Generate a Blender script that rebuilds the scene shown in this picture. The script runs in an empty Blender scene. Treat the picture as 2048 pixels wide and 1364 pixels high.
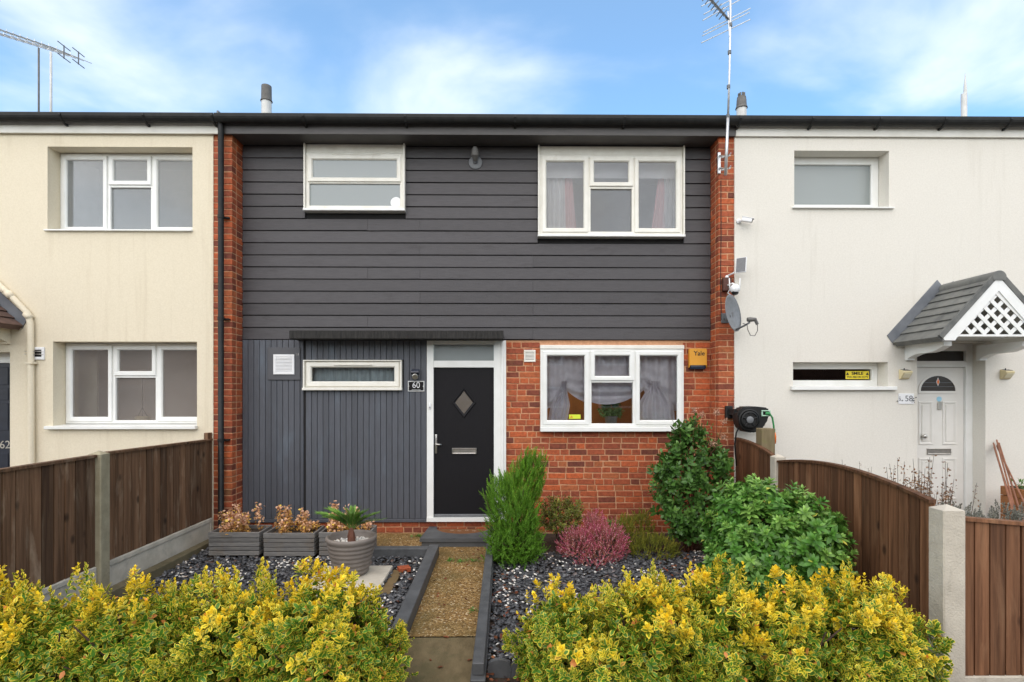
import bpy, bmesh, math, random
import numpy as np
from mathutils import Vector, Matrix

R = math.radians
random.seed(7)
rng = np.random.default_rng(11)
scene = bpy.context.scene
col = scene.collection

# ------------------------------------------------------------------ camera
EYE, F_PX, HORIZON, YAW = 1.77, 1080.0, 785.0, R(0.55)
cam_d = bpy.data.cameras.new('camera')
cam = bpy.data.objects.new('camera', cam_d)
col.objects.link(cam)
cam.location = (0, 0, EYE)
cam.rotation_euler = (R(90), 0, -YAW)
cam_d.sensor_width = 36
cam_d.lens = F_PX / 2048 * 36
cam_d.shift_y = (HORIZON - 682) / 2048
cam_d.clip_end = 800
scene.camera = cam

# ------------------------------------------------------------------ world
SUN_EL, SUN_AZ = R(42), R(192)          # soft light from above and behind the viewer
world = bpy.data.worlds.new('World')
scene.world = world
world.use_nodes = True
wn, wl = world.node_tree.nodes, world.node_tree.links
wn.clear()
def N(nodes, kind, **kw):
    n = nodes.new(kind)
    for k, v in kw.items():
        if k.startswith('i_'):
            n.inputs[k[2:].replace('_', ' ')].default_value = v
        else:
            setattr(n, k, v)
    return n
wo = N(wn, 'ShaderNodeOutputWorld')
sky = N(wn, 'ShaderNodeTexSky', sky_type='NISHITA', sun_disc=False)
sky.sun_elevation, sky.sun_rotation = SUN_EL, SUN_AZ
sky.altitude, sky.air_density, sky.dust_density, sky.ozone_density = 0, 1.0, 0.4, 1.0
hsv = N(wn, 'ShaderNodeHueSaturation', i_Hue=0.493, i_Saturation=1.40, i_Value=1.0)
bg1 = N(wn, 'ShaderNodeBackground', i_Strength=0.098)
wl.new(sky.outputs[0], hsv.inputs['Color'])
wl.new(hsv.outputs[0], bg1.inputs[0])
bg2 = N(wn, 'ShaderNodeBackground', i_Strength=0.50)
bg2.inputs[0].default_value = (0.88, 0.93, 0.98, 1)
tc = N(wn, 'ShaderNodeTexCoord')
sep = N(wn, 'ShaderNodeSeparateXYZ')
wl.new(tc.outputs['Generated'], sep.inputs[0])
zz = N(wn, 'ShaderNodeMath', operation='MAXIMUM'); zz.inputs[1].default_value = 0.0
wl.new(sep.outputs['Z'], zz.inputs[0])
za = N(wn, 'ShaderNodeMath', operation='ADD'); za.inputs[1].default_value = 0.12
wl.new(zz.outputs[0], za.inputs[0])
dx = N(wn, 'ShaderNodeMath', operation='DIVIDE'); dy = N(wn, 'ShaderNodeMath', operation='DIVIDE')
wl.new(sep.outputs['X'], dx.inputs[0]); wl.new(za.outputs[0], dx.inputs[1])
wl.new(sep.outputs['Y'], dy.inputs[0]); wl.new(za.outputs[0], dy.inputs[1])
cmb = N(wn, 'ShaderNodeCombineXYZ'); cmb.inputs[2].default_value = 20.1
wl.new(dx.outputs[0], cmb.inputs[0]); wl.new(dy.outputs[0], cmb.inputs[1])
cn = N(wn, 'ShaderNodeTexNoise', i_Scale=1.5, i_Detail=9.0, i_Roughness=0.47, i_Distortion=0.3)
wl.new(cmb.outputs[0], cn.inputs['Vector'])
cr = N(wn, 'ShaderNodeValToRGB')
cr.color_ramp.interpolation = 'EASE'
cr.color_ramp.elements[0].position = 0.40; cr.color_ramp.elements[0].color = (0.18, 0.18, 0.18, 1)
cr.color_ramp.elements[1].position = 0.72; cr.color_ramp.elements[1].color = (0.88, 0.88, 0.88, 1)
wl.new(cn.outputs['Fac'], cr.inputs[0])
mixw = N(wn, 'ShaderNodeMixShader')
wl.new(cr.outputs[0], mixw.inputs[0]); wl.new(bg1.outputs[0], mixw.inputs[1]); wl.new(bg2.outputs[0], mixw.inputs[2])
wl.new(mixw.outputs[0], wo.inputs[0])

# ------------------------------------------------------------------ sun (overcast: wide and weak)
sd = bpy.data.lights.new('sun', 'SUN')
sd.energy, sd.angle, sd.color = 1.5, R(110), (1.0, 0.85, 0.655)
sun = bpy.data.objects.new('sun', sd)
col.objects.link(sun)
sun.location = (-4, -10, 20)
to_sun = Vector((math.sin(SUN_AZ) * math.cos(SUN_EL), math.cos(SUN_AZ) * math.cos(SUN_EL), math.sin(SUN_EL)))
sun.rotation_euler = to_sun.to_track_quat('Z', 'Y').to_euler()

scene.view_settings.view_transform = 'Standard'
scene.view_settings.look = 'None'
scene.view_settings.exposure = 1.52
scene.view_settings.gamma = 1
scene.view_settings.use_curve_mapping = False
scene.render.engine = 'CYCLES'
scene.cycles.use_denoising = True
scene.cycles.max_bounces = 8
scene.cycles.transparent_max_bounces = 12
scene.cycles.sample_clamp_indirect = 6

# ------------------------------------------------------------------ measuring: elevation drawing (u, v) -> metres on the plane at depth Y
def at(u, v, Y):
    a, b = (u - 1024) / F_PX, (HORIZON - v) / F_PX
    t = Y / (math.cos(YAW) - a * math.sin(YAW))
    return (a * math.cos(YAW) + math.sin(YAW)) * t, EYE + b * t
def ax(u, Y): return at(u, HORIZON, Y)[0]
def az(v, Y, u=1024): return at(u, v, Y)[1]
def gz(Y):                                   # the front garden falls a little towards the street
    return -0.028 * (6.8 - min(max(Y, 2.5), 6.8))

# ------------------------------------------------------------------ materials
MATS = {}
def mat(name, c1, c2=None, rough=0.7, scale=8.0, stretch=(1, 1, 1), bump=0.0, bscale=None, metal=0.0,
        lo=0.35, hi=0.65, detail=6, spec=0.4, objrand=0.0, coat=0.0, c3=None, s3=1.5, t3=(0.55, 0.75), st3=(1, 1, 1)):
    """noise-mottled Principled material in world space; c3 = a second, larger mottling (stains)"""
    if name in MATS: return MATS[name]
    m = bpy.data.materials.new(name); m.use_nodes = True
    n, l = m.node_tree.nodes, m.node_tree.links
    p = n['Principled BSDF']
    p.inputs['Roughness'].default_value = rough
    p.inputs['Metallic'].default_value = metal
    p.inputs['Specular IOR Level'].default_value = spec
    p.inputs['Coat Weight'].default_value = coat
    geo = N(n, 'ShaderNodeNewGeometry')
    mp = N(n, 'ShaderNodeMapping'); mp.inputs['Scale'].default_value = stretch
    l.new(geo.outputs['Position'], mp.inputs['Vector'])
    vec = mp.outputs[0]
    oi = None
    if objrand:
        oi = N(n, 'ShaderNodeObjectInfo')
        sc_ = N(n, 'ShaderNodeVectorMath', operation='SCALE'); sc_.inputs['Scale'].default_value = 37.0
        cx = N(n, 'ShaderNodeCombineXYZ')
        for k in range(3): l.new(oi.outputs['Random'], cx.inputs[k])
        l.new(cx.outputs[0], sc_.inputs[0])
        ad = N(n, 'ShaderNodeVectorMath', operation='ADD')
        l.new(vec, ad.inputs[0]); l.new(sc_.outputs[0], ad.inputs[1]); vec = ad.outputs[0]
    nz = N(n, 'ShaderNodeTexNoise', i_Scale=scale, i_Detail=detail, i_Roughness=0.6)
    l.new(vec, nz.inputs['Vector'])
    out = None
    if c2 is not None:
        mr = N(n, 'ShaderNodeMapRange'); mr.inputs[1].default_value = lo; mr.inputs[2].default_value = hi
        l.new(nz.outputs['Fac'], mr.inputs[0])
        mx = N(n, 'ShaderNodeMix', data_type='RGBA')
        mx.inputs[6].default_value = (*c1, 1); mx.inputs[7].default_value = (*c2, 1)
        l.new(mr.outputs[0], mx.inputs[0]); out = mx.outputs[2]
    else:
        rgb = N(n, 'ShaderNodeRGB'); rgb.outputs[0].default_value = (*c1, 1); out = rgb.outputs[0]
    if c3 is not None:
        mp3 = N(n, 'ShaderNodeMapping'); mp3.inputs['Scale'].default_value = st3
        l.new(geo.outputs['Position'], mp3.inputs['Vector'])
        n3 = N(n, 'ShaderNodeTexNoise', i_Scale=s3, i_Detail=5.0, i_Roughness=0.65)
        l.new(mp3.outputs[0], n3.inputs['Vector'])
        mr3 = N(n, 'ShaderNodeMapRange'); mr3.inputs[1].default_value = t3[0]; mr3.inputs[2].default_value = t3[1]
        l.new(n3.outputs['Fac'], mr3.inputs[0])
        mx3 = N(n, 'ShaderNodeMix', data_type='RGBA'); mx3.inputs[7].default_value = (*c3, 1)
        l.new(mr3.outputs[0], mx3.inputs[0]); l.new(out, mx3.inputs[6]); out = mx3.outputs[2]
    if objrand:
        hv = N(n, 'ShaderNodeHueSaturation')
        mr2 = N(n, 'ShaderNodeMapRange'); mr2.inputs[3].default_value = 1 - objrand; mr2.inputs[4].default_value = 1 + objrand
        l.new(oi.outputs['Random'], mr2.inputs[0]); l.new(mr2.outputs[0], hv.inputs['Value'])
        l.new(out, hv.inputs['Color']); out = hv.outputs[0]
    l.new(out, p.inputs['Base Color'])
    if bump:
        nb = nz
        if bscale:
            nb = N(n, 'ShaderNodeTexNoise', i_Scale=bscale, i_Detail=5.0); l.new(vec, nb.inputs['Vector'])
        bp = N(n, 'ShaderNodeBump', i_Strength=bump, i_Distance=0.01)
        l.new(nb.outputs['Fac'], bp.inputs['Height']); l.new(bp.outputs[0], p.inputs['Normal'])
    MATS[name] = m
    return m

def brick_mat():
    m = bpy.data.materials.new('fired_brick'); m.use_nodes = True
    n, l = m.node_tree.nodes, m.node_tree.links
    p = n['Principled BSDF']; p.inputs['Roughness'].default_value = 0.75; p.inputs['Specular IOR Level'].default_value = 0.35
    oi = N(n, 'ShaderNodeObjectInfo'); geo = N(n, 'ShaderNodeNewGeometry')
    rp = N(n, 'ShaderNodeValToRGB'); e = rp.color_ramp.elements
    cols = [(0.0, (0.14, 0.040, 0.024)), (0.12, (0.21, 0.052, 0.026)), (0.26, (0.29, 0.068, 0.029)), (0.6, (0.35, 0.082, 0.031)),
            (0.85, (0.45, 0.098, 0.030)), (1.0, (0.34, 0.105, 0.040))]
    while len(e) < len(cols): e.new(0.5)
    for k, (ps, c) in enumerate(cols): e[k].position = ps; e[k].color = (*c, 1)
    l.new(oi.outputs['Random'], rp.inputs[0])
    nz = N(n, 'ShaderNodeTexNoise', i_Scale=26.0, i_Detail=8.0, i_Roughness=0.7); l.new(geo.outputs['Position'], nz.inputs['Vector'])
    mr = N(n, 'ShaderNodeMapRange'); mr.inputs[1].default_value = 0.3; mr.inputs[2].default_value = 0.7
    mr.inputs[3].default_value = 0.62; mr.inputs[4].default_value = 1.35
    l.new(nz.outputs['Fac'], mr.inputs[0])
    hv = N(n, 'ShaderNodeHueSaturation'); l.new(rp.outputs[0], hv.inputs['Color']); l.new(mr.outputs[0], hv.inputs['Value'])
    # yellow-green lichen blotches
    n2 = N(n, 'ShaderNodeTexNoise', i_Scale=3.1, i_Detail=6.0, i_Roughness=0.7); l.new(geo.outputs['Position'], n2.inputs['Vector'])
    m2 = N(n, 'ShaderNodeMapRange'); m2.inputs[1].default_value = 0.58; m2.inputs[2].default_value = 0.78; m2.inputs[4].default_value = 0.55
    l.new(n2.outputs['Fac'], m2.inputs[0])
    mx = N(n, 'ShaderNodeMix', data_type='RGBA'); mx.inputs[7].default_value = (0.25, 0.15, 0.05, 1)
    l.new(m2.outputs[0], mx.inputs[0]); l.new(hv.outputs[0], mx.inputs[6]); l.new(mx.outputs[2], p.inputs['Base Color'])
    bp = N(n, 'ShaderNodeBump', i_Strength=0.5, i_Distance=0.006); l.new(nz.outputs['Fac'], bp.inputs['Height']); l.new(bp.outputs[0], p.inputs['Normal'])
    return m
BRICK = brick_mat()
MORTAR = mat('mortar', (0.56, 0.30, 0.165), (0.44, 0.225, 0.12), 0.9, 30, bump=0.5)
CREAM = mat('cream_render', (0.75, 0.67, 0.515), (0.70, 0.62, 0.465), 0.9, 55.0, bump=0.5, bscale=170, c3=(0.56, 0.47, 0.33), s3=1.0, st3=(8, 1, 0.45), t3=(0.54, 0.95))
WHITE_R = mat('white_render', (0.73, 0.695, 0.62), (0.68, 0.645, 0.57), 0.9, 55.0, bump=0.5, bscale=170, c3=(0.55, 0.51, 0.43), s3=1.0, st3=(6, 1, 0.5), t3=(0.56, 1.05))
UPVC = mat('white_upvc', (0.80, 0.80, 0.77), (0.74, 0.74, 0.70), 0.35, 5, spec=0.5)
UPVC_OLD = mat('aged_upvc', (0.80, 0.775, 0.70), (0.73, 0.70, 0.62), 0.45, 7, c3=(0.46, 0.40, 0.30), s3=5, t3=(0.64, 0.95))
BOARD = mat('grey_weatherboard', (0.066, 0.061, 0.063), (0.054, 0.050, 0.052), 0.55, 5, stretch=(1.5, 1, 14), bump=0.25, bscale=22, objrand=0.13, c3=(0.036, 0.031, 0.032), s3=2.2, t3=(0.58, 0.8), st3=(1, 1, 3))
BOARD_V = mat('grey_matchboard', (0.085, 0.090, 0.105), (0.070, 0.073, 0.083), 0.5, 6, stretch=(14, 1, 1.2), bump=0.25, bscale=25, objrand=0.12, c3=(0.105, 0.125, 0.150), s3=1.6, t3=(0.55, 0.75), st3=(2.5, 1, 0.7))
DARKBACK = mat('near_black', (0.016, 0.015, 0.015), None, 0.9)
BLACKP = mat('black_plastic', (0.012, 0.012, 0.012), (0.020, 0.020, 0.019), 0.5, 12, spec=0.25)
FELT = mat('black_felt_edge', (0.010, 0.009, 0.008), (0.030, 0.027, 0.024), 0.8, 40, stretch=(1, 1, 0.15), bump=0.8)
FASCIA = mat('grey_fascia_paint', (0.085, 0.078, 0.075), (0.065, 0.06, 0.058), 0.5, 4, stretch=(1, 1, 6))
FASCIA_W = mat('white_fascia_paint', (0.72, 0.70, 0.64), (0.64, 0.62, 0.55), 0.5, 4)
DOOR_B = mat('black_door_skin', (0.008, 0.0075, 0.009), (0.012, 0.011, 0.012), 0.55, 10, stretch=(30, 1, 1), bump=0.08, spec=0.18)
DOOR_NAVY = mat('navy_door_skin', (0.016, 0.02, 0.035), (0.012, 0.015, 0.026), 0.4, 10)
DOOR_W = mat('white_door_skin', (0.72, 0.70, 0.65), (0.68, 0.66, 0.61), 0.4, 6)
CHROME = mat('brushed_metal', (0.62, 0.60, 0.56), (0.5, 0.48, 0.45), 0.3, 20, metal=1.0)
ALU = mat('aluminium', (0.68, 0.68, 0.68), (0.55, 0.55, 0.55), 0.45, 20, metal=0.85)
GREY_METAL = mat('grey_painted_metal', (0.12, 0.125, 0.13), (0.16, 0.165, 0.17), 0.5, 10)
FLUE_W = mat('flue_white', (0.62, 0.62, 0.60), (0.52, 0.52, 0.50), 0.5, 8)
FLUE_G = mat('flue_grey', (0.13, 0.125, 0.115), (0.09, 0.085, 0.08), 0.6, 14)
TILE = mat('grey_roof_tile', (0.115, 0.118, 0.112), (0.165, 0.165, 0.15), 0.7, 7, bump=0.3, objrand=0.12, c3=(0.07, 0.072, 0.07), s3=4)
TILE_R = mat('brown_roof_tile', (0.14, 0.08, 0.06), (0.09, 0.055, 0.042), 0.7, 9, bump=0.3, objrand=0.12)
LEAD = mat('lead_flashing', (0.12, 0.13, 0.145), (0.17, 0.18, 0.195), 0.45, 6, spec=0.5)
ROOFING = mat('roof_covering', (0.045, 0.043, 0.04), (0.09, 0.085, 0.075), 0.8, 6, bump=0.4)
def wood_mat(name, dark, light, pale, var, streak=0.5):
    """weathered softwood: grain streaks along z, dark knots, bleached patches, each board its own shade"""
    m = bpy.data.materials.new(name); m.use_nodes = True
    n, l = m.node_tree.nodes, m.node_tree.links
    p = n['Principled BSDF']; p.inputs['Roughness'].default_value = 0.7; p.inputs['Specular IOR Level'].default_value = 0.3
    geo = N(n, 'ShaderNodeNewGeometry'); oi = N(n, 'ShaderNodeObjectInfo')
    cx = N(n, 'ShaderNodeCombineXYZ'); ml = N(n, 'ShaderNodeMath', operation='MULTIPLY'); ml.inputs[1].default_value = 31.0
    l.new(oi.outputs['Random'], ml.inputs[0])
    for k in range(3): l.new(ml.outputs[0], cx.inputs[k])
    ad = N(n, 'ShaderNodeVectorMath', operation='ADD'); l.new(geo.outputs['Position'], ad.inputs[0]); l.new(cx.outputs[0], ad.inputs[1])
    def nz(scale, st, det=6.0, ro=0.6):
        mp = N(n, 'ShaderNodeMapping'); mp.inputs['Scale'].default_value = st; l.new(ad.outputs[0], mp.inputs['Vector'])
        t = N(n, 'ShaderNodeTexNoise', i_Scale=scale, i_Detail=det, i_Roughness=ro, i_Distortion=0.4); l.new(mp.outputs[0], t.inputs['Vector']); return t.outputs['Fac']
    def rng_(src, a, b, c=0.0, d=1.0):
        r = N(n, 'ShaderNodeMapRange'); r.inputs[1].default_value = a; r.inputs[2].default_value = b; r.inputs[3].default_value = c; r.inputs[4].default_value = d; l.new(src, r.inputs[0]); return r.outputs[0]
    def mix(f, a, b):
        x = N(n, 'ShaderNodeMix', data_type='RGBA'); l.new(f, x.inputs[0])
        for k, q in ((6, a), (7, b)):
            if isinstance(q, tuple): x.inputs[k].default_value = (*q, 1)
            else: l.new(q, x.inputs[k])
        return x.outputs[2]
    grain = nz(30, (1, 1, 0.045), 8.0, 0.65)
    c = mix(rng_(grain, 0.36, 0.66), dark, light)
    c = mix(rng_(nz(9, (1, 1, 0.22)), 0.54, 0.74, 0, streak), c, pale)
    mp = N(n, 'ShaderNodeMapping'); mp.inputs['Scale'].default_value = (1, 1, 0.62); l.new(ad.outputs[0], mp.inputs['Vector'])
    vo = N(n, 'ShaderNodeTexVoronoi', i_Scale=5.5); l.new(mp.outputs[0], vo.inputs['Vector'])
    c = mix(rng_(vo.outputs['Distance'], 0.07, 0.17, 0.85, 0.0), c, tuple(0.35 * x for x in dark))
    hv = N(n, 'ShaderNodeHueSaturation'); l.new(rng_(oi.outputs['Random'], 0, 1, 1 - var, 1 + var), hv.inputs['Value']); l.new(c, hv.inputs['Color']); l.new(hv.outputs[0], p.inputs['Base Color'])
    bp = N(n, 'ShaderNodeBump', i_Strength=0.35, i_Distance=0.006); l.new(grain, bp.inputs['Height']); l.new(bp.outputs[0], p.inputs['Normal'])
    return m
WOOD_D = wood_mat('dark_fence_wood', (0.082, 0.042, 0.021), (0.190, 0.104, 0.056), (0.31, 0.22, 0.145), 0.42, 0.8)
WOOD_R = wood_mat('red_brown_fence_wood', (0.085, 0.036, 0.016), (0.20, 0.092, 0.044), (0.27, 0.15, 0.08), 0.40, 0.5)
CONC_L = mat('mossy_concrete', (0.34, 0.30, 0.20), (0.26, 0.225, 0.145), 0.9, 9, bump=0.5, bscale=60, c3=(0.13, 0.125, 0.07), s3=3)
CONC_R = mat('pale_concrete', (0.54, 0.49, 0.40), (0.45, 0.405, 0.33), 0.9, 9, bump=0.5, bscale=80, c3=(0.30, 0.27, 0.21), s3=3, st3=(2, 2, 0.6))
CONC_G = mat('grey_concrete', (0.56, 0.51, 0.42), (0.45, 0.41, 0.33), 0.85, 8, bump=0.3, bscale=80, c3=(0.27, 0.26, 0.22), s3=3)
PATH_C = mat('worn_concrete', (0.165, 0.122, 0.060), (0.110, 0.080, 0.036), 0.8, 9, stretch=(1.6, 0.8, 1), bump=0.4, bscale=40, c3=(0.085, 0.072, 0.030), s3=2.8, t3=(0.45, 0.68))
SLATE_P = mat('slate_grey_paint', (0.062, 0.064, 0.066), (0.095, 0.098, 0.10), 0.55, 8, bump=0.3, c3=(0.06, 0.06, 0.06), s3=4)
SOIL = mat('soil', (0.030, 0.020, 0.013), (0.060, 0.040, 0.026), 0.95, 22, bump=1.0)
PAVE = mat('paving', (0.28, 0.265, 0.24), (0.22, 0.21, 0.19), 0.9, 6, bump=0.3)
POT = mat('taupe_pot', (0.205, 0.175, 0.15), (0.165, 0.14, 0.12), 0.55, 8, bump=0.1)
PLANT_W = mat('weathered_planter', (0.135, 0.13, 0.125), (0.19, 0.18, 0.165), 0.7, 6, stretch=(1.5, 1.5, 8), bump=0.3, objrand=0.14, c3=(0.15, 0.115, 0.075), s3=4, t3=(0.55, 0.8))
ORANGE_W = mat('orange_cedar', (0.36, 0.15, 0.05), (0.26, 0.10, 0.035), 0.7, 6, stretch=(1, 1, 8), bump=0.2, objrand=0.15)
CANE = mat('bamboo_cane', (0.30, 0.13, 0.07), (0.20, 0.085, 0.05), 0.6, 12)
STEM = mat('brown_stem', (0.085, 0.05, 0.032), (0.05, 0.03, 0.02), 0.85, 20)
STEM_RED = mat('red_stem', (0.15, 0.055, 0.03), (0.09, 0.035, 0.02), 0.7, 20)
YELLOW = mat('alarm_yellow', (0.72, 0.34, 0.035), (0.66, 0.30, 0.03), 0.35, 6)
STICKER = mat('sticker_yellow', (0.78, 0.62, 0.04), None, 0.4)
STICKER_L = mat('sticker_lime', (0.62, 0.70, 0.05), None, 0.4)
INK = mat('black_ink', (0.015, 0.015, 0.015), None, 0.5)
NAVY = mat('navy_lens', (0.015, 0.022, 0.04), None, 0.25)
WHITE_P = mat('white_plastic', (0.80, 0.80, 0.80), (0.74, 0.74, 0.74), 0.35, 6)
IVORY = mat('ivory_plastic', (0.70, 0.60, 0.36), (0.62, 0.52, 0.30), 0.5, 6)
SOLAR = mat('solar_cell', (0.03, 0.035, 0.05), (0.05, 0.055, 0.075), 0.25, 30)
GREEN_H = mat('green_hose', (0.03, 0.24, 0.07), (0.02, 0.17, 0.05), 0.4, 12)
ORANGE_P = mat('orange_plastic', (0.75, 0.17, 0.02), None, 0.4)
MAT_BR = mat('coir_mat', (0.22, 0.09, 0.028), (0.14, 0.055, 0.02), 0.95, 60, bump=0.8)
ROOM = mat('room_plaster', (0.76, 0.75, 0.72), (0.70, 0.69, 0.66), 0.9, 3)
ROOM_T = mat('room_taupe', (0.74, 0.66, 0.58), (0.68, 0.60, 0.53), 0.9, 3)
ROOM_B = mat('room_brown', (0.30, 0.15, 0.06), (0.22, 0.11, 0.05), 0.8, 3)
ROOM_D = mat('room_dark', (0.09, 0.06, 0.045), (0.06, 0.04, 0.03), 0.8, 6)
CURT_L = mat('lilac_satin', (0.60, 0.545, 0.60), (0.50, 0.45, 0.505), 0.45, 9)
CURT_W = mat('white_curtain', (0.78, 0.79, 0.80), (0.70, 0.71, 0.73), 0.8, 9)
CURT_P = mat('pink_curtain', (0.76, 0.44, 0.44), (0.70, 0.38, 0.38), 0.8, 9)
BLACKG = mat('gloss_black_sign', (0.012, 0.011, 0.011), None, 0.25)

def glass_mat(name, tint, refl, frost=None):
    m = bpy.data.materials.new(name); m.use_nodes = True
    n, l = m.node_tree.nodes, m.node_tree.links
    n.remove(n['Principled BSDF'])
    o = n['Material Output']
    g = N(n, 'ShaderNodeBsdfGlossy', i_Roughness=0.02); g.inputs[0].default_value = (0.95, 0.97, 0.98, 1)
    if frost:
        t = N(n, 'ShaderNodeMixShader'); t.inputs[0].default_value = 0.45
        d = N(n, 'ShaderNodeBsdfDiffuse'); d.inputs[0].default_value = (*frost, 1)
        tr = N(n, 'ShaderNodeBsdfTranslucent'); tr.inputs[0].default_value = (*frost, 1)
        l.new(d.outputs[0], t.inputs[1]); l.new(tr.outputs[0], t.inputs[2])
        g.inputs['Roughness'].default_value = 0.18
        vz = N(n, 'ShaderNodeTexNoise', i_Scale=160.0, i_Detail=3.0)
        geo = N(n, 'ShaderNodeNewGeometry'); l.new(geo.outputs['Position'], vz.inputs['Vector'])
        bp = N(n, 'ShaderNodeBump', i_Strength=0.5, i_Distance=0.004); l.new(vz.outputs['Fac'], bp.inputs['Height'])
        l.new(bp.outputs[0], g.inputs['Normal']); l.new(bp.outputs[0], d.inputs['Normal'])
    else:
        t = N(n, 'ShaderNodeBsdfTransparent'); t.inputs[0].default_value = (*tint, 1)
    fr = N(n, 'ShaderNodeFresnel', i_IOR=1.5)
    ad = N(n, 'ShaderNodeMath', operation='ADD'); ad.inputs[1].default_value = refl
    l.new(fr.outputs[0], ad.inputs[0])
    mx = N(n, 'ShaderNodeMixShader')
    l.new(ad.outputs[0], mx.inputs[0]); l.new(t.outputs[0], mx.inputs[1]); l.new(g.outputs[0], mx.inputs[2]); l.new(mx.outputs[0], o.inputs[0])
    return m
GLASS = glass_mat('clear_glass', (0.95, 0.97, 0.96), 0.015)
def painted_haze(name, haze, amount, refl=0.0):
    """double glazing with the grey of a mirrored sky painted in as diffuse haze"""
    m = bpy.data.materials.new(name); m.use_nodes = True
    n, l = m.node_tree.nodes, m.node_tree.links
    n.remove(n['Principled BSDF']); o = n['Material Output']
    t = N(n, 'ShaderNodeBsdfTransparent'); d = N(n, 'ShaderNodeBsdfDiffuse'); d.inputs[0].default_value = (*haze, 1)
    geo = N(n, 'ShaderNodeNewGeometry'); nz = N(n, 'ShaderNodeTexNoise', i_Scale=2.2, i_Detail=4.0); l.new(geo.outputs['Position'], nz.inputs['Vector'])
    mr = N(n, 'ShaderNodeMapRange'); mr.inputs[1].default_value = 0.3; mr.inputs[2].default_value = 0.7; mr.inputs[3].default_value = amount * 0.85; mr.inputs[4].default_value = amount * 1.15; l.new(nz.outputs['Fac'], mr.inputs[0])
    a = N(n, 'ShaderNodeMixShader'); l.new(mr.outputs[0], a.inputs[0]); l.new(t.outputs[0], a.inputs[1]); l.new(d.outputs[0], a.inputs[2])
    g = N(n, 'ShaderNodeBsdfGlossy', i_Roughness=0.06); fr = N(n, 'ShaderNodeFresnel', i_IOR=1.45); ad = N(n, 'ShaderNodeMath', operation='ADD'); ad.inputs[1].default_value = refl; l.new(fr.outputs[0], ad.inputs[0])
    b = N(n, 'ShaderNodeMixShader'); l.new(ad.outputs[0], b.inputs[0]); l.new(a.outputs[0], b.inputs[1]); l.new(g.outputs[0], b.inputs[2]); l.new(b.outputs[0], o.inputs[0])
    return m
MIST = painted_haze('painted_haze_glass', (0.34, 0.36, 0.36), 0.38)  # flat grey haze stands in for overcast sky mirrored in the panes
HAZE_L = painted_haze('light_painted_haze_glass', (0.34, 0.34, 0.335), 0.26)
HAZE_T = painted_haze('warm_painted_haze_glass', (0.38, 0.34, 0.31), 0.26)  # warm haze painted in to lighten the room behind
GLASS_DK = glass_mat('dim_glass', (0.60, 0.60, 0.58), 0.0)
FROST = glass_mat('frosted_glass', None, 0.05, (0.29, 0.325, 0.31))
FROST_DK = glass_mat('dark_leaded_glass', None, 0.0, (0.055, 0.042, 0.034))
FROST_L = glass_mat('leaded_brown_glass', None, 0.06, (0.17, 0.135, 0.10))

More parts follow.
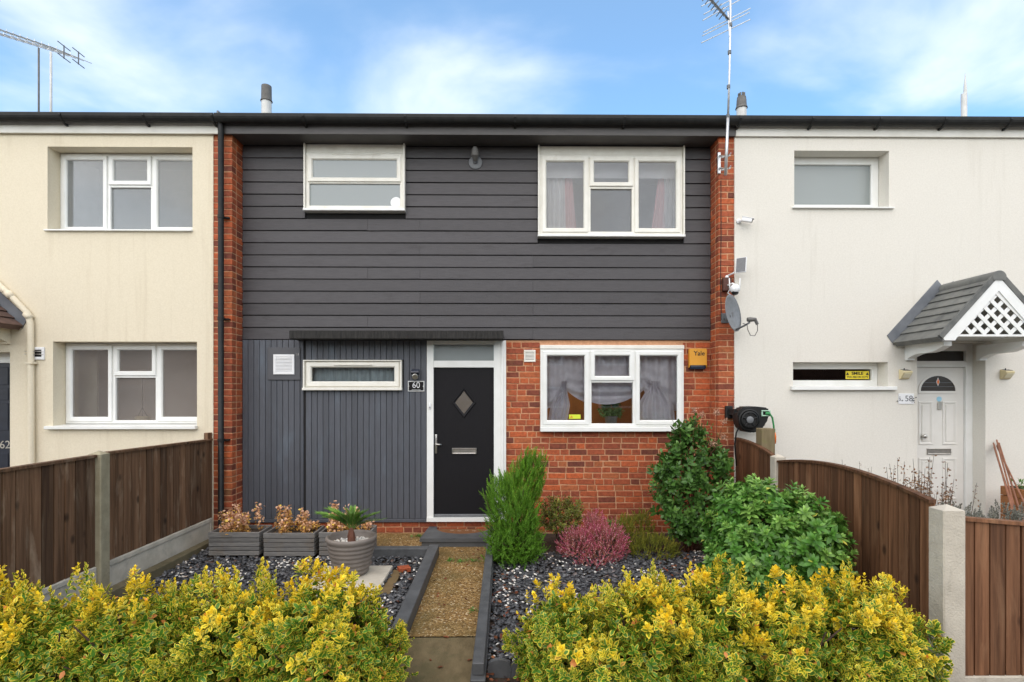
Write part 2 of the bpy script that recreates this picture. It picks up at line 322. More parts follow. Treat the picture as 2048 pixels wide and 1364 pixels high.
def leaf_mat(name, green, edge=None, young=None, rough=0.45, trans=0.25, var=0.25, edge_lo=0.45, edge_hi=0.75, third=None, rare=0.88):
    """attributes on the leaf mesh: 'edge' 0 midrib .. 1 margin, 'tone' 0 old leaf .. 1 new growth"""
    m = bpy.data.materials.new(name); m.use_nodes = True
    n, l = m.node_tree.nodes, m.node_tree.links
    p = n['Principled BSDF']; p.inputs['Roughness'].default_value = rough; p.inputs['Specular IOR Level'].default_value = 0.35
    geo = N(n, 'ShaderNodeNewGeometry')
    tone = N(n, 'ShaderNodeAttribute', attribute_name='tone'); ed = N(n, 'ShaderNodeAttribute', attribute_name='edge')
    rgb = N(n, 'ShaderNodeRGB'); rgb.outputs[0].default_value = (*green, 1); out = rgb.outputs[0]
    if edge:
        mr = N(n, 'ShaderNodeMapRange'); mr.inputs[1].default_value = edge_lo; mr.inputs[2].default_value = edge_hi
        sub = N(n, 'ShaderNodeMath', operation='MULTIPLY_ADD'); sub.inputs[1].default_value = 0.75
        l.new(tone.outputs['Fac'], sub.inputs[0]); l.new(ed.outputs['Fac'], sub.inputs[2])
        sb2 = N(n, 'ShaderNodeMath', operation='SUBTRACT'); sb2.inputs[1].default_value = 0.26; l.new(sub.outputs[0], sb2.inputs[0])
        l.new(sb2.outputs[0], mr.inputs[0])
        mx = N(n, 'ShaderNodeMix', data_type='RGBA'); mx.inputs[7].default_value = (*edge, 1)
        l.new(mr.outputs[0], mx.inputs[0]); l.new(out, mx.inputs[6]); out = mx.outputs[2]
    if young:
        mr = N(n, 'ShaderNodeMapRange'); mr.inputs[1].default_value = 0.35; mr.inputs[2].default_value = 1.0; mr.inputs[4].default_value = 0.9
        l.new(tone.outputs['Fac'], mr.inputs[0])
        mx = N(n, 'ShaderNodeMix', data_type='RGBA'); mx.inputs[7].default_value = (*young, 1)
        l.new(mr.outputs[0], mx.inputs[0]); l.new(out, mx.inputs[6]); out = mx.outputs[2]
    if third:
        mr = N(n, 'ShaderNodeMapRange'); mr.inputs[1].default_value = rare; mr.inputs[2].default_value = rare + 0.01
        l.new(geo.outputs['Random Per Island'], mr.inputs[0])
        mx = N(n, 'ShaderNodeMix', data_type='RGBA'); mx.inputs[7].default_value = (*third, 1)
        l.new(mr.outputs[0], mx.inputs[0]); l.new(out, mx.inputs[6]); out = mx.outputs[2]
    hv = N(n, 'ShaderNodeHueSaturation')
    mr = N(n, 'ShaderNodeMapRange'); mr.inputs[3].default_value = 1 - var; mr.inputs[4].default_value = 1 + var
    l.new(geo.outputs['Random Per Island'], mr.inputs[0]); l.new(mr.outputs[0], hv.inputs['Value']); l.new(out, hv.inputs['Color'])
    l.new(hv.outputs[0], p.inputs['Base Color'])
    tr = N(n, 'ShaderNodeBsdfTranslucent'); l.new(hv.outputs[0], tr.inputs[0])
    ms = N(n, 'ShaderNodeMixShader'); ms.inputs[0].default_value = trans
    o = n['Material Output']
    l.new(p.outputs[0], ms.inputs[1]); l.new(tr.outputs[0], ms.inputs[2]); l.new(ms.outputs[0], o.inputs[0])
    return m
L_HEDGE = leaf_mat('variegated_leaf', (0.085, 0.205, 0.018), (0.84, 0.68, 0.07), (0.92, 0.64, 0.020), rough=0.38, edge_lo=0.42, edge_hi=0.66, third=(0.60, 0.22, 0.06), rare=0.982)
L_CHOI = leaf_mat('bright_green_leaf', (0.080, 0.21, 0.028), None, (0.30, 0.50, 0.11), rough=0.35, var=0.38, third=(0.50, 0.46, 0.08), rare=0.985)
L_PHOT = leaf_mat('glossy_green_leaf', (0.065, 0.15, 0.028), (0.16, 0.26, 0.07), (0.19, 0.32, 0.065), rough=0.28, trans=0.15, edge_lo=0.9, edge_hi=1.3)
L_TUFT = leaf_mat('dry_pink_flower', (0.46, 0.26, 0.17), None, (0.58, 0.38, 0.28), rough=0.8)
L_ROSE = leaf_mat('rosemary_needle', (0.12, 0.27, 0.022), None, (0.26, 0.47, 0.04), rough=0.55)
L_HEATH = leaf_mat('pink_heather_flower', (0.34, 0.13, 0.08), None, (0.64, 0.09, 0.24), rough=0.7, var=0.4, third=(0.70, 0.40, 0.42))
L_GOLD = leaf_mat('golden_heather_leaf', (0.17, 0.19, 0.02), None, (0.40, 0.32, 0.04), rough=0.7)
L_DARKV = leaf_mat('dark_variegated_leaf', (0.085, 0.095, 0.022), (0.42, 0.46, 0.08), None, rough=0.4, third=(0.14, 0.05, 0.03))
L_GREEN = leaf_mat('fresh_green_leaf', (0.10, 0.22, 0.035), None, (0.19, 0.34, 0.07))
L_COPPER = leaf_mat('copper_leaf', (0.56, 0.30, 0.07), None, (0.82, 0.52, 0.36), rough=0.6, var=0.35, third=(0.66, 0.46, 0.08))
L_PALM = leaf_mat('palm_leaf', (0.085, 0.20, 0.025), None, (0.20, 0.36, 0.06), rough=0.4)
L_DEAD = leaf_mat('dead_flower', (0.20, 0.10, 0.05), None, (0.34, 0.22, 0.12), rough=0.9)
L_LAV = leaf_mat('grey_lavender_leaf', (0.23, 0.225, 0.18), None, (0.33, 0.32, 0.28), rough=0.8)
L_FALL = leaf_mat('fallen_leaf', (0.17, 0.045, 0.02), None, (0.28, 0.12, 0.05), rough=0.5, var=0.5)
L_HOUSE = leaf_mat('houseplant_leaf', (0.10, 0.20, 0.06), None, (0.22, 0.34, 0.16))

def island_mat(name, ramp, rough, spec=0.4):
    m = bpy.data.materials.new(name); m.use_nodes = True
    n, l = m.node_tree.nodes, m.node_tree.links
    p = n['Principled BSDF']; p.inputs['Roughness'].default_value = rough; p.inputs['Specular IOR Level'].default_value = spec
    geo = N(n, 'ShaderNodeNewGeometry'); rp = N(n, 'ShaderNodeValToRGB'); e = rp.color_ramp.elements
    while len(e) < len(ramp): e.new(0.5)
    for k, (ps, c) in enumerate(ramp): e[k].position = ps; e[k].color = (*c, 1)
    l.new(geo.outputs['Random Per Island'], rp.inputs[0]); l.new(rp.outputs[0], p.inputs['Base Color'])
    return m
CHIP = island_mat('slate_chip', [(0, (0.022, 0.023, 0.026)), (0.5, (0.055, 0.057, 0.062)), (0.85, (0.10, 0.103, 0.108)), (0.96, (0.15, 0.15, 0.155)), (1, (0.13, 0.075, 0.055))], 0.38, 0.5)
PEB = island_mat('white_pebble', [(0, (0.75, 0.73, 0.68)), (0.7, (0.62, 0.59, 0.53)), (1, (0.55, 0.40, 0.30))], 0.6)

def aggregate_mat():
    m = bpy.data.materials.new('exposed_aggregate'); m.use_nodes = True
    n, l = m.node_tree.nodes, m.node_tree.links
    p = n['Principled BSDF']; p.inputs['Roughness'].default_value = 0.6
    geo = N(n, 'ShaderNodeNewGeometry')
    v = N(n, 'ShaderNodeTexVoronoi', i_Scale=75.0); l.new(geo.outputs['Position'], v.inputs['Vector'])
    rp = N(n, 'ShaderNodeValToRGB'); e = rp.color_ramp.elements
    ramp = [(0, (0.10, 0.052, 0.014)), (0.35, (0.18, 0.098, 0.026)), (0.65, (0.26, 0.150, 0.046)), (0.9, (0.36, 0.235, 0.095)), (1, (0.55, 0.44, 0.28))]
    while len(e) < len(ramp): e.new(0.5)
    for k, (ps, c) in enumerate(ramp): e[k].position = ps; e[k].color = (*c, 1)
    sp = N(n, 'ShaderNodeSeparateColor'); l.new(v.outputs['Color'], sp.inputs[0]); l.new(sp.outputs[0], rp.inputs[0])
    nz = N(n, 'ShaderNodeTexNoise', i_Scale=2.3, i_Detail=6.0, i_Roughness=0.65); l.new(geo.outputs['Position'], nz.inputs['Vector'])
    mr = N(n, 'ShaderNodeMapRange'); mr.inputs[1].default_value = 0.42; mr.inputs[2].default_value = 0.72; mr.inputs[4].default_value = 0.75
    l.new(nz.outputs['Fac'], mr.inputs[0])
    mx = N(n, 'ShaderNodeMix', data_type='RGBA'); mx.inputs[7].default_value = (0.095, 0.075, 0.020, 1)
    l.new(mr.outputs[0], mx.inputs[0]); l.new(rp.outputs[0], mx.inputs[6]); l.new(mx.outputs[2], p.inputs['Base Color'])
    bp = N(n, 'ShaderNodeBump', i_Strength=0.7, i_Distance=0.004, invert=True); l.new(v.outputs['Distance'], bp.inputs['Height']); l.new(bp.outputs[0], p.inputs['Normal'])
    return m
AGG = aggregate_mat()

# ------------------------------------------------------------------ building helpers
def box(bm, x0, x1, y0, y1, z0, z1):
    vs = [bm.verts.new(p) for p in ((x0, y0, z0), (x1, y0, z0), (x1, y1, z0), (x0, y1, z0), (x0, y0, z1), (x1, y0, z1), (x1, y1, z1), (x0, y1, z1))]
    for f in ((0, 3, 2, 1), (4, 5, 6, 7), (0, 1, 5, 4), (1, 2, 6, 5), (2, 3, 7, 6), (3, 0, 4, 7)):
        bm.faces.new([vs[i] for i in f])
    return vs
def bbox(*a, bev=0.004, seg=1):
    bm = bmesh.new(); box(bm, *a)
    if bev: bmesh.ops.bevel(bm, geom=bm.edges[:], offset=bev, segments=seg, affect='EDGES', profile=0.6)
    return bm
def frame_of(d):
    d = Vector(d).normalized()
    a = Vector((0, 0, 1)) if abs(d.z) < 0.9 else Vector((1, 0, 0))
    e1 = d.cross(a).normalized()
    return d, e1, d.cross(e1)
def tube(bm, pts, r, n=8, cap=True):
    """swept tube; r a number or a list"""
    pts = [Vector(p) for p in pts]
    rs = r if isinstance(r, (list, tuple)) else [r] * len(pts)
    rings = []; e1 = None
    for i, p in enumerate(pts):
        d = (pts[min(i + 1, len(pts) - 1)] - pts[max(i - 1, 0)]).normalized()
        if e1 is None: _, e1, e2 = frame_of(d)
        else:
            e1 = (e1 - d * e1.dot(d)).normalized(); e2 = d.cross(e1)
        rings.append([bm.verts.new(p + (e1 * math.cos(2 * math.pi * k / n) + e2 * math.sin(2 * math.pi * k / n)) * rs[i]) for k in range(n)])
    for a, b in zip(rings, rings[1:]):
        for k in range(n): bm.faces.new((a[k], a[(k + 1) % n], b[(k + 1) % n], b[k]))
    if cap: bm.faces.new(rings[0][::-1]); bm.faces.new(rings[-1])
    return bm
def lathe(bm, prof, c, n=28, axis='z'):
    """prof: list of (radius, height) about c"""
    rings = []
    for r_, h in prof:
        ring = []
        for k in range(n):
            a = 2 * math.pi * k / n
            q = (r_ * math.cos(a), r_ * math.sin(a), h)
            if axis == 'y': q = (q[0], -q[2], q[1])
            ring.append(bm.verts.new((c[0] + q[0], c[1] + q[1], c[2] + q[2])))
        rings.append(ring)
    for a, b in zip(rings, rings[1:]):
        for k in range(n): bm.faces.new((a[k], a[(k + 1) % n], b[(k + 1) % n], b[k]))
    bm.faces.new(rings[0][::-1]); bm.faces.new(rings[-1])
    return bm
def prism(bm, poly, y0, y1):
    """polygon (x, z) extruded along y"""
    a = [bm.verts.new((x, y0, z)) for x, z in poly]; b = [bm.verts.new((x, y1, z)) for x, z in poly]
    bm.faces.new(a); bm.faces.new(b[::-1]); n = len(poly)
    for k in range(n): bm.faces.new((a[k], b[k], b[(k + 1) % n], a[(k + 1) % n]))
def prism_x(bm, poly, x0, x1):
    """polygon (y, z) extruded along x"""
    a = [bm.verts.new((x0, y, z)) for y, z in poly]; b = [bm.verts.new((x1, y, z)) for y, z in poly]
    bm.faces.new(a); bm.faces.new(b[::-1]); n = len(poly)
    for k in range(n): bm.faces.new((a[k], b[k], b[(k + 1) % n], a[(k + 1) % n]))
def ring_frame(bm, x0, x1, z0, z1, w, y0, y1, bead=0.014, bd=0.02):
    """mitred window frame: front at y0, back at y1, bevelled towards the glass"""
    def loop(dx_, y): return [bm.verts.new(p) for p in ((x0 + dx_, y, z0 + dx_), (x1 - dx_, y, z0 + dx_), (x1 - dx_, y, z1 - dx_), (x0 + dx_, y, z1 - dx_))]
    ls = [loop(0, y1), loop(0, y0 + 0.004), loop(0.004, y0), loop(w - bead, y0), loop(w - bead * 0.3, y0 + bd * 0.5), loop(w, y0 + bd), loop(w, y1)]
    for a, b in zip(ls, ls[1:] + ls[:1]):
        for k in range(4): bm.faces.new((a[k], a[(k + 1) % 4], b[(k + 1) % 4], b[k]))

def root_loc(o):
    v = Vector((0, 0, 0))
    while o is not None: v += o.location; o = o.parent
    return v
def link(o, parent):
    col.objects.link(o)
    if parent is not None:
        o.parent = parent
        o.location = o.location - root_loc(parent)
    return o
def ob(name, bm, m, parent=None, smooth=False, loc=None):
    """bmesh (world coordinates) -> one mesh object; loc sets its origin"""
    if isinstance(bm, bmesh.types.BMesh):
        bmesh.ops.recalc_face_normals(bm, faces=bm.faces[:])
        me = bpy.data.meshes.new(name); bm.to_mesh(me); bm.free()
    else: me = bm
    if smooth:
        me.polygons.foreach_set('use_smooth', [True] * len(me.polygons))
        if smooth == 'auto':
            me.set_sharp_from_angle(angle=R(35))
    if m is not None and not me.materials: me.materials.append(m)
    o = bpy.data.objects.new(name, me)
    if loc is not None:
        me.transform(Matrix.Translation(-Vector(loc))); o.location = loc
    return link(o, parent)
def inst(name, me, loc, parent, scale=(1, 1, 1), rot=(0, 0, 0)):
    o = bpy.data.objects.new(name, me); o.location = loc; o.scale = scale; o.rotation_euler = rot
    return link(o, parent)
def tag(o, label, cat=None, group=None, kind=None):
    if label: o['label'] = label
    if cat: o['category'] = cat
    if group: o['group'] = group
    if kind: o['kind'] = kind
    return o
def thing(name, label, cat, loc, group=None):
    o = bpy.data.objects.new(name, None); o.location = loc; o.empty_display_size = 0.1
    col.objects.link(o)
    return tag(o, label, cat, group)
def text(name, s, size, x, y, z, m, parent, bold=0.0, sx=1.0):
    """flat lettering facing the street (-Y), centred on x, z"""
    cu = bpy.data.curves.new(name, 'FONT'); cu.body = s; cu.size = size; cu.align_x = 'CENTER'; cu.align_y = 'CENTER'; cu.extrude = 0.0008; cu.offset = bold
    t = bpy.data.objects.new('tmp_text', cu); col.objects.link(t)
    dg = bpy.context.evaluated_depsgraph_get()
    me = bpy.data.meshes.new_from_object(t.evaluated_get(dg))
    bpy.data.objects.remove(t); bpy.data.curves.remove(cu)
    me.transform(Matrix.Translation((x, y, z)) @ Matrix.Rotation(R(90), 4, 'X') @ Matrix.Diagonal((sx, 1, 1, 1)))
    me.name = name
    return ob(name, me, m, parent)
def wall_holes(bm, x0, x1, z0, z1, y0, y1, holes):
    """a wall slab with rectangular openings (hx0, hx1, hz0, hz1) and their reveals"""
    xs = sorted({x0, x1, *[h[0] for h in holes], *[h[1] for h in holes]}); zs = sorted({z0, z1, *[h[2] for h in holes], *[h[3] for h in holes]})
    xs = [x for x in xs if x0 <= x <= x1]; zs = [z for z in zs if z0 <= z <= z1]
    nx, nz_ = len(xs) - 1, len(zs) - 1
    def solid(i, j):
        if not (0 <= i < nx and 0 <= j < nz_): return False
        cx, cz = (xs[i] + xs[i + 1]) / 2, (zs[j] + zs[j + 1]) / 2
        return not any(h[0] < cx < h[1] and h[2] < cz < h[3] for h in holes)
    V = {}
    def v(i, j, k):
        if (i, j, k) not in V: V[i, j, k] = bm.verts.new((xs[i], (y0, y1)[k], zs[j]))
        return V[i, j, k]
    for i in range(nx):
        for j in range(nz_):
            if not solid(i, j): continue
            bm.faces.new((v(i, j, 0), v(i + 1, j, 0), v(i + 1, j + 1, 0), v(i, j + 1, 0)))
            bm.faces.new((v(i, j, 1), v(i, j + 1, 1), v(i + 1, j + 1, 1), v(i + 1, j, 1)))
            if not solid(i - 1, j): bm.faces.new((v(i, j, 0), v(i, j + 1, 0), v(i, j + 1, 1), v(i, j, 1)))
            if not solid(i + 1, j): bm.faces.new((v(i + 1, j, 0), v(i + 1, j, 1), v(i + 1, j + 1, 1), v(i + 1, j + 1, 0)))
            if not solid(i, j - 1): bm.faces.new((v(i, j, 0), v(i, j, 1), v(i + 1, j, 1), v(i + 1, j, 0)))
            if not solid(i, j + 1): bm.faces.new((v(i, j + 1, 0), v(i + 1, j + 1, 0), v(i + 1, j + 1, 1), v(i, j + 1, 1)))
def room(parent, x0, x1, z0, z1, y0, depth, m, floor_m=None):
    """plastered room behind a window: back, sides, ceiling, floor"""
    e = 0.35
    bm = bmesh.new()
    X0, X1, Z0, Z1, Y0, Y1 = x0 - e, x1 + e, z0 - 0.5, z1 + 0.25, y0, y0 + depth
    v = [bm.verts.new(p) for p in ((X0, Y0, Z0), (X1, Y0, Z0), (X1, Y1, Z0), (X0, Y1, Z0), (X0, Y0, Z1), (X1, Y0, Z1), (X1, Y1, Z1), (X0, Y1, Z1))]
    for f in ((0, 1, 2, 3), (4, 7, 6, 5), (1, 5, 6, 2), (2, 6, 7, 3), (3, 7, 4, 0)): bm.faces.new([v[i] for i in f])
    return ob('room_lining', bm, m, parent)

# ---- windows: part 'window' of a house; sub-parts mullion, sash, pane, trickle_vent, sill
def pane(win, x0, x1, z0, z1, y, g=None):
    bm = bmesh.new(); box(bm, x0, x1, y, y + 0.006, z0, z1)
    return ob('pane', bm, g or GLASS, win)
def vent(win, x0, x1, z, y, m=UPVC):
    ob('trickle_vent', bbox(x0, x1, y - 0.014, y + 0.001, z - 0.009, z + 0.009, bev=0.004), m, win)
def sash(win, x0, x1, z0, z1, y, m, g=None, w=0.055):
    bm = bmesh.new(); ring_frame(bm, x0, x1, z0, z1, w, y, y + 0.05)
    ob('sash', bm, m, win)
    pane(win, x0 + w - 0.004, x1 - w + 0.004, z0 + w - 0.004, z1 - w + 0.004, y + 0.026, g)
def window_outer(house, x0, x1, z0, z1, y, m, w=0.05):
    bm = bmesh.new(); ring_frame(bm, x0, x1, z0, z1, w, y, y + 0.07, bead=0.006, bd=0.008)
    return ob('window', bm, m, house)
def triple(house, x0, x1, z0, z1, y, m=UPVC, g=None, gsplit=0.40, vents='lr'):
    W = window_outer(house, x0, x1, z0, z1, y, m, 0.042)
    w3 = (x1 - x0) / 3
    a, b = x0 + w3 * 1.03, x1 - w3 * 1.03
    for c in (a, b): ob('mullion', bbox(c - 0.022, c + 0.022, y + 0.002, y + 0.066, z0 + 0.041, z1 - 0.041, bev=0.003), m, W)
    zt = z1 - (z1 - z0) * gsplit
    ob('transom', bbox(a + 0.021, b - 0.021, y + 0.003, y + 0.064, zt - 0.02, zt + 0.02, bev=0.003), m, W)
    i = 0.030
    sash(W, x0 + i, a - 0.012, z0 + i, z1 - i, y - 0.016, m, g)
    sash(W, b + 0.012, x1 - i, z0 + i, z1 - i, y - 0.016, m, g)
    sash(W, a + 0.012, b - 0.012, zt + 0.008, z1 - i, y - 0.016, m, g)
    pane(W, a + 0.020, b - 0.020, z0 + 0.038, zt - 0.018, y + 0.03, g)
    if 'l' in vents: vent(W, x0 + 0.09, a - 0.07, z1 - 0.022, y - 0.001, m)
    if 'c' in vents: vent(W, a + 0.05, b - 0.05, z1 - 0.02, y - 0.001, m)
    if 'r' in vents: vent(W, b + 0.07, x1 - 0.09, z1 - 0.022, y - 0.001, m)
    return W
def sill(win, x0, x1, z0, z1, y0, y1, m=UPVC):
    bm = bmesh.new(); prism_x(bm, [(y0, z0), (y0, z1 - 0.008), (y0 + 0.01, z1 - 0.004), (y1, z1 + 0.006), (y1, z0), (y0 + 0.02, z0), (y0 + 0.02, z0 - 0.006)], x0, x1)
    ob('sill', bm, m, win)

# ------------------------------------------------------------------ the setting: ground, path, beds
def sheet(name, x0, x1, y0, y1, dz, m, label=None, nx=1, ny=10, kind='structure', flat=None):
    bm = bmesh.new(); ys = np.linspace(y0, y1, ny + 1); xs = np.linspace(x0, x1, nx + 1); rows = []
    for y in ys: rows.append([bm.verts.new((x, y, (gz(y) if flat is None else flat) + dz)) for x in xs])
    for a, b in zip(rows, rows[1:]):
        for k in range(nx): bm.faces.new((a[k], a[k + 1], b[k + 1], b[k]))
    o = ob(name, bm, m); tag(o, label, kind=kind); return o
bm = bmesh.new(); rows = []
for y in (-300, 2.5, 4.0, 5.5, 6.8, 300): rows.append([bm.verts.new((x, y, gz(y) - 0.012)) for x in (-300, 300)])
for a, b in zip(rows, rows[1:]): bm.faces.new((a[0], a[1], b[1], b[0]))
tag(ob('ground', bm, SOIL), 'dark brown soil under the front gardens', kind='structure')
sheet('pavement', -40, 40, -4, 2.75, 0, PAVE, 'street pavement in front of the gardens', flat=gz(2.5), ny=1)
PX0, PX1 = -0.745, -0.235
sheet('path', PX0, PX1, 4.07, 6.78, 0.010, AGG, 'narrow brown exposed aggregate path up to the front door')
sheet('path', PX0, PX1, 2.76, 4.062, 0.006, PATH_C, 'worn brown concrete lower end of the path between the hedges')
sheet('paving', -2.0, PX0 - 0.002, 5.98, 6.78, 0.008, AGG, 'strip of brown aggregate paving along the foot of the house wall')
# ------------------------------------------------------------------ brickwork
def brick_mesh(seed):
    r_ = random.Random(seed); bm = bmesh.new(); box(bm, -0.5, 0.5, 0, 0.1, 0, 0.065)
    for v in bm.verts:
        v.co.z += r_.uniform(-0.002, 0.002); v.co.y += r_.uniform(-0.0025, 0.0025)
    es = [e for e in bm.edges if all(v.co.y < 0.05 for v in e.verts) or True]
    bmesh.ops.bevel(bm, geom=es, offset=0.005, segments=1, affect='EDGES')
    bmesh.ops.recalc_face_normals(bm, faces=bm.faces[:])
    # the unit length is scaled per brick; keep the end bevels small
    for v in bm.verts:
        if abs(v.co.x) < 0.5 - 1e-6: v.co.x = math.copysign(0.475, v.co.x)
    me = bpy.data.meshes.new('brick'); bm.to_mesh(me); bm.free(); me.materials.append(BRICK); return me
BRICKS = [brick_mesh(s) for s in range(5)]
def lay(parent, x0, x1, z0, z1, y, holes=(), rnd=None, course=0.0752):
    """courses of bricks on the plane y (front), broken at the openings"""
    rnd = rnd or random.Random(3)
    n = int((z1 - z0) / course + 0.2)
    for k in range(n):
        zb = z0 + k * course + 0.005; zm = zb + 0.0325
        spans = [(x0, x1)]
        for h in holes:
            if h[2] < zm < h[3]:
                nxt = []
                for a, b in spans:
                    if h[1] <= a or h[0] >= b: nxt.append((a, b)); continue
                    if h[0] > a: nxt.append((a, h[0]))
                    if h[1] < b: nxt.append((h[1], b))
                spans = nxt
        for a, b in spans:
            x = a - (rnd.uniform(0.02, 0.2) if k % 2 else rnd.uniform(0.0, 0.11))
            while x < b - 0.012:
                L = 0.215 if rnd.random() < 0.48 else 0.1025
                s, e = max(x, a), min(x + L, b)
                if b - e < 0.045 and e < b: e = b
                if e - s > 0.03:
                    inst('brick', rnd.choice(BRICKS), ((s + e) / 2, y + rnd.uniform(-0.0025, 0.0025), zb), parent, (e - s, 1, 1))
                x = max(x + L, e) + 0.0115

YC = 6.80          # face of the weatherboarding
YB = 6.815         # face of the brickwork
YP = 6.55          # face of the party wall piers
YF = 6.50          # face of the fascias
ZF0, ZF1 = az(270, YF), az(247, YF)
PL0, PL1 = -3.545, -3.315       # left pier
PR0, PR1 = 2.577, 2.800         # right pier

def pier(label, x0, x1, inner):
    t = thing('brick_pier', label, 'brick pier', ((x0 + x1) / 2, YP + 0.15, 0.0))
    bm = bmesh.new(); box(bm, x0 + 0.005, x1 - 0.005, YP + 0.005, YC + 0.25, -0.03, ZF0 + 0.06); ob('mortar_core', bm, MORTAR, t)
    rnd = random.Random(x0); w = x1 - x0
    for k in range(65):
        zb = 0.004 + k * 0.0752
        if zb > ZF0 - 0.03: break
        j = lambda: rnd.uniform(-0.003, 0.003)
        if k % 2 == 0:
            inst('brick', rnd.choice(BRICKS), ((x0 + x1) / 2, YP + j(), zb), t, (w, 1, 1))
            ys = [(YP + 0.115, YC + 0.1)]
        else:
            m_ = (x0 + x1) / 2
            for c in (-1, 1): inst('brick', rnd.choice(BRICKS), (m_ + c * (w / 4 + 0.0025), YP + j(), zb), t, (w / 2 - 0.010, 1, 1))
            ys = [(YP + 0.115, YP + 0.215), (YP + 0.2265, YC + 0.1)] if k % 4 == 1 else [(YP + 0.115, YC + 0.1)]
        for a, b in ys:                       # the return towards the middle house
            rz = R(90) if inner > 0 else R(-90)
            inst('brick', rnd.choice(BRICKS), (inner_x(inner, x0, x1) + j() * 0.5, (a + b) / 2, zb), t, (b - a, 1, 1), (0, 0, rz))
    return t
def inner_x(s, x0, x1): return x1 if s > 0 else x0
pier_l = pier('brick pier with the black downpipe beside the cream house', PL0, PL1, 1)
pier_r = pier('brick pier with the satellite dish beside the white house', PR0, PR1, -1)

# ------------------------------------------------------------------ middle house
H = thing('terraced_house', 'middle terraced house with grey weatherboard upstairs, red brick and a black front door', 'house', (-0.37, 6.9, 0))
def win_rect(u0, v0, u1, v1, Y):
    xa, zt = at(u0, v0, Y); xb, zb = at(u1, v1, Y); return xa, xb, zb, zt
wUL = win_rect(608, 287, 810, 421, 6.76)      # bathroom window
wUR = win_rect(1076, 291, 1369, 473, 6.76)    # bedroom window
wLR = win_rect(1081, 690, 1368, 861, 6.76)    # living room window
wLL = win_rect(607, 720, 804, 779, 6.77)      # slot window
dX0, dX1 = ax(854, 6.79), ax(1012, 6.79)
dZ0, dZ1 = az(1042, 6.79), az(681, 6.79)
ZSPL = az(680, YC, 950)                        # foot of the weatherboarding
holes = [wUL, wUR, wLR, wLL, (dX0, dX1, dZ0, dZ1)]
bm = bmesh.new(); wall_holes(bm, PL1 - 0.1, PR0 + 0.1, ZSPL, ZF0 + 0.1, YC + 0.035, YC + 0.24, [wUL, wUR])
clad = ob('cladding_backing', bm, DARKBACK, H)  # near-black backing in the board gaps draws the lap shadow lines
bm = bmesh.new(); wall_holes(bm, PL1 - 0.1, PR0 + 0.1, -0.05, ZSPL - 0.001, YB + 0.005, YC + 0.235, [wLR, wLL, (dX0, dX1, dZ0, dZ1)])
bwall = ob('brick_wall', bm, MORTAR, H)
lay(bwall, dX1 + 0.006, PR0 - 0.004, 0.0, ZSPL - 0.01, YB, [(wLR[0] - 0.006, wLR[1] + 0.006, wLR[2] - 0.03, wLR[3] + 0.02)], random.Random(5))
lay(bwall, PL1 + 0.004, dX1 - 0.004, 0.0, dZ0 - 0.004, YB, [], random.Random(8))
# weatherboards
rows_n = 17; eh = (ZF0 - 0.02 - ZSPL) / rows_n; rnd = random.Random(2)
eh = 0.1518; rows_n = int((ZF0 + 0.06 - ZSPL) / eh)
for k in range(rows_n):
    z0 = ZSPL + k * eh
    spans = [(PL1 + 0.003, PR0 - 0.003)]
    for h in (wUL, wUR):
        if z0 + eh > h[2] + 0.002 and z0 < h[3]:
            nxt = []
            for a, b in spans:
                if h[1] <= a or h[0] >= b: nxt.append((a, b)); continue
                nxt += [(a, h[0] - 0.002), (h[1] + 0.002, b)]
            spans = nxt
    cuts = [ax(840, YC) if k % 2 else ax(1066, YC), ax(735, YC) if k % 4 == 1 else None]
    for a, b in spans:
        seg = [a] + sorted(c for c in cuts if c and a + 0.2 < c < b - 0.2) + [b]
        for s, e in zip(seg, seg[1:]):
            bm = bmesh.new(); z1 = z0 + eh; w_ = rnd.uniform(-0.0015, 0.0015)
            prism_x(bm, [(YC - 0.006, z0 + 0.007 + w_), (YC - 0.008, z0 + 0.010 + w_), (YC + 0.004, z1 - 0.001), (YC + 0.034, z1 - 0.001), (YC + 0.034, z0 + 0.009)], s + 0.0012, e - 0.0012)
            tw = rnd.uniform(-0.0025, 0.0025)
            for v in bm.verts:
                if v.co.z < z0 + 0.05: v.co.z += tw * (1 if v.co.x > (s + e) / 2 else -1)
            ob('weatherboard', bm, BOARD, clad)
# matchboarding beside the door
bx0, bx1 = PL1 + 0.006, dX0 - 0.004
nb = 32; bw = (bx1 - bx0) / nb
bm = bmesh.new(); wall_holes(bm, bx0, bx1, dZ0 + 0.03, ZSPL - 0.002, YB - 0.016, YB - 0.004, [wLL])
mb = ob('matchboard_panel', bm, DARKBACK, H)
for k in range(nb):
    a, b = bx0 + k * bw, bx0 + (k + 1) * bw
    g = 0.0045 if k != 10 else 0.007
    zs = [(dZ0 + 0.03, ZSPL - 0.003)]
    if b > wLL[0] - 0.01 and a < wLL[1] + 0.01:
        if a < wLL[0] - 0.03 or b > wLL[1] + 0.03:
            a, b = (a, min(b, wLL[0] - 0.003)) if a < wLL[0] else (max(a, wLL[1] + 0.003), b)
        else: zs = [(dZ0 + 0.03, wLL[2] - 0.004), (wLL[3] + 0.003, ZSPL - 0.003)]
    for z0, z1 in zs: ob('matchboard', bbox(a + g * 0.5, b - g * 0.5, YB - 0.030 + rnd.uniform(-0.001, 0.001), YB - 0.015, z0, z1, bev=0.0035), BOARD_V, mb)
ob('bottom_rail', bbox(bx0, bx1, YB - 0.036, YB + 0.004, dZ0 - 0.012, dZ0 + 0.028, bev=0.004), BOARD_V, H)

# windows of the middle house
def header(win, r, v0, v1, m=UPVC_OLD):
    ob('header_board', bbox(r[0] + 0.012, r[1] - 0.012, 6.752, 6.80, v0, v1, bev=0.004), m, win)
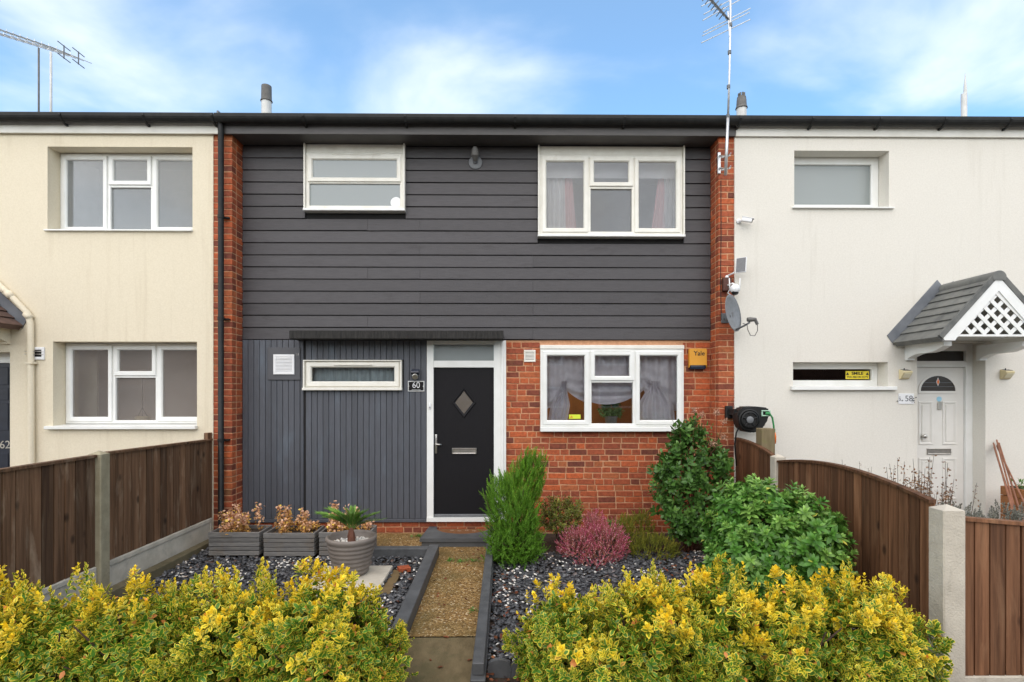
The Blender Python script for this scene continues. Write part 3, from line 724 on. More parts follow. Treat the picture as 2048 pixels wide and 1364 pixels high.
# bedroom: box trim round the window, header board above
def boxed_window(r, header_h, kind):
    x0, x1, z0, z1 = r
    zt = z1 - header_h
    if kind == 'triple': W = triple(H, x0 + 0.022, x1 - 0.022, z0 + 0.02, zt, 6.765, UPVC_OLD, HAZE_L, vents='')
    else: W = window_outer(H, x0 + 0.022, x1 - 0.022, z0 + 0.02, zt, 6.765, UPVC_OLD, 0.042)
    ob('side_trim', bbox(x0, x0 + 0.02, 6.735, 6.90, z0 + 0.02, z1, bev=0.003), UPVC_OLD, W)
    ob('side_trim', bbox(x1 - 0.02, x1, 6.735, 6.90, z0 + 0.02, z1, bev=0.003), UPVC_OLD, W)
    if header_h > 0.02: ob('header_board', bbox(x0 + 0.021, x1 - 0.021, 6.775, 6.84, zt + 0.003, z1, bev=0.004), UPVC_OLD, W)
    ob('sill', bbox(x0 - 0.004, x1 + 0.004, 6.725, 6.90, z0 - 0.012, z0 + 0.019, bev=0.005), UPVC, W)
    return W, (x0 + 0.022, x1 - 0.022, z0 + 0.02, zt)
W1, q = boxed_window(wUR, 0.115, 'triple')
W2, q2 = boxed_window(wUL, 0.115, 'double')
zm = q2[2] + (q2[3] - q2[2]) * 0.485
sash(W2, q2[0] + 0.03, q2[1] - 0.03, zm, q2[3] - 0.03, 6.749, UPVC_OLD, FROST)
ob('transom', bbox(q2[0] + 0.041, q2[1] - 0.041, 6.768, 6.83, zm - 0.02, zm + 0.012, bev=0.003), UPVC_OLD, W2)
pane(W2, q2[0] + 0.04, q2[1] - 0.04, q2[2] + 0.04, zm - 0.016, 6.79, FROST)
vent(W2, q2[0] + 0.33, q2[1] - 0.28, q2[3] - 0.018, 6.764, UPVC_OLD)
x0, x1, z0, z1 = wLR
W3 = triple(H, x0, x1, z0 + 0.045, z1 - 0.05, 6.765, UPVC, vents='c', gsplit=0.41)
ob('header_board', bbox(x0 - 0.004, x1 + 0.004, 6.755, 6.86, z1 - 0.049, z1, bev=0.005), UPVC_OLD, W3)
ob('sill', bbox(x0 - 0.004, x1 + 0.004, 6.715, 6.90, z0 - 0.012, z0 + 0.043, bev=0.006), UPVC, W3)
x0, x1, z0, z1 = wLL
W4 = window_outer(H, x0 + 0.02, x1 - 0.02, z0 + 0.024, z1 - 0.016, 6.78, UPVC_OLD, 0.034)
sash(W4, x0 + 0.036, x1 - 0.036, z0 + 0.04, z1 - 0.03, 6.762, UPVC_OLD, GLASS, 0.062)
vent(W4, x0 + 0.38, x1 - 0.36, z1 - 0.060, 6.761, UPVC_OLD)
for a, b in ((x0, x0 + 0.019), (x1 - 0.019, x1)): ob('side_trim', bbox(a, b, 6.745, 6.9, z0 + 0.024, z1 - 0.016, bev=0.003), UPVC_OLD, W4)
ob('head_trim', bbox(x0, x1, 6.745, 6.9, z1 - 0.015, z1, bev=0.003), UPVC_OLD, W4)
ob('sill', bbox(x0 - 0.004, x1 + 0.004, 6.725, 6.9, z0 - 0.01, z0 + 0.023, bev=0.004), UPVC_OLD, W4)
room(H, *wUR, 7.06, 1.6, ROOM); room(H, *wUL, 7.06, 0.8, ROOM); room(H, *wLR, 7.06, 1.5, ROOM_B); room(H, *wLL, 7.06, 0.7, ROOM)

# door set
D = bmesh.new()
fw = 0.09
xl, xr = ax(868, 6.83), ax(988, 6.83)
zt0, zt1 = az(735, 6.83), az(725, 6.83)
box(D, dX0, xl, 6.775, 6.90, dZ0 + 0.05, dZ1)
box(D, xr, dX1, 6.775, 6.90, dZ0 + 0.05, dZ1)
box(D, xl + 0.001, xr - 0.001, 6.778, 6.90, az(689, 6.8), dZ1 - 0.001)
box(D, xl + 0.001, xr - 0.001, 6.778, 6.90, zt0, zt1 + 0.02)
box(D, dX0, dX1, 6.755, 6.91, dZ0, dZ0 + 0.049)
door = ob('front_door', D, UPVC, H)
ob('frame_edge', bbox(dX1 - 0.062, dX1 - 0.03, 6.762, 6.7745, dZ0 + 0.05, dZ1, bev=0.004), UPVC, door)
ob('door_leaf', bbox(xl + 0.002, xr - 0.002, 6.815, 6.86, dZ0 + 0.075, zt0 - 0.004, bev=0.003), DOOR_B, door)
ob('weather_bar', bbox(xl + 0.004, xr - 0.004, 6.79, 6.815, dZ0 + 0.0505, dZ0 + 0.085, bev=0.006), GREY_METAL, door)
ob('transom_pane', bbox(xl + 0.002, xr - 0.002, 6.82, 6.828, zt1 + 0.022, az(690, 6.8), bev=0), FROST, door)
cx, cz = at(928, 805, 6.81)
def diamond(bm, rx, rz, w, y0, y1):
    o_ = [(cx - rx, cz), (cx, cz - rz), (cx + rx, cz), (cx, cz + rz)]; k_ = 1 - w
    i_ = [(cx - rx * k_, cz), (cx, cz - rz * k_), (cx + rx * k_, cz), (cx, cz + rz * k_)]
    lo_ = [[bm.verts.new((x, y, z)) for x, z in P] for P, y in ((o_, y1), (o_, y0 + 0.006), ([(cx + (x - cx) * 0.93, cz + (z - cz) * 0.93) for x, z in o_], y0), (i_, y0 + 0.01), (i_, y1))]
    for a, b in zip(lo_, lo_[1:] + lo_[:1]):
        for k in range(4): bm.faces.new((a[k], a[(k + 1) % 4], b[(k + 1) % 4], b[k]))
bm = bmesh.new(); diamond(bm, 0.152, 0.195, 0.27, 6.797, 6.814); ob('diamond_frame', bm, DOOR_B, door)
bm = bmesh.new(); prism(bm, [(cx - 0.115, cz), (cx, cz - 0.147), (cx + 0.115, cz), (cx, cz + 0.147)], 6.808, 6.8135); ob('diamond_pane', bm, FROST_L, door)
hx, hz = at(872, 888, 6.81)
hp = ob('handle', bbox(hx - 0.014, hx + 0.014, 6.806, 6.8148, hz - 0.12, hz + 0.12, bev=0.006, seg=2), CHROME, door, 'auto')
bm = bmesh.new(); tube(bm, [(hx, 6.806, hz), (hx, 6.765, hz), (hx + 0.02, 6.755, hz), (hx + 0.075, 6.757, hz - 0.004)], [0.012, 0.011, 0.012, 0.009], 10); ob('handle_lever', bm, CHROME, door, True)
lx0, lz1 = at(904, 896, 6.81); lx1, lz0 = at(953, 908, 6.81)
bm = bmesh.new(); ring_frame(bm, lx0, lx1, lz0, lz1, 0.016, 6.797, 6.8148, 0.006, 0.006); ob('letterbox', bm, CHROME, door)
ob('letter_flap', bbox(lx0 + 0.014, lx1 - 0.014, 6.803, 6.8146, lz0 + 0.014, lz1 - 0.014, bev=0.002), CHROME, door)
bz = at(860, 812, 6.77)
bell = ob('door_bell', bbox(bz[0] - 0.014, bz[0] + 0.014, 6.758, 6.7748, bz[1] - 0.036, bz[1] + 0.036, bev=0.005), WHITE_P, door)
bm = bmesh.new(); lathe(bm, [(0.008, 0), (0.008, 0.004), (0.005, 0.005)], (bz[0], 6.758, bz[1] - 0.014), 12, 'y'); ob('bell_button', bm, GREY_METAL, door)

# eaves: fascia, soffit, gutter, roof
def eaves(house, x0, x1, fm, roofx0, roofx1, soffit_to, nbr, z_off=0.0):
    z0, z1 = ZF0 + z_off, ZF1 + z_off
    ob('fascia', bbox(x0, x1, YF, YF + 0.022, z0, z1 + 0.03, bev=0.003), fm, house)
    ob('soffit', bbox(x0, x1, YF + 0.023, soffit_to, z0 + 0.012, z0 + 0.024, bev=0), fm, house)
    bm = bmesh.new(); c = (YF - 0.064, z1 + 0.035); prof = []
    for k in range(11):
        a = math.pi + math.pi * k / 10; prof.append((c[0] + 0.060 * math.cos(a), c[1] + 0.075 * math.sin(a)))
    prof = [(prof[0][0], prof[0][1] + 0.015)] + prof + [(prof[-1][0], prof[-1][1] + 0.015)]
    inn = [(c[0] + (y - c[0]) * 0.93, z + 0.004 if 0 < i_ < len(prof) - 1 else z) for i_, (y, z) in enumerate(prof)][::-1]
    prism_x(bm, prof + inn, x0, x1)
    g = ob('gutter', bm, BLACKP, house)
    for u in nbr:
        bm = bmesh.new()
        for s in (-0.012,): prism_x(bm, [(YF - 0.128, c[1] + 0.01), (YF - 0.131, c[1] - 0.02), (YF - 0.10, c[1] - 0.072), (YF - 0.03, c[1] - 0.098), (YF - 0.002, c[1] - 0.10), (YF - 0.002, c[1] - 0.079), (YF - 0.064, c[1] - 0.077), (YF - 0.11, c[1] - 0.045), (YF - 0.1255, c[1])], u + s, u - s)
        ob('gutter_bracket', bm, BLACKP, g)
    ze = z1 + 0.062; pitch = math.tan(R(11))
    bm = bmesh.new(); prism_x(bm, [(YF - 0.045, ze - 0.012), (YF - 0.045, ze + 0.012), (10.6, ze + 0.012 + 4.145 * pitch), (14.5, ze), (14.5, ze - 0.06), (10.6, ze - 0.07 + 4.145 * pitch)], roofx0, roofx1)
    return ob('roof', bm, ROOFING, house)
eaves(H, PL0 + 0.10, PR1 - 0.03, FASCIA, PL0 + 0.10, PR1 - 0.03, YC + 0.03, [-2.4, -1.2, 0.1, 1.4])

# canopy strip over door and slot window
c0, c1 = ax(578, 6.5), ax(1007, 6.5)
can = thing('door_canopy', 'long thin black felt-edged canopy above the front door and slot window', 'canopy', ((c0 + c1) / 2, 6.65, az(678, 6.5)))
ob('edge_board', bbox(c0, c1, 6.50, 6.53, az(678, 6.5), az(661, 6.5), bev=0.006), FELT, can)
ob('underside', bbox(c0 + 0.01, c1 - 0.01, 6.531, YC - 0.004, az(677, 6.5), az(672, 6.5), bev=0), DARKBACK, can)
ob('felt_top', bbox(c0 + 0.004, c1 - 0.004, 6.531, YC - 0.012, az(666, 6.5), az(663.5, 6.5), bev=0), FELT, can)
for k in range(2): ob('end_board', bbox((c0, c1 - 0.02)[k], (c0 + 0.02, c1)[k], 6.531, YC - 0.006, az(677, 6.5), az(666, 6.5), bev=0), FELT, can)

# ------------------------------------------------------------------ cream house (left)
YL = 6.54; YWL = 6.72
HL = thing('cream_house', 'cream rendered neighbouring house with white windows on the left', 'house', (-5.5, 6.8, 0))
lu = win_rect(95, 293, 385, 460, YL); ll = win_rect(106, 683, 394, 854, YL)
ldo = (-7.1, ax(20, YL) , 0.0, az(705, YL))
bm = bmesh.new(); wall_holes(bm, -9.5, PL0 + 0.008, -0.1, ZF0 + 0.1, YL, 6.82, [lu, ll, ldo]); ob('wall', bm, CREAM, HL)
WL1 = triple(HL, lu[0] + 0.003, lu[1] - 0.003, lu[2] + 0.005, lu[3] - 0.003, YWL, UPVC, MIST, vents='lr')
sill(WL1, lu[0] - 0.02, lu[1] + 0.004, lu[2] - 0.018, lu[2] + 0.004, YL - 0.035, YWL + 0.01, UPVC)
WL2 = triple(HL, ll[0] + 0.003, ll[1] - 0.003, ll[2] + 0.03, ll[3] - 0.003, YWL, UPVC, HAZE_T, vents='lr', gsplit=0.41)
sill(WL2, ll[0] - 0.06, ll[1] + 0.01, ll[2] - 0.02, ll[2] + 0.018, YL - 0.06, YWL + 0.01, UPVC)
room(HL, *lu, 6.83, 1.0, ROOM); room(HL, *ll, 6.83, 0.75, ROOM_T)
eaves(HL, -9.6, PL0 + 0.095, FASCIA_W, -9.6, PL0 + 0.095, YL + 0.02, [-7.0, ax(122, 6.4), ax(288, 6.4), ax(425, 6.4)])
bm = bmesh.new(); prism_x(bm, [(YF - 0.03, ZF1 + 0.075), (YF - 0.03, ZF1 + 0.125), (YF + 0.25, ZF1 + 0.135), (YF + 0.25, ZF1 + 0.10)], PL0 + 0.085, PL0 + 0.105); ob('verge_cap', bm, LEAD, HL)
dl = ob('front_door', bbox(ldo[0], ldo[1] + 0.12, 6.74, 6.78, 0.02, az(727, 6.74), bev=0.003), DOOR_NAVY, HL)
for k, (v0, v1) in enumerate(((735, 770), (776, 800), (806, 860), (905, 1010))):
    ob('door_panel', bbox(ldo[0] + 0.2, ax(17, 6.74), 6.733, 6.7395, az(v1, 6.74), az(v0, 6.74), bev=0.003), DOOR_NAVY, dl)
tx, tz = at(10, 890, 6.735)
text('number', 'J62', 0.135, tx - 0.02, 6.738, tz, CHROME, dl)
ob('door_head', bbox(ldo[0], ldo[1] + 0.12, 6.73, 6.79, az(726.5, 6.74), ldo[3] + 0.02, bev=0.003), UPVC, HL)
room(HL, -7.1, -6.0, 0.4, 2.0, 6.86, 0.6, ROOM_D)
# flue terminal of the cream house
fx, fz = at(77, 707, YL)
fl = thing('wall_flue', 'square white wall flue with black outlet beside the cream drainpipe', 'flue', (fx, YL - 0.01, fz - 0.07))
bm = bmesh.new(); ring_frame(bm, fx - 0.078, fx + 0.078, fz - 0.075, fz + 0.075, 0.035, YL - 0.02, YL - 0.001, 0.01, 0.01); ob('wall_plate', bm, WHITE_P, fl)
bm = bmesh.new(); box(bm, fx - 0.05, fx + 0.05, YL - 0.004, YL - 0.001, fz - 0.05, fz + 0.05); ob('outlet', bm, BLACKP, fl)
for dz in (0.022, -0.012):
    bm = bmesh.new(); tube(bm, [(fx - 0.115, YL - 0.06, fz + dz), (fx + 0.05, YL - 0.045, fz + dz), (fx + 0.075, YL - 0.015, fz + dz)], 0.004, 6); ob('guard_wire', bm, CHROME, fl)
# drainpipe of the cream house
YD = YL - 0.045
pp = [at(-40, 535, YD), at(20, 590, YD), at(56, 627, YD), at(61, 648, YD), at(63, 930, YD), at(63, 1050, YD)]
bm = bmesh.new(); tube(bm, [(x, YD, z) for x, z in pp], 0.034, 12)
dpc = ob('drainpipe', bm, CREAM, None, True); tag(dpc, 'cream painted drainpipe slanting to the porch on the cream house', 'drainpipe')
bm = bmesh.new(); x, z = at(62, 726, YD); box(bm, x - 0.05, x + 0.05, YD - 0.038, YL - 0.001, z - 0.012, z + 0.012); ob('pipe_clip', bm, CREAM, dpc)
for uu, vv in ((20, 590), (57, 632)):
    x, z = at(uu, vv, YD); bm = bmesh.new(); tube(bm, [(x - 0.03, YD, z + 0.03), (x + 0.025, YD, z - 0.03)], 0.041, 12); ob('pipe_collar', bm, CREAM, dpc, True)

# black downpipe on the left pier
xd, yd = ax(441.5, 6.47), 6.475
bm = bmesh.new(); tube(bm, [(xd, yd - 0.02, ZF1 - 0.02), (xd, yd, ZF1 - 0.12), (xd, yd, 0.06), (xd, yd - 0.03, 0.02)], 0.033, 14)
dpb = ob('downpipe', bm, BLACKP, None, True); tag(dpb, 'black plastic downpipe running down the left brick pier', 'downpipe')
for v_ in (435, 638, 880):
    zc = az(v_, yd); bm = bmesh.new(); tube(bm, [(xd, yd, zc - 0.02), (xd, yd, zc + 0.02)], 0.038, 14); box(bm, xd - 0.01, xd + 0.075, yd + 0.028, YP + 0.002, zc - 0.008, zc + 0.008); ob('pipe_clip', bm, BLACKP, dpb)

# ------------------------------------------------------------------ porch canopies
def porch(label, xc, yw, yf, z_eave, z_apex, hw, tile_m, name='porch_canopy'):
    t = thing(name, label, 'porch canopy', (xc, (yw + yf) / 2, z_eave - 0.15))
    rise = z_apex - z_eave; L = math.hypot(hw, rise); n = 7
    for s in (-1, 1):
        ux, uz = s * hw / L, -rise / L               # down the slope
        nx, nz_ = s * rise / L, hw / L               # outwards
        for k in range(n):
            a, b = L * k / n, L * (k + 1) / n + 0.012
            bm = bmesh.new()
            p = lambda d, h: (xc + ux * d + nx * h, z_apex + uz * d + nz_ * h)
            prism(bm, [p(a, 0.004), p(b, 0.016), p(b, 0.040), p(a, 0.022)], yf + 0.03, yw - 0.02)
            ob('roof_tile', bm, tile_m, t)
        bm = bmesh.new(); prism(bm, [p(-0.0, 0.0), p(L, 0.0), p(L, -0.02), p(0, -0.02)], yf + 0.04, yw - 0.004); ob('roof_lining', bm, FASCIA_W, t)
        bm = bmesh.new(); prism(bm, [p(0, 0.055), p(L + 0.02, 0.055), p(L + 0.02, 0.0), p(0, 0.0)], yf, yf + 0.029); ob('verge_trim', bm, tile_m, t)
        bm = bmesh.new(); prism(bm, [p(L + 0.013, 0.042), p(L + 0.033, 0.042), p(L + 0.033, -0.03), p(L + 0.013, -0.03)], yf + 0.03, yw - 0.03); ob('eaves_trim', bm, tile_m, t)
        bm = bmesh.new(); prism(bm, [p(-0.02 if s < 0 else 0.0, 0.14), p(L + 0.0, 0.14), p(L + 0.03, 0.0), p(0, 0.0)], yw - 0.012 - 0.002 * (s > 0), yw - 0.003); ob('wall_flashing', bm, LEAD, t)
        # barge board with a moulded foot
        bb = 0.105
        bm = bmesh.new(); prism(bm, [p(0.0, -0.002), p(L + 0.01, -0.002), (xc + s * (hw - 0.01), z_eave - 0.035), (xc + s * (hw - 0.125), z_eave - 0.035), (xc + s * (hw - 0.135), z_eave - 0.015), (xc + s * (hw - 0.16), z_eave + 0.01), (xc + 0.0, z_apex - bb * L / hw)], yf + 0.006, yf + 0.034); ob('barge_board', bm, UPVC, t)
        # bracket
        bx = xc + s * (hw - 0.16)
        bm = bmesh.new(); zb = z_eave - 0.03; d = (yw - yf) * 0.8
        prof = [(yw - 0.003, zb)] + [(yw - d, zb), (yw - d, zb - 0.05)]
        for k in range(9):
            a = k / 8; prof.append((yw - d * (1 - a) * 0.95 - 0.05 * a, zb - 0.06 - 0.10 * (a + 0.18 * math.sin(2 * math.pi * a))))
        prof += [(yw - 0.05, zb - 0.18), (yw - 0.003, zb - 0.18)]
        prism_x(bm, prof, bx - 0.045, bx + 0.045); ob('bracket', bm, UPVC if tile_m is TILE else CREAM, t)
    bm = bmesh.new()
    prof = [(xc + 0.075 * math.cos(a), z_apex - 0.01 + 0.07 * math.sin(a)) for a in np.linspace(-0.5, math.pi + 0.5, 12)]
    prism(bm, prof, yf - 0.006, yw - 0.014); ob('ridge_tile', bm, tile_m, t, 'auto')
    # gable: lattice and tie rail
    zr = z_eave + 0.03; bm = bmesh.new(); box(bm, xc - hw + 0.13, xc + hw - 0.13, yf + 0.012, yf + 0.04, zr - 0.022, zr); ob('tie_rail', bm, UPVC, t)
    top = z_apex - 0.105 * L / hw; sl = rise / hw
    pitch_ = 0.144
    for dsg in (1, -1):
        for k in range(-7, 8):
            # strips at 45 degrees clipped to the triangle
            c = k * pitch_
            pts = []
            for q_ in np.linspace(-0.7, 0.7, 281):
                x_ = c + dsg * q_; z_ = zr + 0.30 + q_
                if z_ > zr - 0.002 and z_ < top - abs(x_) * sl + 0.012: pts.append((x_, z_))
            if len(pts) < 8: continue
            (xa, za_), (xb, zb_) = pts[0], pts[-1]; w_ = 0.021
            y_ = yf + 0.018 + 0.007 * (dsg > 0)
            bm = bmesh.new(); prism(bm, [(xc + xa - w_ * dsg * .7, za_ + w_ * .7), (xc + xa + w_ * dsg * .7, za_ - w_ * .7), (xc + xb + w_ * dsg * .7, zb_ - w_ * .7), (xc + xb - w_ * dsg * .7, zb_ + w_ * .7)], y_, y_ + 0.006)
            ob('lattice_strip', bm, UPVC, t)
    # flat ceiling set back under the roof
    bm = bmesh.new(); box(bm, xc - hw + 0.05, xc + hw - 0.05, yf + 0.10, yw - 0.004, zr + 0.0, zr + 0.012); ob('ceiling_board', bm, UPVC if tile_m is TILE else CREAM, t)
    return t
YR = 6.53; YWR = 6.71
xpc = ax(1888, YR)
porch('grey tiled gabled porch canopy with white lattice over the white door', xpc, YR, 5.79, 2.37, 3.03, 0.60, TILE)
porch('brown tiled porch canopy cut off by the left edge of the photo', -6.45, YL, 5.75, 2.56, 3.14, 0.615, TILE_R)

# ------------------------------------------------------------------ white house (right)
HR = thing('white_house', 'white rendered neighbouring house with porch on the right', 'house', (5.5, 6.8, 0))
ru = win_rect(1588.5, 301, 1778, 415, YR); rl = win_rect(1586, 724, 1776, 773, YR)
rdo = (ax(1834, YR), ax(1971, YR), -0.02, az(684, YR))
bm = bmesh.new(); wall_holes(bm, PR1 - 0.034, 11.5, -0.1, ZF0 + 0.1, YR, 6.82, [ru, rl, rdo]); ob('wall', bm, WHITE_R, HR)
eaves(HR, PR1 - 0.029, 11.6, FASCIA_W, PR1 - 0.029, 11.6, YR + 0.02, [ax(u, 6.4) for u in (1480, 1625, 1760, 1890, 2020)])
WR1 = window_outer(HR, ru[0] + 0.003, ru[1] - 0.003, ru[2] + 0.006, ru[3] - 0.003, YWR, UPVC, 0.09)
pane(WR1, ru[0] + 0.08, ru[1] - 0.08, ru[2] + 0.08, ru[3] - 0.08, YWR + 0.03, FROST)
sill(WR1, ru[0] - 0.03, ru[1] + 0.045, ru[2] - 0.016, ru[2] + 0.004, YR - 0.035, YWR + 0.01)
WR2 = window_outer(HR, rl[0] + 0.003, rl[1] - 0.003, rl[2] + 0.006, rl[3] - 0.003, YWR, UPVC, 0.075)
pane(WR2, rl[0] + 0.07, rl[1] - 0.07, rl[2] + 0.07, rl[3] - 0.07, YWR + 0.03, GLASS_DK)
sill(WR2, rl[0] - 0.035, rl[1] + 0.075, rl[2] - 0.04, rl[2] + 0.004, YR - 0.055, YWR + 0.01)
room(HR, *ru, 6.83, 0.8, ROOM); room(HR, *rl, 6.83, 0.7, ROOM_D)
# door of the white house
fr_w = 0.085
bm = bmesh.new(); xl2, xr2 = rdo[0] + fr_w, rdo[1] - fr_w
z_tr = az(728, YWR)
box(bm, rdo[0] + 0.002, xl2, YWR, YWR + 0.08, 0.0, rdo[3] - 0.002); box(bm, xr2, rdo[1] - 0.002, YWR, YWR + 0.08, 0.0, rdo[3] - 0.002)
box(bm, xl2 + 0.001, xr2 - 0.001, YWR + 0.002, YWR + 0.08, rdo[3] - 0.09, rdo[3] - 0.003); box(bm, xl2 + 0.001, xr2 - 0.001, YWR + 0.002, YWR + 0.08, z_tr - 0.035, z_tr + 0.04)
dw = ob('front_door', bm, UPVC, HR)
pane(dw, xl2 + 0.001, xr2 - 0.001, z_tr + 0.041, rdo[3] - 0.091, YWR + 0.035, FROST_DK).name = 'transom_pane'
ob('door_leaf', bbox(xl2 + 0.003, xr2 - 0.003, YWR + 0.03, YWR + 0.07, 0.03, z_tr - 0.038, bev=0.003), DOOR_W, dw)
YDL = YWR + 0.03
dcx = (xl2 + xr2) / 2; lw = (xr2 - xl2)
fz0 = az(782, YDL); fr_ = lw * 0.33
def fan(bm, r_, y0, y1, hole=0):
    ang = np.linspace(0, math.pi, 17)
    if not hole: prism(bm, [(dcx + r_ * math.cos(a), fz0 + r_ * 0.86 * math.sin(a)) for a in ang], y0, y1)
    else:
        for a, b in zip(ang, ang[1:]): prism(bm, [(dcx + r_ * math.cos(a), fz0 + r_ * .86 * math.sin(a)), (dcx + r_ * math.cos(b), fz0 + r_ * .86 * math.sin(b)), (dcx + hole * math.cos(b), fz0 + hole * .86 * math.sin(b)), (dcx + hole * math.cos(a), fz0 + hole * .86 * math.sin(a))], y0, y1)
        prism(bm, [(dcx - r_, fz0 - 0.03), (dcx + r_, fz0 - 0.03), (dcx + r_, fz0), (dcx - r_, fz0)], y0, y1)
bm = bmesh.new(); fan(bm, fr_ + 0.028, YDL - 0.011, YDL - 0.001, fr_); ob('fanlight_frame', bm, DOOR_W, dw)
bm = bmesh.new(); fan(bm, fr_, YDL - 0.005, YDL - 0.001); fanp = ob('fanlight_pane', bm, FROST_DK, dw)
for zz_, hh in ((0.055, 1), (0.105, 1)):
    bm = bmesh.new(); wv = fr_ * math.sqrt(max(0, 1 - (zz_ / (fr_ * .86)) ** 2)); box(bm, dcx - wv, dcx + wv, YDL - 0.0075, YDL - 0.0052, fz0 + zz_ - 0.002, fz0 + zz_ + 0.002); ob('leading', bm, LEAD, dw)
for s, z_, c_ in ((0.022, 0.115, WHITE_P), (0.016, 0.115, ORANGE_P)):
    bm = bmesh.new(); prism(bm, [(dcx - s, fz0 + z_), (dcx, fz0 + z_ - s * 2.4), (dcx + s, fz0 + z_), (dcx, fz0 + z_ + s * 2.4)], YDL - (0.009 if c_ is WHITE_P else 0.0105), YDL - 0.0052); ob('glass_diamond', bm, c_, dw)
for (v0, v1) in ((803, 890), (917, 1000)):
    for s in (-1, 1):
        xa, xb = dcx + s * lw * 0.09, dcx + s * lw * 0.36
        bm = bmesh.new(); ring_frame(bm, min(xa, xb), max(xa, xb), az(v1, YDL), az(v0, YDL), 0.028, YDL - 0.010, YDL - 0.0005, 0.012, 0.008); ob('door_moulding', bm, DOOR_W, dw)
        ob('door_panel', bbox(min(xa, xb) + 0.04, max(xa, xb) - 0.04, YDL - 0.007, YDL - 0.0005, az(v1, YDL) + 0.04, az(v0, YDL) - 0.04, bev=0.006), DOOR_W, dw)
la, lb = at(1853, 897, YDL), at(1901, 909, YDL)
bm = bmesh.new(); ring_frame(bm, la[0], lb[0], lb[1], la[1], 0.016, YDL - 0.016, YDL - 0.001, 0.006, 0.006); ob('letterbox', bm, CHROME, dw)
ob('letter_flap', bbox(la[0] + 0.014, lb[0] - 0.014, YDL - 0.010, YDL - 0.001, lb[1] + 0.014, la[1] - 0.014, bev=0.002), CHROME, dw)
kx, kz = at(1839, 872, YDL)
bm = bmesh.new(); lathe(bm, [(0.022, 0.001), (0.012, 0.012), (0.010, 0.03), (0.026, 0.045), (0.026, 0.058), (0.012, 0.066)], (kx + 0.03, YDL, kz), 16, 'y'); ob('door_knob', bm, CHROME, dw, True)
kx, kz = at(1878, 798, YDL)
bm = bmesh.new(); lathe(bm, [(0.032, 0.001), (0.032, 0.004)], (kx, YDL, kz), 20, 'y'); ob('round_badge', bm, mat('pale_blue', (0.30, 0.55, 0.68), None, 0.4), dw)
bm = bbox(kx - 0.024, kx + 0.024, YDL - 0.02, YDL - 0.001, kz - 0.135, kz - 0.035, bev=0.006); ob('door_knocker', bm, CHROME, dw)
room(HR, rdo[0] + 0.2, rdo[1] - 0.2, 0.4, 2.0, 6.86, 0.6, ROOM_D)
# sticker in the slot window
s0, s1 = at(1694, 742, YWR), at(1741, 758, YWR)
st = thing('warning_sticker', 'yellow CCTV warning sticker in the slot window of the white house', 'sticker', ((s0[0] + s1[0]) / 2, YWR + 0.02, s1[1]))
bm = bmesh.new(); box(bm, s0[0], s1[0], YWR + 0.0265, YWR + 0.0292, s1[1], s0[1]); ob('sticker_sheet', bm, STICKER, st)
mx_, mz_ = (s0[0] + s1[0]) / 2, (s0[1] + s1[1]) / 2
text('lettering', 'SMILE', 0.052, mx_, YWR + 0.0255, mz_ + 0.020, INK, st, 0.0012, 1.15); text('lettering', 'YOU ARE ON CCTV', 0.030, mx_, YWR + 0.0255, mz_ - 0.025, INK, st, 0.0006)
for s in (-1, 1):
    bm = bmesh.new(); prism(bm, [(mx_ + s * 0.125 - 0.02, mz_ + 0.0), (mx_ + s * 0.125 + 0.02, mz_ + 0.0), (mx_ + s * 0.125, mz_ + 0.036)], YWR + 0.0252, YWR + 0.0262); ob('warning_triangle', bm, INK, st)
# solar wall lights
for u_, lab in ((1806, 'ivory solar wall light left of the white front door'), (2008, 'ivory solar wall light right of the white front door')):
    x, z = at(u_, 748, YR)
    t = thing('solar_light', lab, 'wall light', (x, YR - 0.04, z - 0.06), 'solar lights beside the white door')
    bm = bmesh.new(); prism_x(bm, [(YR - 0.002, z + 0.055), (YR - 0.085, z + 0.035), (YR - 0.09, z + 0.015), (YR - 0.03, z - 0.06), (YR - 0.002, z - 0.065)], x - 0.055, x + 0.055); bmesh.ops.bevel(bm, geom=bm.edges[:], offset=0.004, segments=1, affect='EDGES'); ob('lamp_body', bm, IVORY, t)
    bm = bmesh.new(); prism_x(bm, [(YR - 0.012, z + 0.0565), (YR - 0.075, z + 0.0415), (YR - 0.075, z + 0.0385), (YR - 0.012, z + 0.0535)], x - 0.042, x + 0.042); ob('solar_panel', bm, SOLAR, t)
    bm = bmesh.new(); prism_x(bm, [(YR - 0.086, z + 0.006), (YR - 0.046, z - 0.044), (YR - 0.049, z - 0.047), (YR - 0.089, z + 0.003)], x - 0.04, x + 0.04); ob('lens', bm, mat('ivory_lens', (0.78, 0.72, 0.52), None, 0.3), t)
    bm = bmesh.new(); lathe(bm, [(0.006, 0), (0.006, 0.02)], (x, YR - 0.02, z + 0.05), 8); ob('sensor', bm, BLACKP, t)
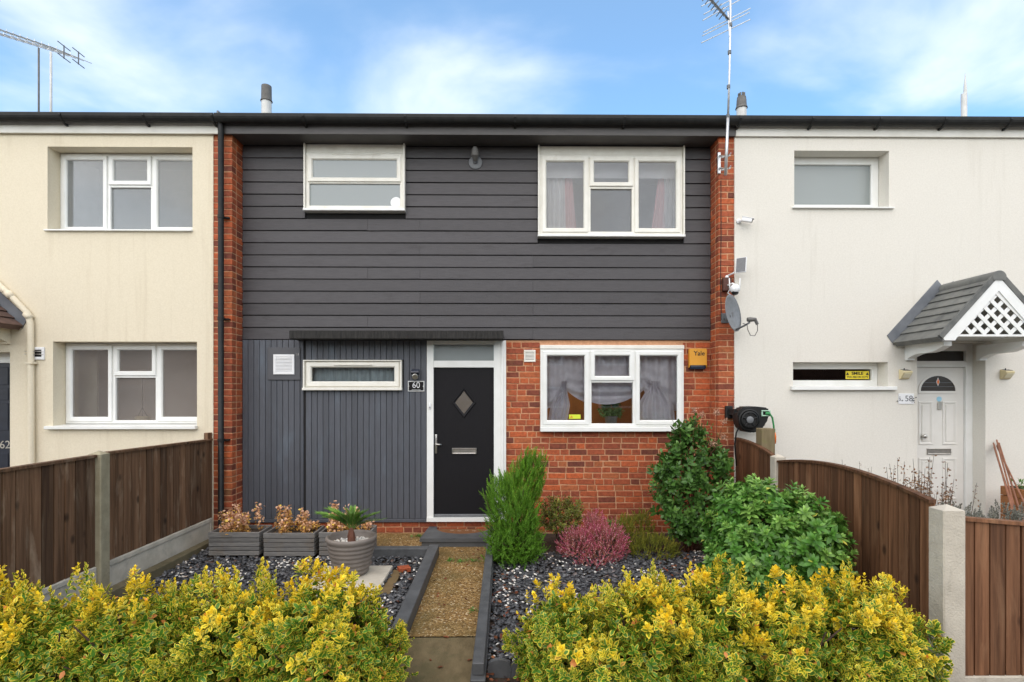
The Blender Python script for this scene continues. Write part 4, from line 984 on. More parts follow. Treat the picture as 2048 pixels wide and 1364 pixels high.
# number plaque
s0, s1 = at(1796, 787, YR), at(1827, 808, YR); mx_, mz_ = (s0[0] + s1[0]) / 2, (s0[1] + s1[1]) / 2
t = thing('number_plaque', 'small white house number plaque reading 58', 'number plaque', (mx_, YR - 0.005, s1[1]))
ob('plate', bbox(s0[0], s1[0], YR - 0.010, YR - 0.001, s1[1], s0[1], bev=0.002), WHITE_P, t)
text('number', '58', 0.10, mx_ + 0.03, YR - 0.0115, mz_, GREY_METAL, t)
for s in (-1, 1):
    bm = bmesh.new(); r_ = random.Random(s + 5)
    for k in range(9):
        a = r_.uniform(0, 6.28); rr = r_.uniform(0.008, 0.045); px, pz = mx_ + s * 0.085 + rr * math.cos(a), mz_ - 0.005 + rr * math.sin(a); q_ = r_.uniform(0.006, 0.013)
        prism(bm, [(px - q_, pz), (px, pz - q_ * .6), (px + q_, pz), (px, pz + q_ * .8)], YR - 0.0125 - 0.0002 * k, YR - 0.0102)
    ob('painted_flowers', bm, GREY_METAL, t)

# ------------------------------------------------------------------ fittings on the middle house
# gooseneck-less bulkhead lamp under the eaves
x, z = at(951, 325, YC - 0.01)
t = thing('security_lamp', 'grey security lamp on a round base high on the weatherboards', 'wall lamp', (x, YC - 0.02, z - 0.06))
bm = bmesh.new(); lathe(bm, [(0.085, 0.001), (0.082, 0.010), (0.03, 0.02), (0.022, 0.05)], (x, YC - 0.010, z), 28, 'y'); ob('base_plate', bm, GREY_METAL, t, 'auto')
bm = bmesh.new(); tube(bm, [(x, YC - 0.055, z + 0.005), (x, YC - 0.075, z + 0.03), (x, YC - 0.09, z + 0.06), (x - 0.001, YC - 0.11, z + 0.12), (x - 0.001, YC - 0.12, z + 0.15)], [0.026, 0.034, 0.050, 0.040, 0.022], 16); ob('lamp_head', bm, FLUE_G, t, 'auto')
bm = bmesh.new(); lathe(bm, [(0.028, 0.0), (0.030, 0.008), (0.015, 0.014)], (x, YC - 0.125, z + 0.095), 16, 'y'); ob('lens', bm, WHITE_P, t, True)
# vent on its board
b0, b1 = at(536, 695, YB - 0.03), at(601, 760, YB - 0.03)
t = thing('vent_cover', 'white louvred vent on a flaking grey board beside the slot window', 'vent', ((b0[0] + b1[0]) / 2, YB - 0.04, b1[1]))
ob('back_board', bbox(b0[0], b1[0], YB - 0.047, YB - 0.029, b1[1], b0[1], bev=0.004), mat('flaking_grey_board', (0.085, 0.086, 0.094), (0.075, 0.075, 0.082), 0.6, 6, bump=0.2, c3=(0.55, 0.54, 0.50), s3=14, t3=(0.69, 0.71)), t)
v0, v1 = at(547, 709, YB - 0.05), at(589, 749, YB - 0.05)
bm = bmesh.new(); ring_frame(bm, v0[0], v1[0], v1[1], v0[1], 0.03, YB - 0.062, YB - 0.0475, 0.006, 0.006); ob('vent_frame', bm, WHITE_P, t)
ob('vent_back', bbox(v0[0] + 0.028, v1[0] - 0.028, YB - 0.051, YB - 0.048, v1[1] + 0.028, v0[1] - 0.028, bev=0), GREY_METAL, t)
for k in range(11):
    z = v1[1] + 0.035 + (v0[1] - v1[1] - 0.07) * k / 10
    bm = bmesh.new(); prism_x(bm, [(YB - 0.0515, z + 0.008), (YB - 0.062, z - 0.004), (YB - 0.062, z - 0.008), (YB - 0.0515, z + 0.003)], v0[0] + 0.029, v1[0] - 0.029); ob('louvre', bm, WHITE_P, t)
# solar spot above the number plate
x, z = at(831, 750, YB - 0.03)
t = thing('solar_spotlight', 'small black solar spotlight above the number plate', 'wall light', (x, YB - 0.06, z - 0.06))
bm = bmesh.new(); prism_x(bm, [(YB - 0.031, z + 0.075), (YB - 0.09, z + 0.045), (YB - 0.095, z + 0.03), (YB - 0.04, z + 0.005), (YB - 0.031, z + 0.005)], x - 0.048, x + 0.048); ob('solar_panel', bm, SOLAR, t)
bm = bmesh.new(); tube(bm, [(x, YB - 0.032, z - 0.005), (x + 0.004, YB - 0.07, z - 0.012), (x + 0.006, YB - 0.095, z - 0.022)], [0.030, 0.036, 0.044], 16); ob('lamp_head', bm, BLACKP, t, True)
bm = bmesh.new(); tube(bm, [(x + 0.006, YB - 0.0955, z - 0.0222), (x + 0.0065, YB - 0.100, z - 0.0235)], [0.038, 0.032], 16); ob('lens', bm, CHROME, t)
# number plate 60
p0, p1 = at(816, 762, YB - 0.03), at(849, 783, YB - 0.03); mx_, mz_ = (p0[0] + p1[0]) / 2, (p0[1] + p1[1]) / 2
t = thing('number_plate', 'black house number plate with silver edge reading 60', 'number plate', (mx_, YB - 0.035, p1[1]))
bm = bmesh.new(); ring_frame(bm, p0[0], p1[0], p1[1], p0[1], 0.011, YB - 0.042, YB - 0.031, 0.004, 0.003); ob('plate_edge', bm, FLUE_W, t)
ob('plate', bbox(p0[0] + 0.009, p1[0] - 0.009, YB - 0.039, YB - 0.031, p1[1] + 0.009, p0[1] - 0.009, bev=0), BLACKG, t)
text('number', '60', 0.108, mx_, YB - 0.0405, mz_ + 0.012, WHITE_P, t, -0.001, 0.92)
bm = bmesh.new(); box(bm, mx_ - 0.055, mx_ + 0.055, YB - 0.0405, YB - 0.0392, mz_ - 0.043, mz_ - 0.040); ob('underline', bm, FLUE_W, t)
for s in (-1, 1):
    bm = bmesh.new(); lathe(bm, [(0.009, 0), (0.009, 0.002), (0.004, 0.004)], (mx_ + s * (p1[0] - mx_ - 0.008), YB - 0.042, mz_), 12, 'y'); ob('screw_cap', bm, FLUE_W, t)
# alarm box
a0, a1 = at(1379, 697, YB - 0.06), at(1414, 739, YB - 0.06); mx_ = (a0[0] + a1[0]) / 2
t = thing('alarm_box', 'yellow burglar alarm box with dark blue base beside the living room window', 'alarm box', (mx_, YB - 0.04, a1[1]))
bm = bmesh.new(); zf = a1[1] + 0.06
prism(bm, [(a0[0], a1[1] + 0.02), (a0[0] + 0.012, zf), (a1[0] - 0.012, zf), (a1[0], a1[1] + 0.02), (a1[0], a0[1] - 0.012), (a1[0] - 0.012, a0[1]), (a0[0] + 0.012, a0[1]), (a0[0], a0[1] - 0.012)], YB - 0.062, YB - 0.003); bmesh.ops.bevel(bm, geom=bm.edges[:], offset=0.005, segments=2, affect='EDGES'); ob('alarm_cover', bm, YELLOW, t, 'auto')
ob('strobe_lens', bbox(a0[0] + 0.013, a1[0] - 0.013, YB - 0.058, YB - 0.004, a1[1] + 0.004, zf - 0.003, bev=0.012, seg=2), NAVY, t, 'auto')
text('brand_lettering', 'Yale', 0.080, mx_ + 0.012, YB - 0.0635, a0[1] - 0.062, INK, t, 0.001)
# small brick vent
v0, v1 = at(1048, 700, YB), at(1071, 724, YB)
t = thing('brick_vent', 'small square beige louvred vent set in the brick wall', 'vent', ((v0[0] + v1[0]) / 2, YB - 0.01, v1[1]))
bm = bmesh.new(); ring_frame(bm, v0[0], v1[0], v1[1], v0[1], 0.018, YB - 0.016, YB - 0.003, 0.004, 0.004); ob('vent_frame', bm, UPVC_OLD, t)
ob('vent_back', bbox(v0[0] + 0.016, v1[0] - 0.016, YB - 0.006, YB - 0.003, v1[1] + 0.016, v0[1] - 0.016, bev=0), GREY_METAL, t)
for k in range(7):
    z = v1[1] + 0.024 + (v0[1] - v1[1] - 0.048) * k / 6
    bm = bmesh.new(); prism_x(bm, [(YB - 0.0065, z + 0.006), (YB - 0.015, z - 0.002), (YB - 0.015, z - 0.006), (YB - 0.0065, z + 0.002)], v0[0] + 0.017, v1[0] - 0.017); ob('louvre', bm, UPVC_OLD, t)
# ---- on the right pier
# aerial mast
YM = 6.30
mb_, mt_ = at(1451, 350, YM), at(1461, 18, YM)
t = thing('television_aerial', 'tall aerial mast bracketed to the right brick pier', 'aerial', (mb_[0], YM, mb_[1]))
bm = bmesh.new(); tube(bm, [(mb_[0], YM, mb_[1]), (at(1456, 232, YM)[0], YM, at(1456, 232, YM)[1])], 0.017, 10); ob('lower_mast', bm, ALU, t, True)
bm = bmesh.new(); tube(bm, [(at(1456, 240, YM)[0], YM, at(1456, 240, YM)[1]), (at(1459, 140, YM)[0], YM, at(1459, 140, YM)[1]), (mt_[0], YM, mt_[1]), (mt_[0] - 0.01, YM, mt_[1] + 0.5)], 0.0125, 10); ob('upper_mast', bm, ALU, t, True)
for (u_, v_) in ((1456, 232), (1457, 174), (1459, 105), (1461, 50)):
    x, z = at(u_, v_, YM); bm = bmesh.new(); tube(bm, [(x, YM, z - 0.02), (x, YM, z + 0.02)], 0.02, 10); ob('mast_clamp', bm, GREY_METAL, t)
bx_, bzz = at(1443, 327, YP - 0.01)
ob('wall_bracket', bbox(bx_ - 0.05, bx_ - 0.015, YP - 0.03, YP - 0.004, bzz - 0.13, bzz + 0.13, bev=0.004), ALU, t)
for dz in (0.09, -0.06):
    bm = bmesh.new(); x, z = at(1452, 327, YM); tube(bm, [(bx_ - 0.03, YP - 0.02, bzz + dz), (x, YM + 0.02, z + dz)], 0.011, 8); tube(bm, [(x - 0.045, YM + 0.02, z + dz - 0.012), (x + 0.06, YM + 0.02, z + dz + 0.012)], 0.008, 6); tube(bm, [(x + 0.02, YM + 0.05, z + dz), (x + 0.045, YM - 0.03, z + dz + 0.02)], 0.006, 6); ob('bracket_arm', bm, ALU, t)
b_a, b_b = Vector((mt_[0] - 0.02, YM, az(36, YM))), Vector((at(1398, -2, YM)[0], YM - 0.25, az(-2, YM) - 0.12))
bm = bmesh.new(); tube(bm, [b_a, b_b], 0.011, 8); boom = ob('boom', bm, GREY_METAL, t)
dirb = (b_b - b_a)
for k in range(7):
    c = b_a + dirb * (0.25 + 0.75 * k / 6); bm = bmesh.new()
    for s in (-1, 1):
        for q_ in (-1, 1): tube(bm, [c, c + Vector((0.045 * q_, 0.02, 0.055 * s))], 0.006, 5)
    ob('director', bm, GREY_METAL, t)
for k, (ua, va, ub, vb) in enumerate(((1405, 42, 1484, -2), (1407, 30, 1470, -4), (1402, 14, 1465, -18), (1406, 66, 1500, 18), (1404, 73, 1498, 26), (1402, 87, 1500, 40))):
    xa, za_ = at(ua, va, YM - 0.05); xb, zb_ = at(ub, vb, YM + 0.08); bm = bmesh.new(); tube(bm, [(xa, YM - 0.06, za_), (xb, YM + 0.07, zb_)], 0.0055, 6); ob('reflector_rod', bm, ALU, t)
bm = bmesh.new(); rx_, rz_ = at(1455, 30, YM); tube(bm, [(mt_[0] - 0.03, YM, az(20, YM)), (mt_[0] + 0.0, YM, az(95, YM))], 0.008, 6); ob('reflector_spine', bm, ALU, t)
# coaxial cable on the pier
xcb = ax(1441, YP) ; bm = bmesh.new(); tube(bm, [(xcb, YP - 0.012, az(360, YP)), (xcb + 0.004, YP - 0.010, az(470, YP)), (xcb - 0.004, YP - 0.010, az(560, YP)), (xcb + 0.006, YP - 0.012, az(640, YP))], 0.0042, 6)
tag(ob('aerial_cable', bm, BLACKP), 'thin dark cable clipped down the right brick pier', 'cable')
# satellite dish
YD_ = 6.28
dc = Vector((ax(1467, YD_), YD_, az(625, YD_)))
t = thing('satellite_dish', 'grey satellite dish facing right on the brick pier', 'satellite dish', (dc.x - 0.03, YP - 0.1, dc.z - 0.22))
nrm = Vector((0.68, -0.72, 0.14)).normalized(); _, e1, e2 = frame_of(nrm)
up = (Vector((0, 0, 1)) - nrm * nrm.z).normalized(); sd_ = nrm.cross(up)
bm = bmesh.new(); rings = []
for fr, th in ((0, 0), (1, 0)):
    for k in range(7):
        rr = k / 6 if th == 0 else 0
RR = []
for side in (0, 1):
    rs = []
    for k in range(1, 7):
        q_ = k / 6; dep = 0.05 * (q_ ** 2) - 0.05 - 0.004 * side
        rs.append([bm.verts.new(dc + nrm * dep + (sd_ * math.cos(a) * 0.20 + up * math.sin(a) * 0.222) * q_) for a in np.linspace(0, 2 * math.pi, 33)[:-1]])
    c = bm.verts.new(dc + nrm * (-0.05 - 0.004 * side))
    for k in range(32): bm.faces.new((c, rs[0][k], rs[0][(k + 1) % 32]))
    for a, b in zip(rs, rs[1:]):
        for k in range(32): bm.faces.new((a[k], a[(k + 1) % 32], b[(k + 1) % 32], b[k]))
    RR.append(rs[-1])
for k in range(32): bm.faces.new((RR[0][k], RR[0][(k + 1) % 32], RR[1][(k + 1) % 32], RR[1][k]))
ob('reflector', bm, mat('dish_mesh_grey', (0.17, 0.18, 0.19), (0.21, 0.22, 0.23), 0.5, 30), t, True)
mb2 = Vector((ax(1449, YP), YP - 0.004, az(636, YP)))
ob('wall_plate', bbox(mb2.x - 0.045, mb2.x + 0.045, YP - 0.018, YP - 0.004, mb2.z - 0.06, mb2.z + 0.06, bev=0.004), GREY_METAL, t)
bm = bmesh.new(); tube(bm, [mb2, mb2 + Vector((0.0, -0.13, 0)), dc - nrm * 0.056 - up * 0.03], 0.020, 10); ob('mount_arm', bm, GREY_METAL, t, 'auto')
ob('mount_head', bbox(mb2.x - 0.045, mb2.x + 0.03, YD_ + 0.07, YD_ + 0.15, mb2.z - 0.05, mb2.z + 0.05, bev=0.01), GREY_METAL, t)
l_end = Vector((ax(1500, YD_ - 0.12), YD_ - 0.12, az(644, YD_ - 0.12)))
bm = bmesh.new(); tube(bm, [dc - up * 0.20, (dc - up * 0.20).lerp(l_end, 0.6) + Vector((0, 0, -0.005)), l_end], 0.011, 8); ob('feed_arm', bm, GREY_METAL, t, True)
bm = bmesh.new(); a_ = l_end + Vector((0.0, 0, 0.02)); tube(bm, [a_ + Vector((-0.03, 0, 0.01)), a_ + Vector((0.0, 0, 0.012)), a_ + Vector((0.07, 0.0, 0.012))], [0.024, 0.028, 0.02], 12); tube(bm, [a_ + Vector((0.06, 0, 0.01)), a_ + Vector((0.085, 0, -0.045))], 0.018, 8); ob('feed_horn', bm, FLUE_G, t, 'auto')
bm = bmesh.new(); q0 = a_ + Vector((0.085, 0, -0.045)); tube(bm, [q0, q0 + Vector((0.002, 0, -0.07)), q0 + Vector((-0.03, 0, -0.13)), q0 + Vector((-0.08, 0, -0.125)), q0 + Vector((-0.11, 0, -0.06)), q0 + Vector((-0.12, 0, 0.0)), q0 + Vector((-0.16, 0.02, 0.015))], 0.0038, 6); ob('feed_cable', bm, BLACKP, t, True)
# dome camera with aerials and a junction box
YJ = YP - 0.004
jx, jz = at(1452, 571, YP)
t = thing('dome_camera', 'white dome security camera with two aerials on the brick pier', 'security camera', (jx, YP - 0.06, jz - 0.1))
ob('junction_box', bbox(jx - 0.055, jx + 0.045, YP - 0.06, YJ, jz - 0.075, jz + 0.085, bev=0.005), mat('brown_box', (0.10, 0.035, 0.022), (0.07, 0.028, 0.02), 0.6, 20), t)
kx, kz = at(1470, 578, YP - 0.16)
bm = bmesh.new(); tube(bm, [(jx + 0.0, YP - 0.058, jz - 0.01), (jx + 0.03, YP - 0.12, jz + 0.0), (kx, YP - 0.15, kz + 0.05)], 0.013, 8); ob('camera_arm', bm, WHITE_P, t, True)
bm = bmesh.new(); bmesh.ops.create_uvsphere(bm, u_segments=20, v_segments=12, radius=0.058, matrix=Matrix.Translation((kx, YP - 0.16, kz))); ob('camera_globe', bm, WHITE_P, t, True)
bm = bmesh.new(); tube(bm, [(kx, YP - 0.16, kz - 0.035), (kx + 0.004, YP - 0.165, kz - 0.066)], [0.046, 0.03], 16); ob('lens', bm, BLACKP, t)
for s in (-1, 1):
    bm = bmesh.new(); tube(bm, [(kx + s * 0.058, YP - 0.15, kz - 0.01), (kx + s * 0.064, YP - 0.15, kz + 0.13)], [0.009, 0.006], 8); ob('antenna', bm, WHITE_P, t, True)
bm = bmesh.new(); tube(bm, [(jx + 0.02, YP - 0.06, jz - 0.06), (jx - 0.015, YP - 0.09, jz - 0.11), (jx + 0.03, YP - 0.13, jz - 0.15), (kx - 0.02, YP - 0.15, kz - 0.04)], 0.005, 6); ob('camera_cable', bm, WHITE_P, t, True)
# solar panel
sx_, sz_ = at(1482, 530, YP - 0.16)
t = thing('solar_charger', 'small tilted solar panel on a white arm above the dome camera', 'solar charger', (jx, YP - 0.06, jz + 0.1))
bm = bmesh.new(); lathe(bm, [(0.022, 0), (0.022, 0.012), (0.014, 0.03)], (jx + 0.0, YP - 0.03, jz + 0.0855), 12); ob('arm_foot', bm, WHITE_P, t, True)
bm = bmesh.new(); tube(bm, [(jx, YP - 0.03, jz + 0.11), (jx + 0.05, YP - 0.08, jz + 0.13), (sx_ - 0.03, YP - 0.14, sz_ - 0.05)], 0.009, 8); ob('panel_arm', bm, WHITE_P, t, True)
pm = Matrix.Translation((sx_, YP - 0.16, sz_)) @ Matrix.Rotation(R(-38), 4, 'Z') @ Matrix.Rotation(R(-12), 4, 'X')
bm = bbox(-0.06, 0.06, -0.004, 0.012, -0.095, 0.095, bev=0.003); bm.transform(pm); ob('panel_frame', bm, WHITE_P, t)
bm = bmesh.new(); box(bm, -0.053, 0.053, -0.0065, -0.0045, -0.088, 0.088); bm.transform(pm); ob('panel_cell', bm, mat('grey_solar_cell', (0.13, 0.13, 0.135), (0.16, 0.16, 0.165), 0.35, 40), t)
# bullet camera on the white wall
cx_, cz_ = at(1476, 443, YR)
t = thing('bullet_camera', 'white bullet security camera on the white wall beside the pier', 'security camera', (cx_, YR - 0.05, cz_ - 0.05))
bm = bmesh.new(); lathe(bm, [(0.03, 0.001), (0.03, 0.012), (0.014, 0.02)], (cx_ + 0.005, YR, cz_ + 0.0), 16, 'y'); ob('camera_foot', bm, WHITE_P, t, True)
bm = bmesh.new(); tube(bm, [(cx_ + 0.005, YR - 0.015, cz_), (cx_ + 0.03, YR - 0.06, cz_ - 0.005)], 0.011, 8); ob('camera_arm', bm, WHITE_P, t)
pm = Matrix.Translation((cx_ + 0.075, YR - 0.09, cz_ - 0.012)) @ Matrix.Rotation(R(-28), 4, 'Z') @ Matrix.Rotation(R(18), 4, 'Y')
bm = bbox(-0.062, 0.055, -0.026, 0.026, -0.022, 0.026, bev=0.010, seg=2); bm.transform(pm); ob('camera_body', bm, WHITE_P, t, 'auto')
bm = bbox(-0.07, 0.072, -0.03, 0.03, 0.022, 0.031, bev=0.004); bm.transform(pm); ob('sun_hood', bm, WHITE_P, t)
bm = bmesh.new(); box(bm, 0.0552, 0.058, -0.021, 0.021, -0.017, 0.02); bm.transform(pm); ob('lens', bm, BLACKP, t)
# hose reel
YH = 6.33
rc = Vector((ax(1495, YH), YH, az(838, YH)))
t = thing('hose_reel', 'black wall-mounted hose reel on the right brick pier', 'hose reel', (rc.x, YH, rc.z - 0.16))
rbx, rbz = at(1457, 824, YP)
ob('wall_bracket', bbox(rbx - 0.05, rbx + 0.035, YP - 0.05, YP - 0.004, rbz - 0.075, rbz + 0.075, bev=0.008), BLACKP, t)
bm = bmesh.new(); box(bm, rbx - 0.02, rc.x - 0.02, YH + 0.02, YP - 0.03, rbz - 0.03, rbz + 0.04); ob('bracket_arm', bm, BLACKP, t)
bm = bmesh.new()
body = [(-0.15, 0.02), (-0.145, 0.09), (-0.08, 0.145), (0.05, 0.15), (0.20, 0.135), (0.225, 0.11), (0.225, 0.06), (0.19, -0.02), (0.16, -0.09), (0.10, -0.14), (0.02, -0.16), (-0.07, -0.145), (-0.13, -0.08)]
prism(bm, [(rc.x + a, rc.z + b) for a, b in body], YH - 0.09, YH + 0.09); bmesh.ops.bevel(bm, geom=bm.edges[:], offset=0.018, segments=2, affect='EDGES'); ob('reel_case', bm, BLACKP, t, 'auto')
for r_, y_ in ((0.125, 0.092), (0.10, 0.104)):
    bm = bmesh.new(); lathe(bm, [(r_, y_ - 0.004), (r_, y_ + 0.006), (r_ - 0.014, y_ + 0.012), (r_ - 0.018, y_ - 0.002)], (rc.x - 0.02, YH, rc.z - 0.005), 32, 'y'); ob('reel_rim', bm, BLACKP, t, 'auto')
for k in range(5):
    a = 2 * math.pi * k / 5 + 0.3; c_, s_ = math.cos(a), math.sin(a); bm = bmesh.new(); tube(bm, [(rc.x - 0.02 + 0.03 * c_, YH - 0.108, rc.z - 0.005 + 0.03 * s_), (rc.x - 0.02 + 0.085 * c_, YH - 0.108, rc.z - 0.005 + 0.085 * s_)], 0.008, 6); ob('reel_spoke', bm, BLACKP, t)
bm = bmesh.new(); lathe(bm, [(0.04, 0.09), (0.04, 0.118), (0.03, 0.124)], (rc.x - 0.02, YH, rc.z - 0.005), 20, 'y'); ob('reel_hub', bm, GREY_METAL, t, 'auto')
bm = bmesh.new(); ring_frame(bm, rc.x + 0.12, rc.x + 0.222, rc.z + 0.035, rc.z + 0.105, 0.014, YH - 0.108, YH - 0.088, 0.005, 0.006); ob('hose_guide', bm, mat('pale_green', (0.35, 0.52, 0.40), None, 0.5), t)
gp = [(rc.x + 0.17, YH - 0.095, rc.z + 0.07), (rc.x + 0.205, YH - 0.12, rc.z + 0.065), (rc.x + 0.235, YH - 0.12, rc.z + 0.02), (rc.x + 0.25, YH - 0.12, rc.z - 0.07), (rc.x + 0.253, YH - 0.12, rc.z - 0.12)]
bm = bmesh.new(); tube(bm, gp, 0.010, 8); ob('hose_end', bm, GREEN_H, t, True)
bm = bmesh.new(); tube(bm, [gp[0], gp[1]], 0.018, 10); tube(bm, [(gp[4][0], gp[4][1], gp[4][2] + 0.01), (gp[4][0], gp[4][1], gp[4][2] - 0.03)], 0.015, 10); ob('hose_connector', bm, GREEN_H, t)
q0 = Vector(gp[4]) + Vector((0, 0, -0.03)); bm = bmesh.new(); tube(bm, [q0, q0 + Vector((0.006, 0, -0.05)), q0 + Vector((0.004, 0, -0.13))], [0.016, 0.022, 0.018], 10); ob('spray_gun', bm, ORANGE_P, t, True)
bm = bmesh.new(); tube(bm, [q0 + Vector((0.004, 0, -0.125)), q0 + Vector((-0.05, -0.02, -0.15)), q0 + Vector((-0.085, -0.03, -0.155))], [0.014, 0.012, 0.02], 10); ob('spray_nozzle', bm, CHROME, t, True)
bm = bmesh.new(); tube(bm, [(rc.x - 0.11, YH - 0.02, rc.z - 0.10), (rc.x - 0.145, YH - 0.03, rc.z - 0.16), (rc.x - 0.15, YH - 0.0, rc.z - 0.3), (rc.x - 0.13, YH + 0.0, rc.z - 0.55)], 0.009, 8); ob('feed_hose', bm, BLACKP, t, True)

# ------------------------------------------------------------------ roofs: flues and aerials
PITCH = math.tan(R(11)); ZE = ZF1 + 0.062
def roof_z(y): return ZE + 0.012 + (y - (YF - 0.045)) * PITCH
def flue(label, u, vtop, vcap, Y, w, kind):
    x, z = at(u, vtop, Y); zb = roof_z(Y); zc = az(vcap, Y, u) - zb; h = z - zb; q = h - zc
    t = thing('roof_flue', label, 'flue', (x, Y, zb), 'flues on the roofs')
    bm = bmesh.new(); lathe(bm, [(w * 0.46, -0.03), (w * 0.46, zc + 0.02)], (x, Y, zb), 20); ob('flue_pipe', bm, FLUE_W, t, 'auto')
    if kind == 0: pr = [(.5, -.02), (.545, 0), (.545, .04), (.48, .07), (.46, .98), (.43, 1)]
    else: pr = [(.52, -.02), (.56, 0), (.52, .10), (.475, .14), (.465, .34), (.45, .36), (.45, .55), (.43, .57), (.41, .74), (.30, .80)]
    bm = bmesh.new(); lathe(bm, [(w * a, zc + q * b) for a, b in pr], (x, Y, zb), 20); ob('flue_cap', bm, FLUE_G, t, 'auto')
    if kind:
        for k in range(8):
            a = 2 * math.pi * k / 8; bm = bmesh.new(); box(bm, x + w * .27 * math.cos(a) - .009, x + w * .27 * math.cos(a) + .009, Y + w * .27 * math.sin(a) - .009, Y + w * .27 * math.sin(a) + .009, zb + zc + q * .78, zb + h); ob('cap_vane', bm, FLUE_G, t)
flue('straight grey-capped roof flue above the bathroom window', 533, 172, 203, 7.5, 0.145, 0)
flue('tapered grey roof flue with vaned cap next to the aerial mast', 1483, 187, 217, 7.5, 0.145, 1)
def yagi(label, u_pole, vtop, Y, ends, pole_m, r_=0.016):
    x, z = at(u_pole, vtop, Y); zb = roof_z(Y) - 0.02
    t = thing('rooftop_aerial', label, 'aerial', (x, Y, zb), 'yagi aerials on the cream house roof')
    bm = bmesh.new(); tube(bm, [(x, Y, zb), (x, Y, z)], r_, 8); ob('pole', bm, pole_m, t, True)
    (ua, va), (ub, vb) = ends
    A = Vector((ax(ua, Y + 0.35), Y + 0.35, az(va, Y + 0.35, ua))); B = Vector((ax(ub, Y - 0.35), Y - 0.35, az(vb, Y - 0.35, ub)))
    bm = bmesh.new(); tube(bm, [A, B], 0.008, 6); ob('boom', bm, ALU, t)
    n = 13
    for k in range(n):
        c = A.lerp(B, k / (n - 1)); bm = bmesh.new(); dd = Vector((0.10, 0.14, 0.0)); tube(bm, [c - dd, c + dd], 0.005, 5); tube(bm, [c + Vector((0, 0, -0.03)), c + Vector((0, 0, 0.045))], 0.005, 5); ob('director', bm, ALU, t)
    c = B; bm = bmesh.new()
    for q_ in (-1, 1): tube(bm, [c + Vector((0, 0.12, 0.09 * q_)), c + Vector((0, -0.12, 0.09 * q_))], 0.007, 5)
    tube(bm, [c + Vector((0, 0, -0.10)), c + Vector((0, 0, 0.10))], 0.009, 6); ob('reflector', bm, GREY_METAL, t)
yagi('rooftop yagi aerial on the thin dark left pole', 77.5, 96, 8.6, ((-40, 46), (128, 104)), FLUE_G, 0.013)
yagi('rooftop yagi aerial on the white speckled right pole', 102, 104, 8.9, ((-20, 62), (157, 116)), FLUE_W, 0.018)
x, z = at(1928, 188, 9.0); zb = roof_z(9.0) - 0.03
t = thing('roof_mast', 'thin white mast with spike on the white house roof', 'mast', (x, 9.0, zb))
bm = bmesh.new(); lathe(bm, [(0.048, 0), (0.048, (z - zb) * 0.5), (0.056, (z - zb) * 0.52), (0.056, (z - zb) * 0.56), (0.045, (z - zb) * 0.58), (0.045, z - zb)], (x, 9.0, zb), 12); ob('mast_tube', bm, FLUE_W, t, 'auto')
bm = bmesh.new(); tube(bm, [(x + 0.02, 9.0, z - 0.05), (x + 0.02, 9.0, az(172, 9.0, 1928)), (x + 0.02, 9.0, az(147, 9.0, 1928))], [0.030, 0.022, 0.004], 10); ob('mast_spike', bm, FLUE_W, t)

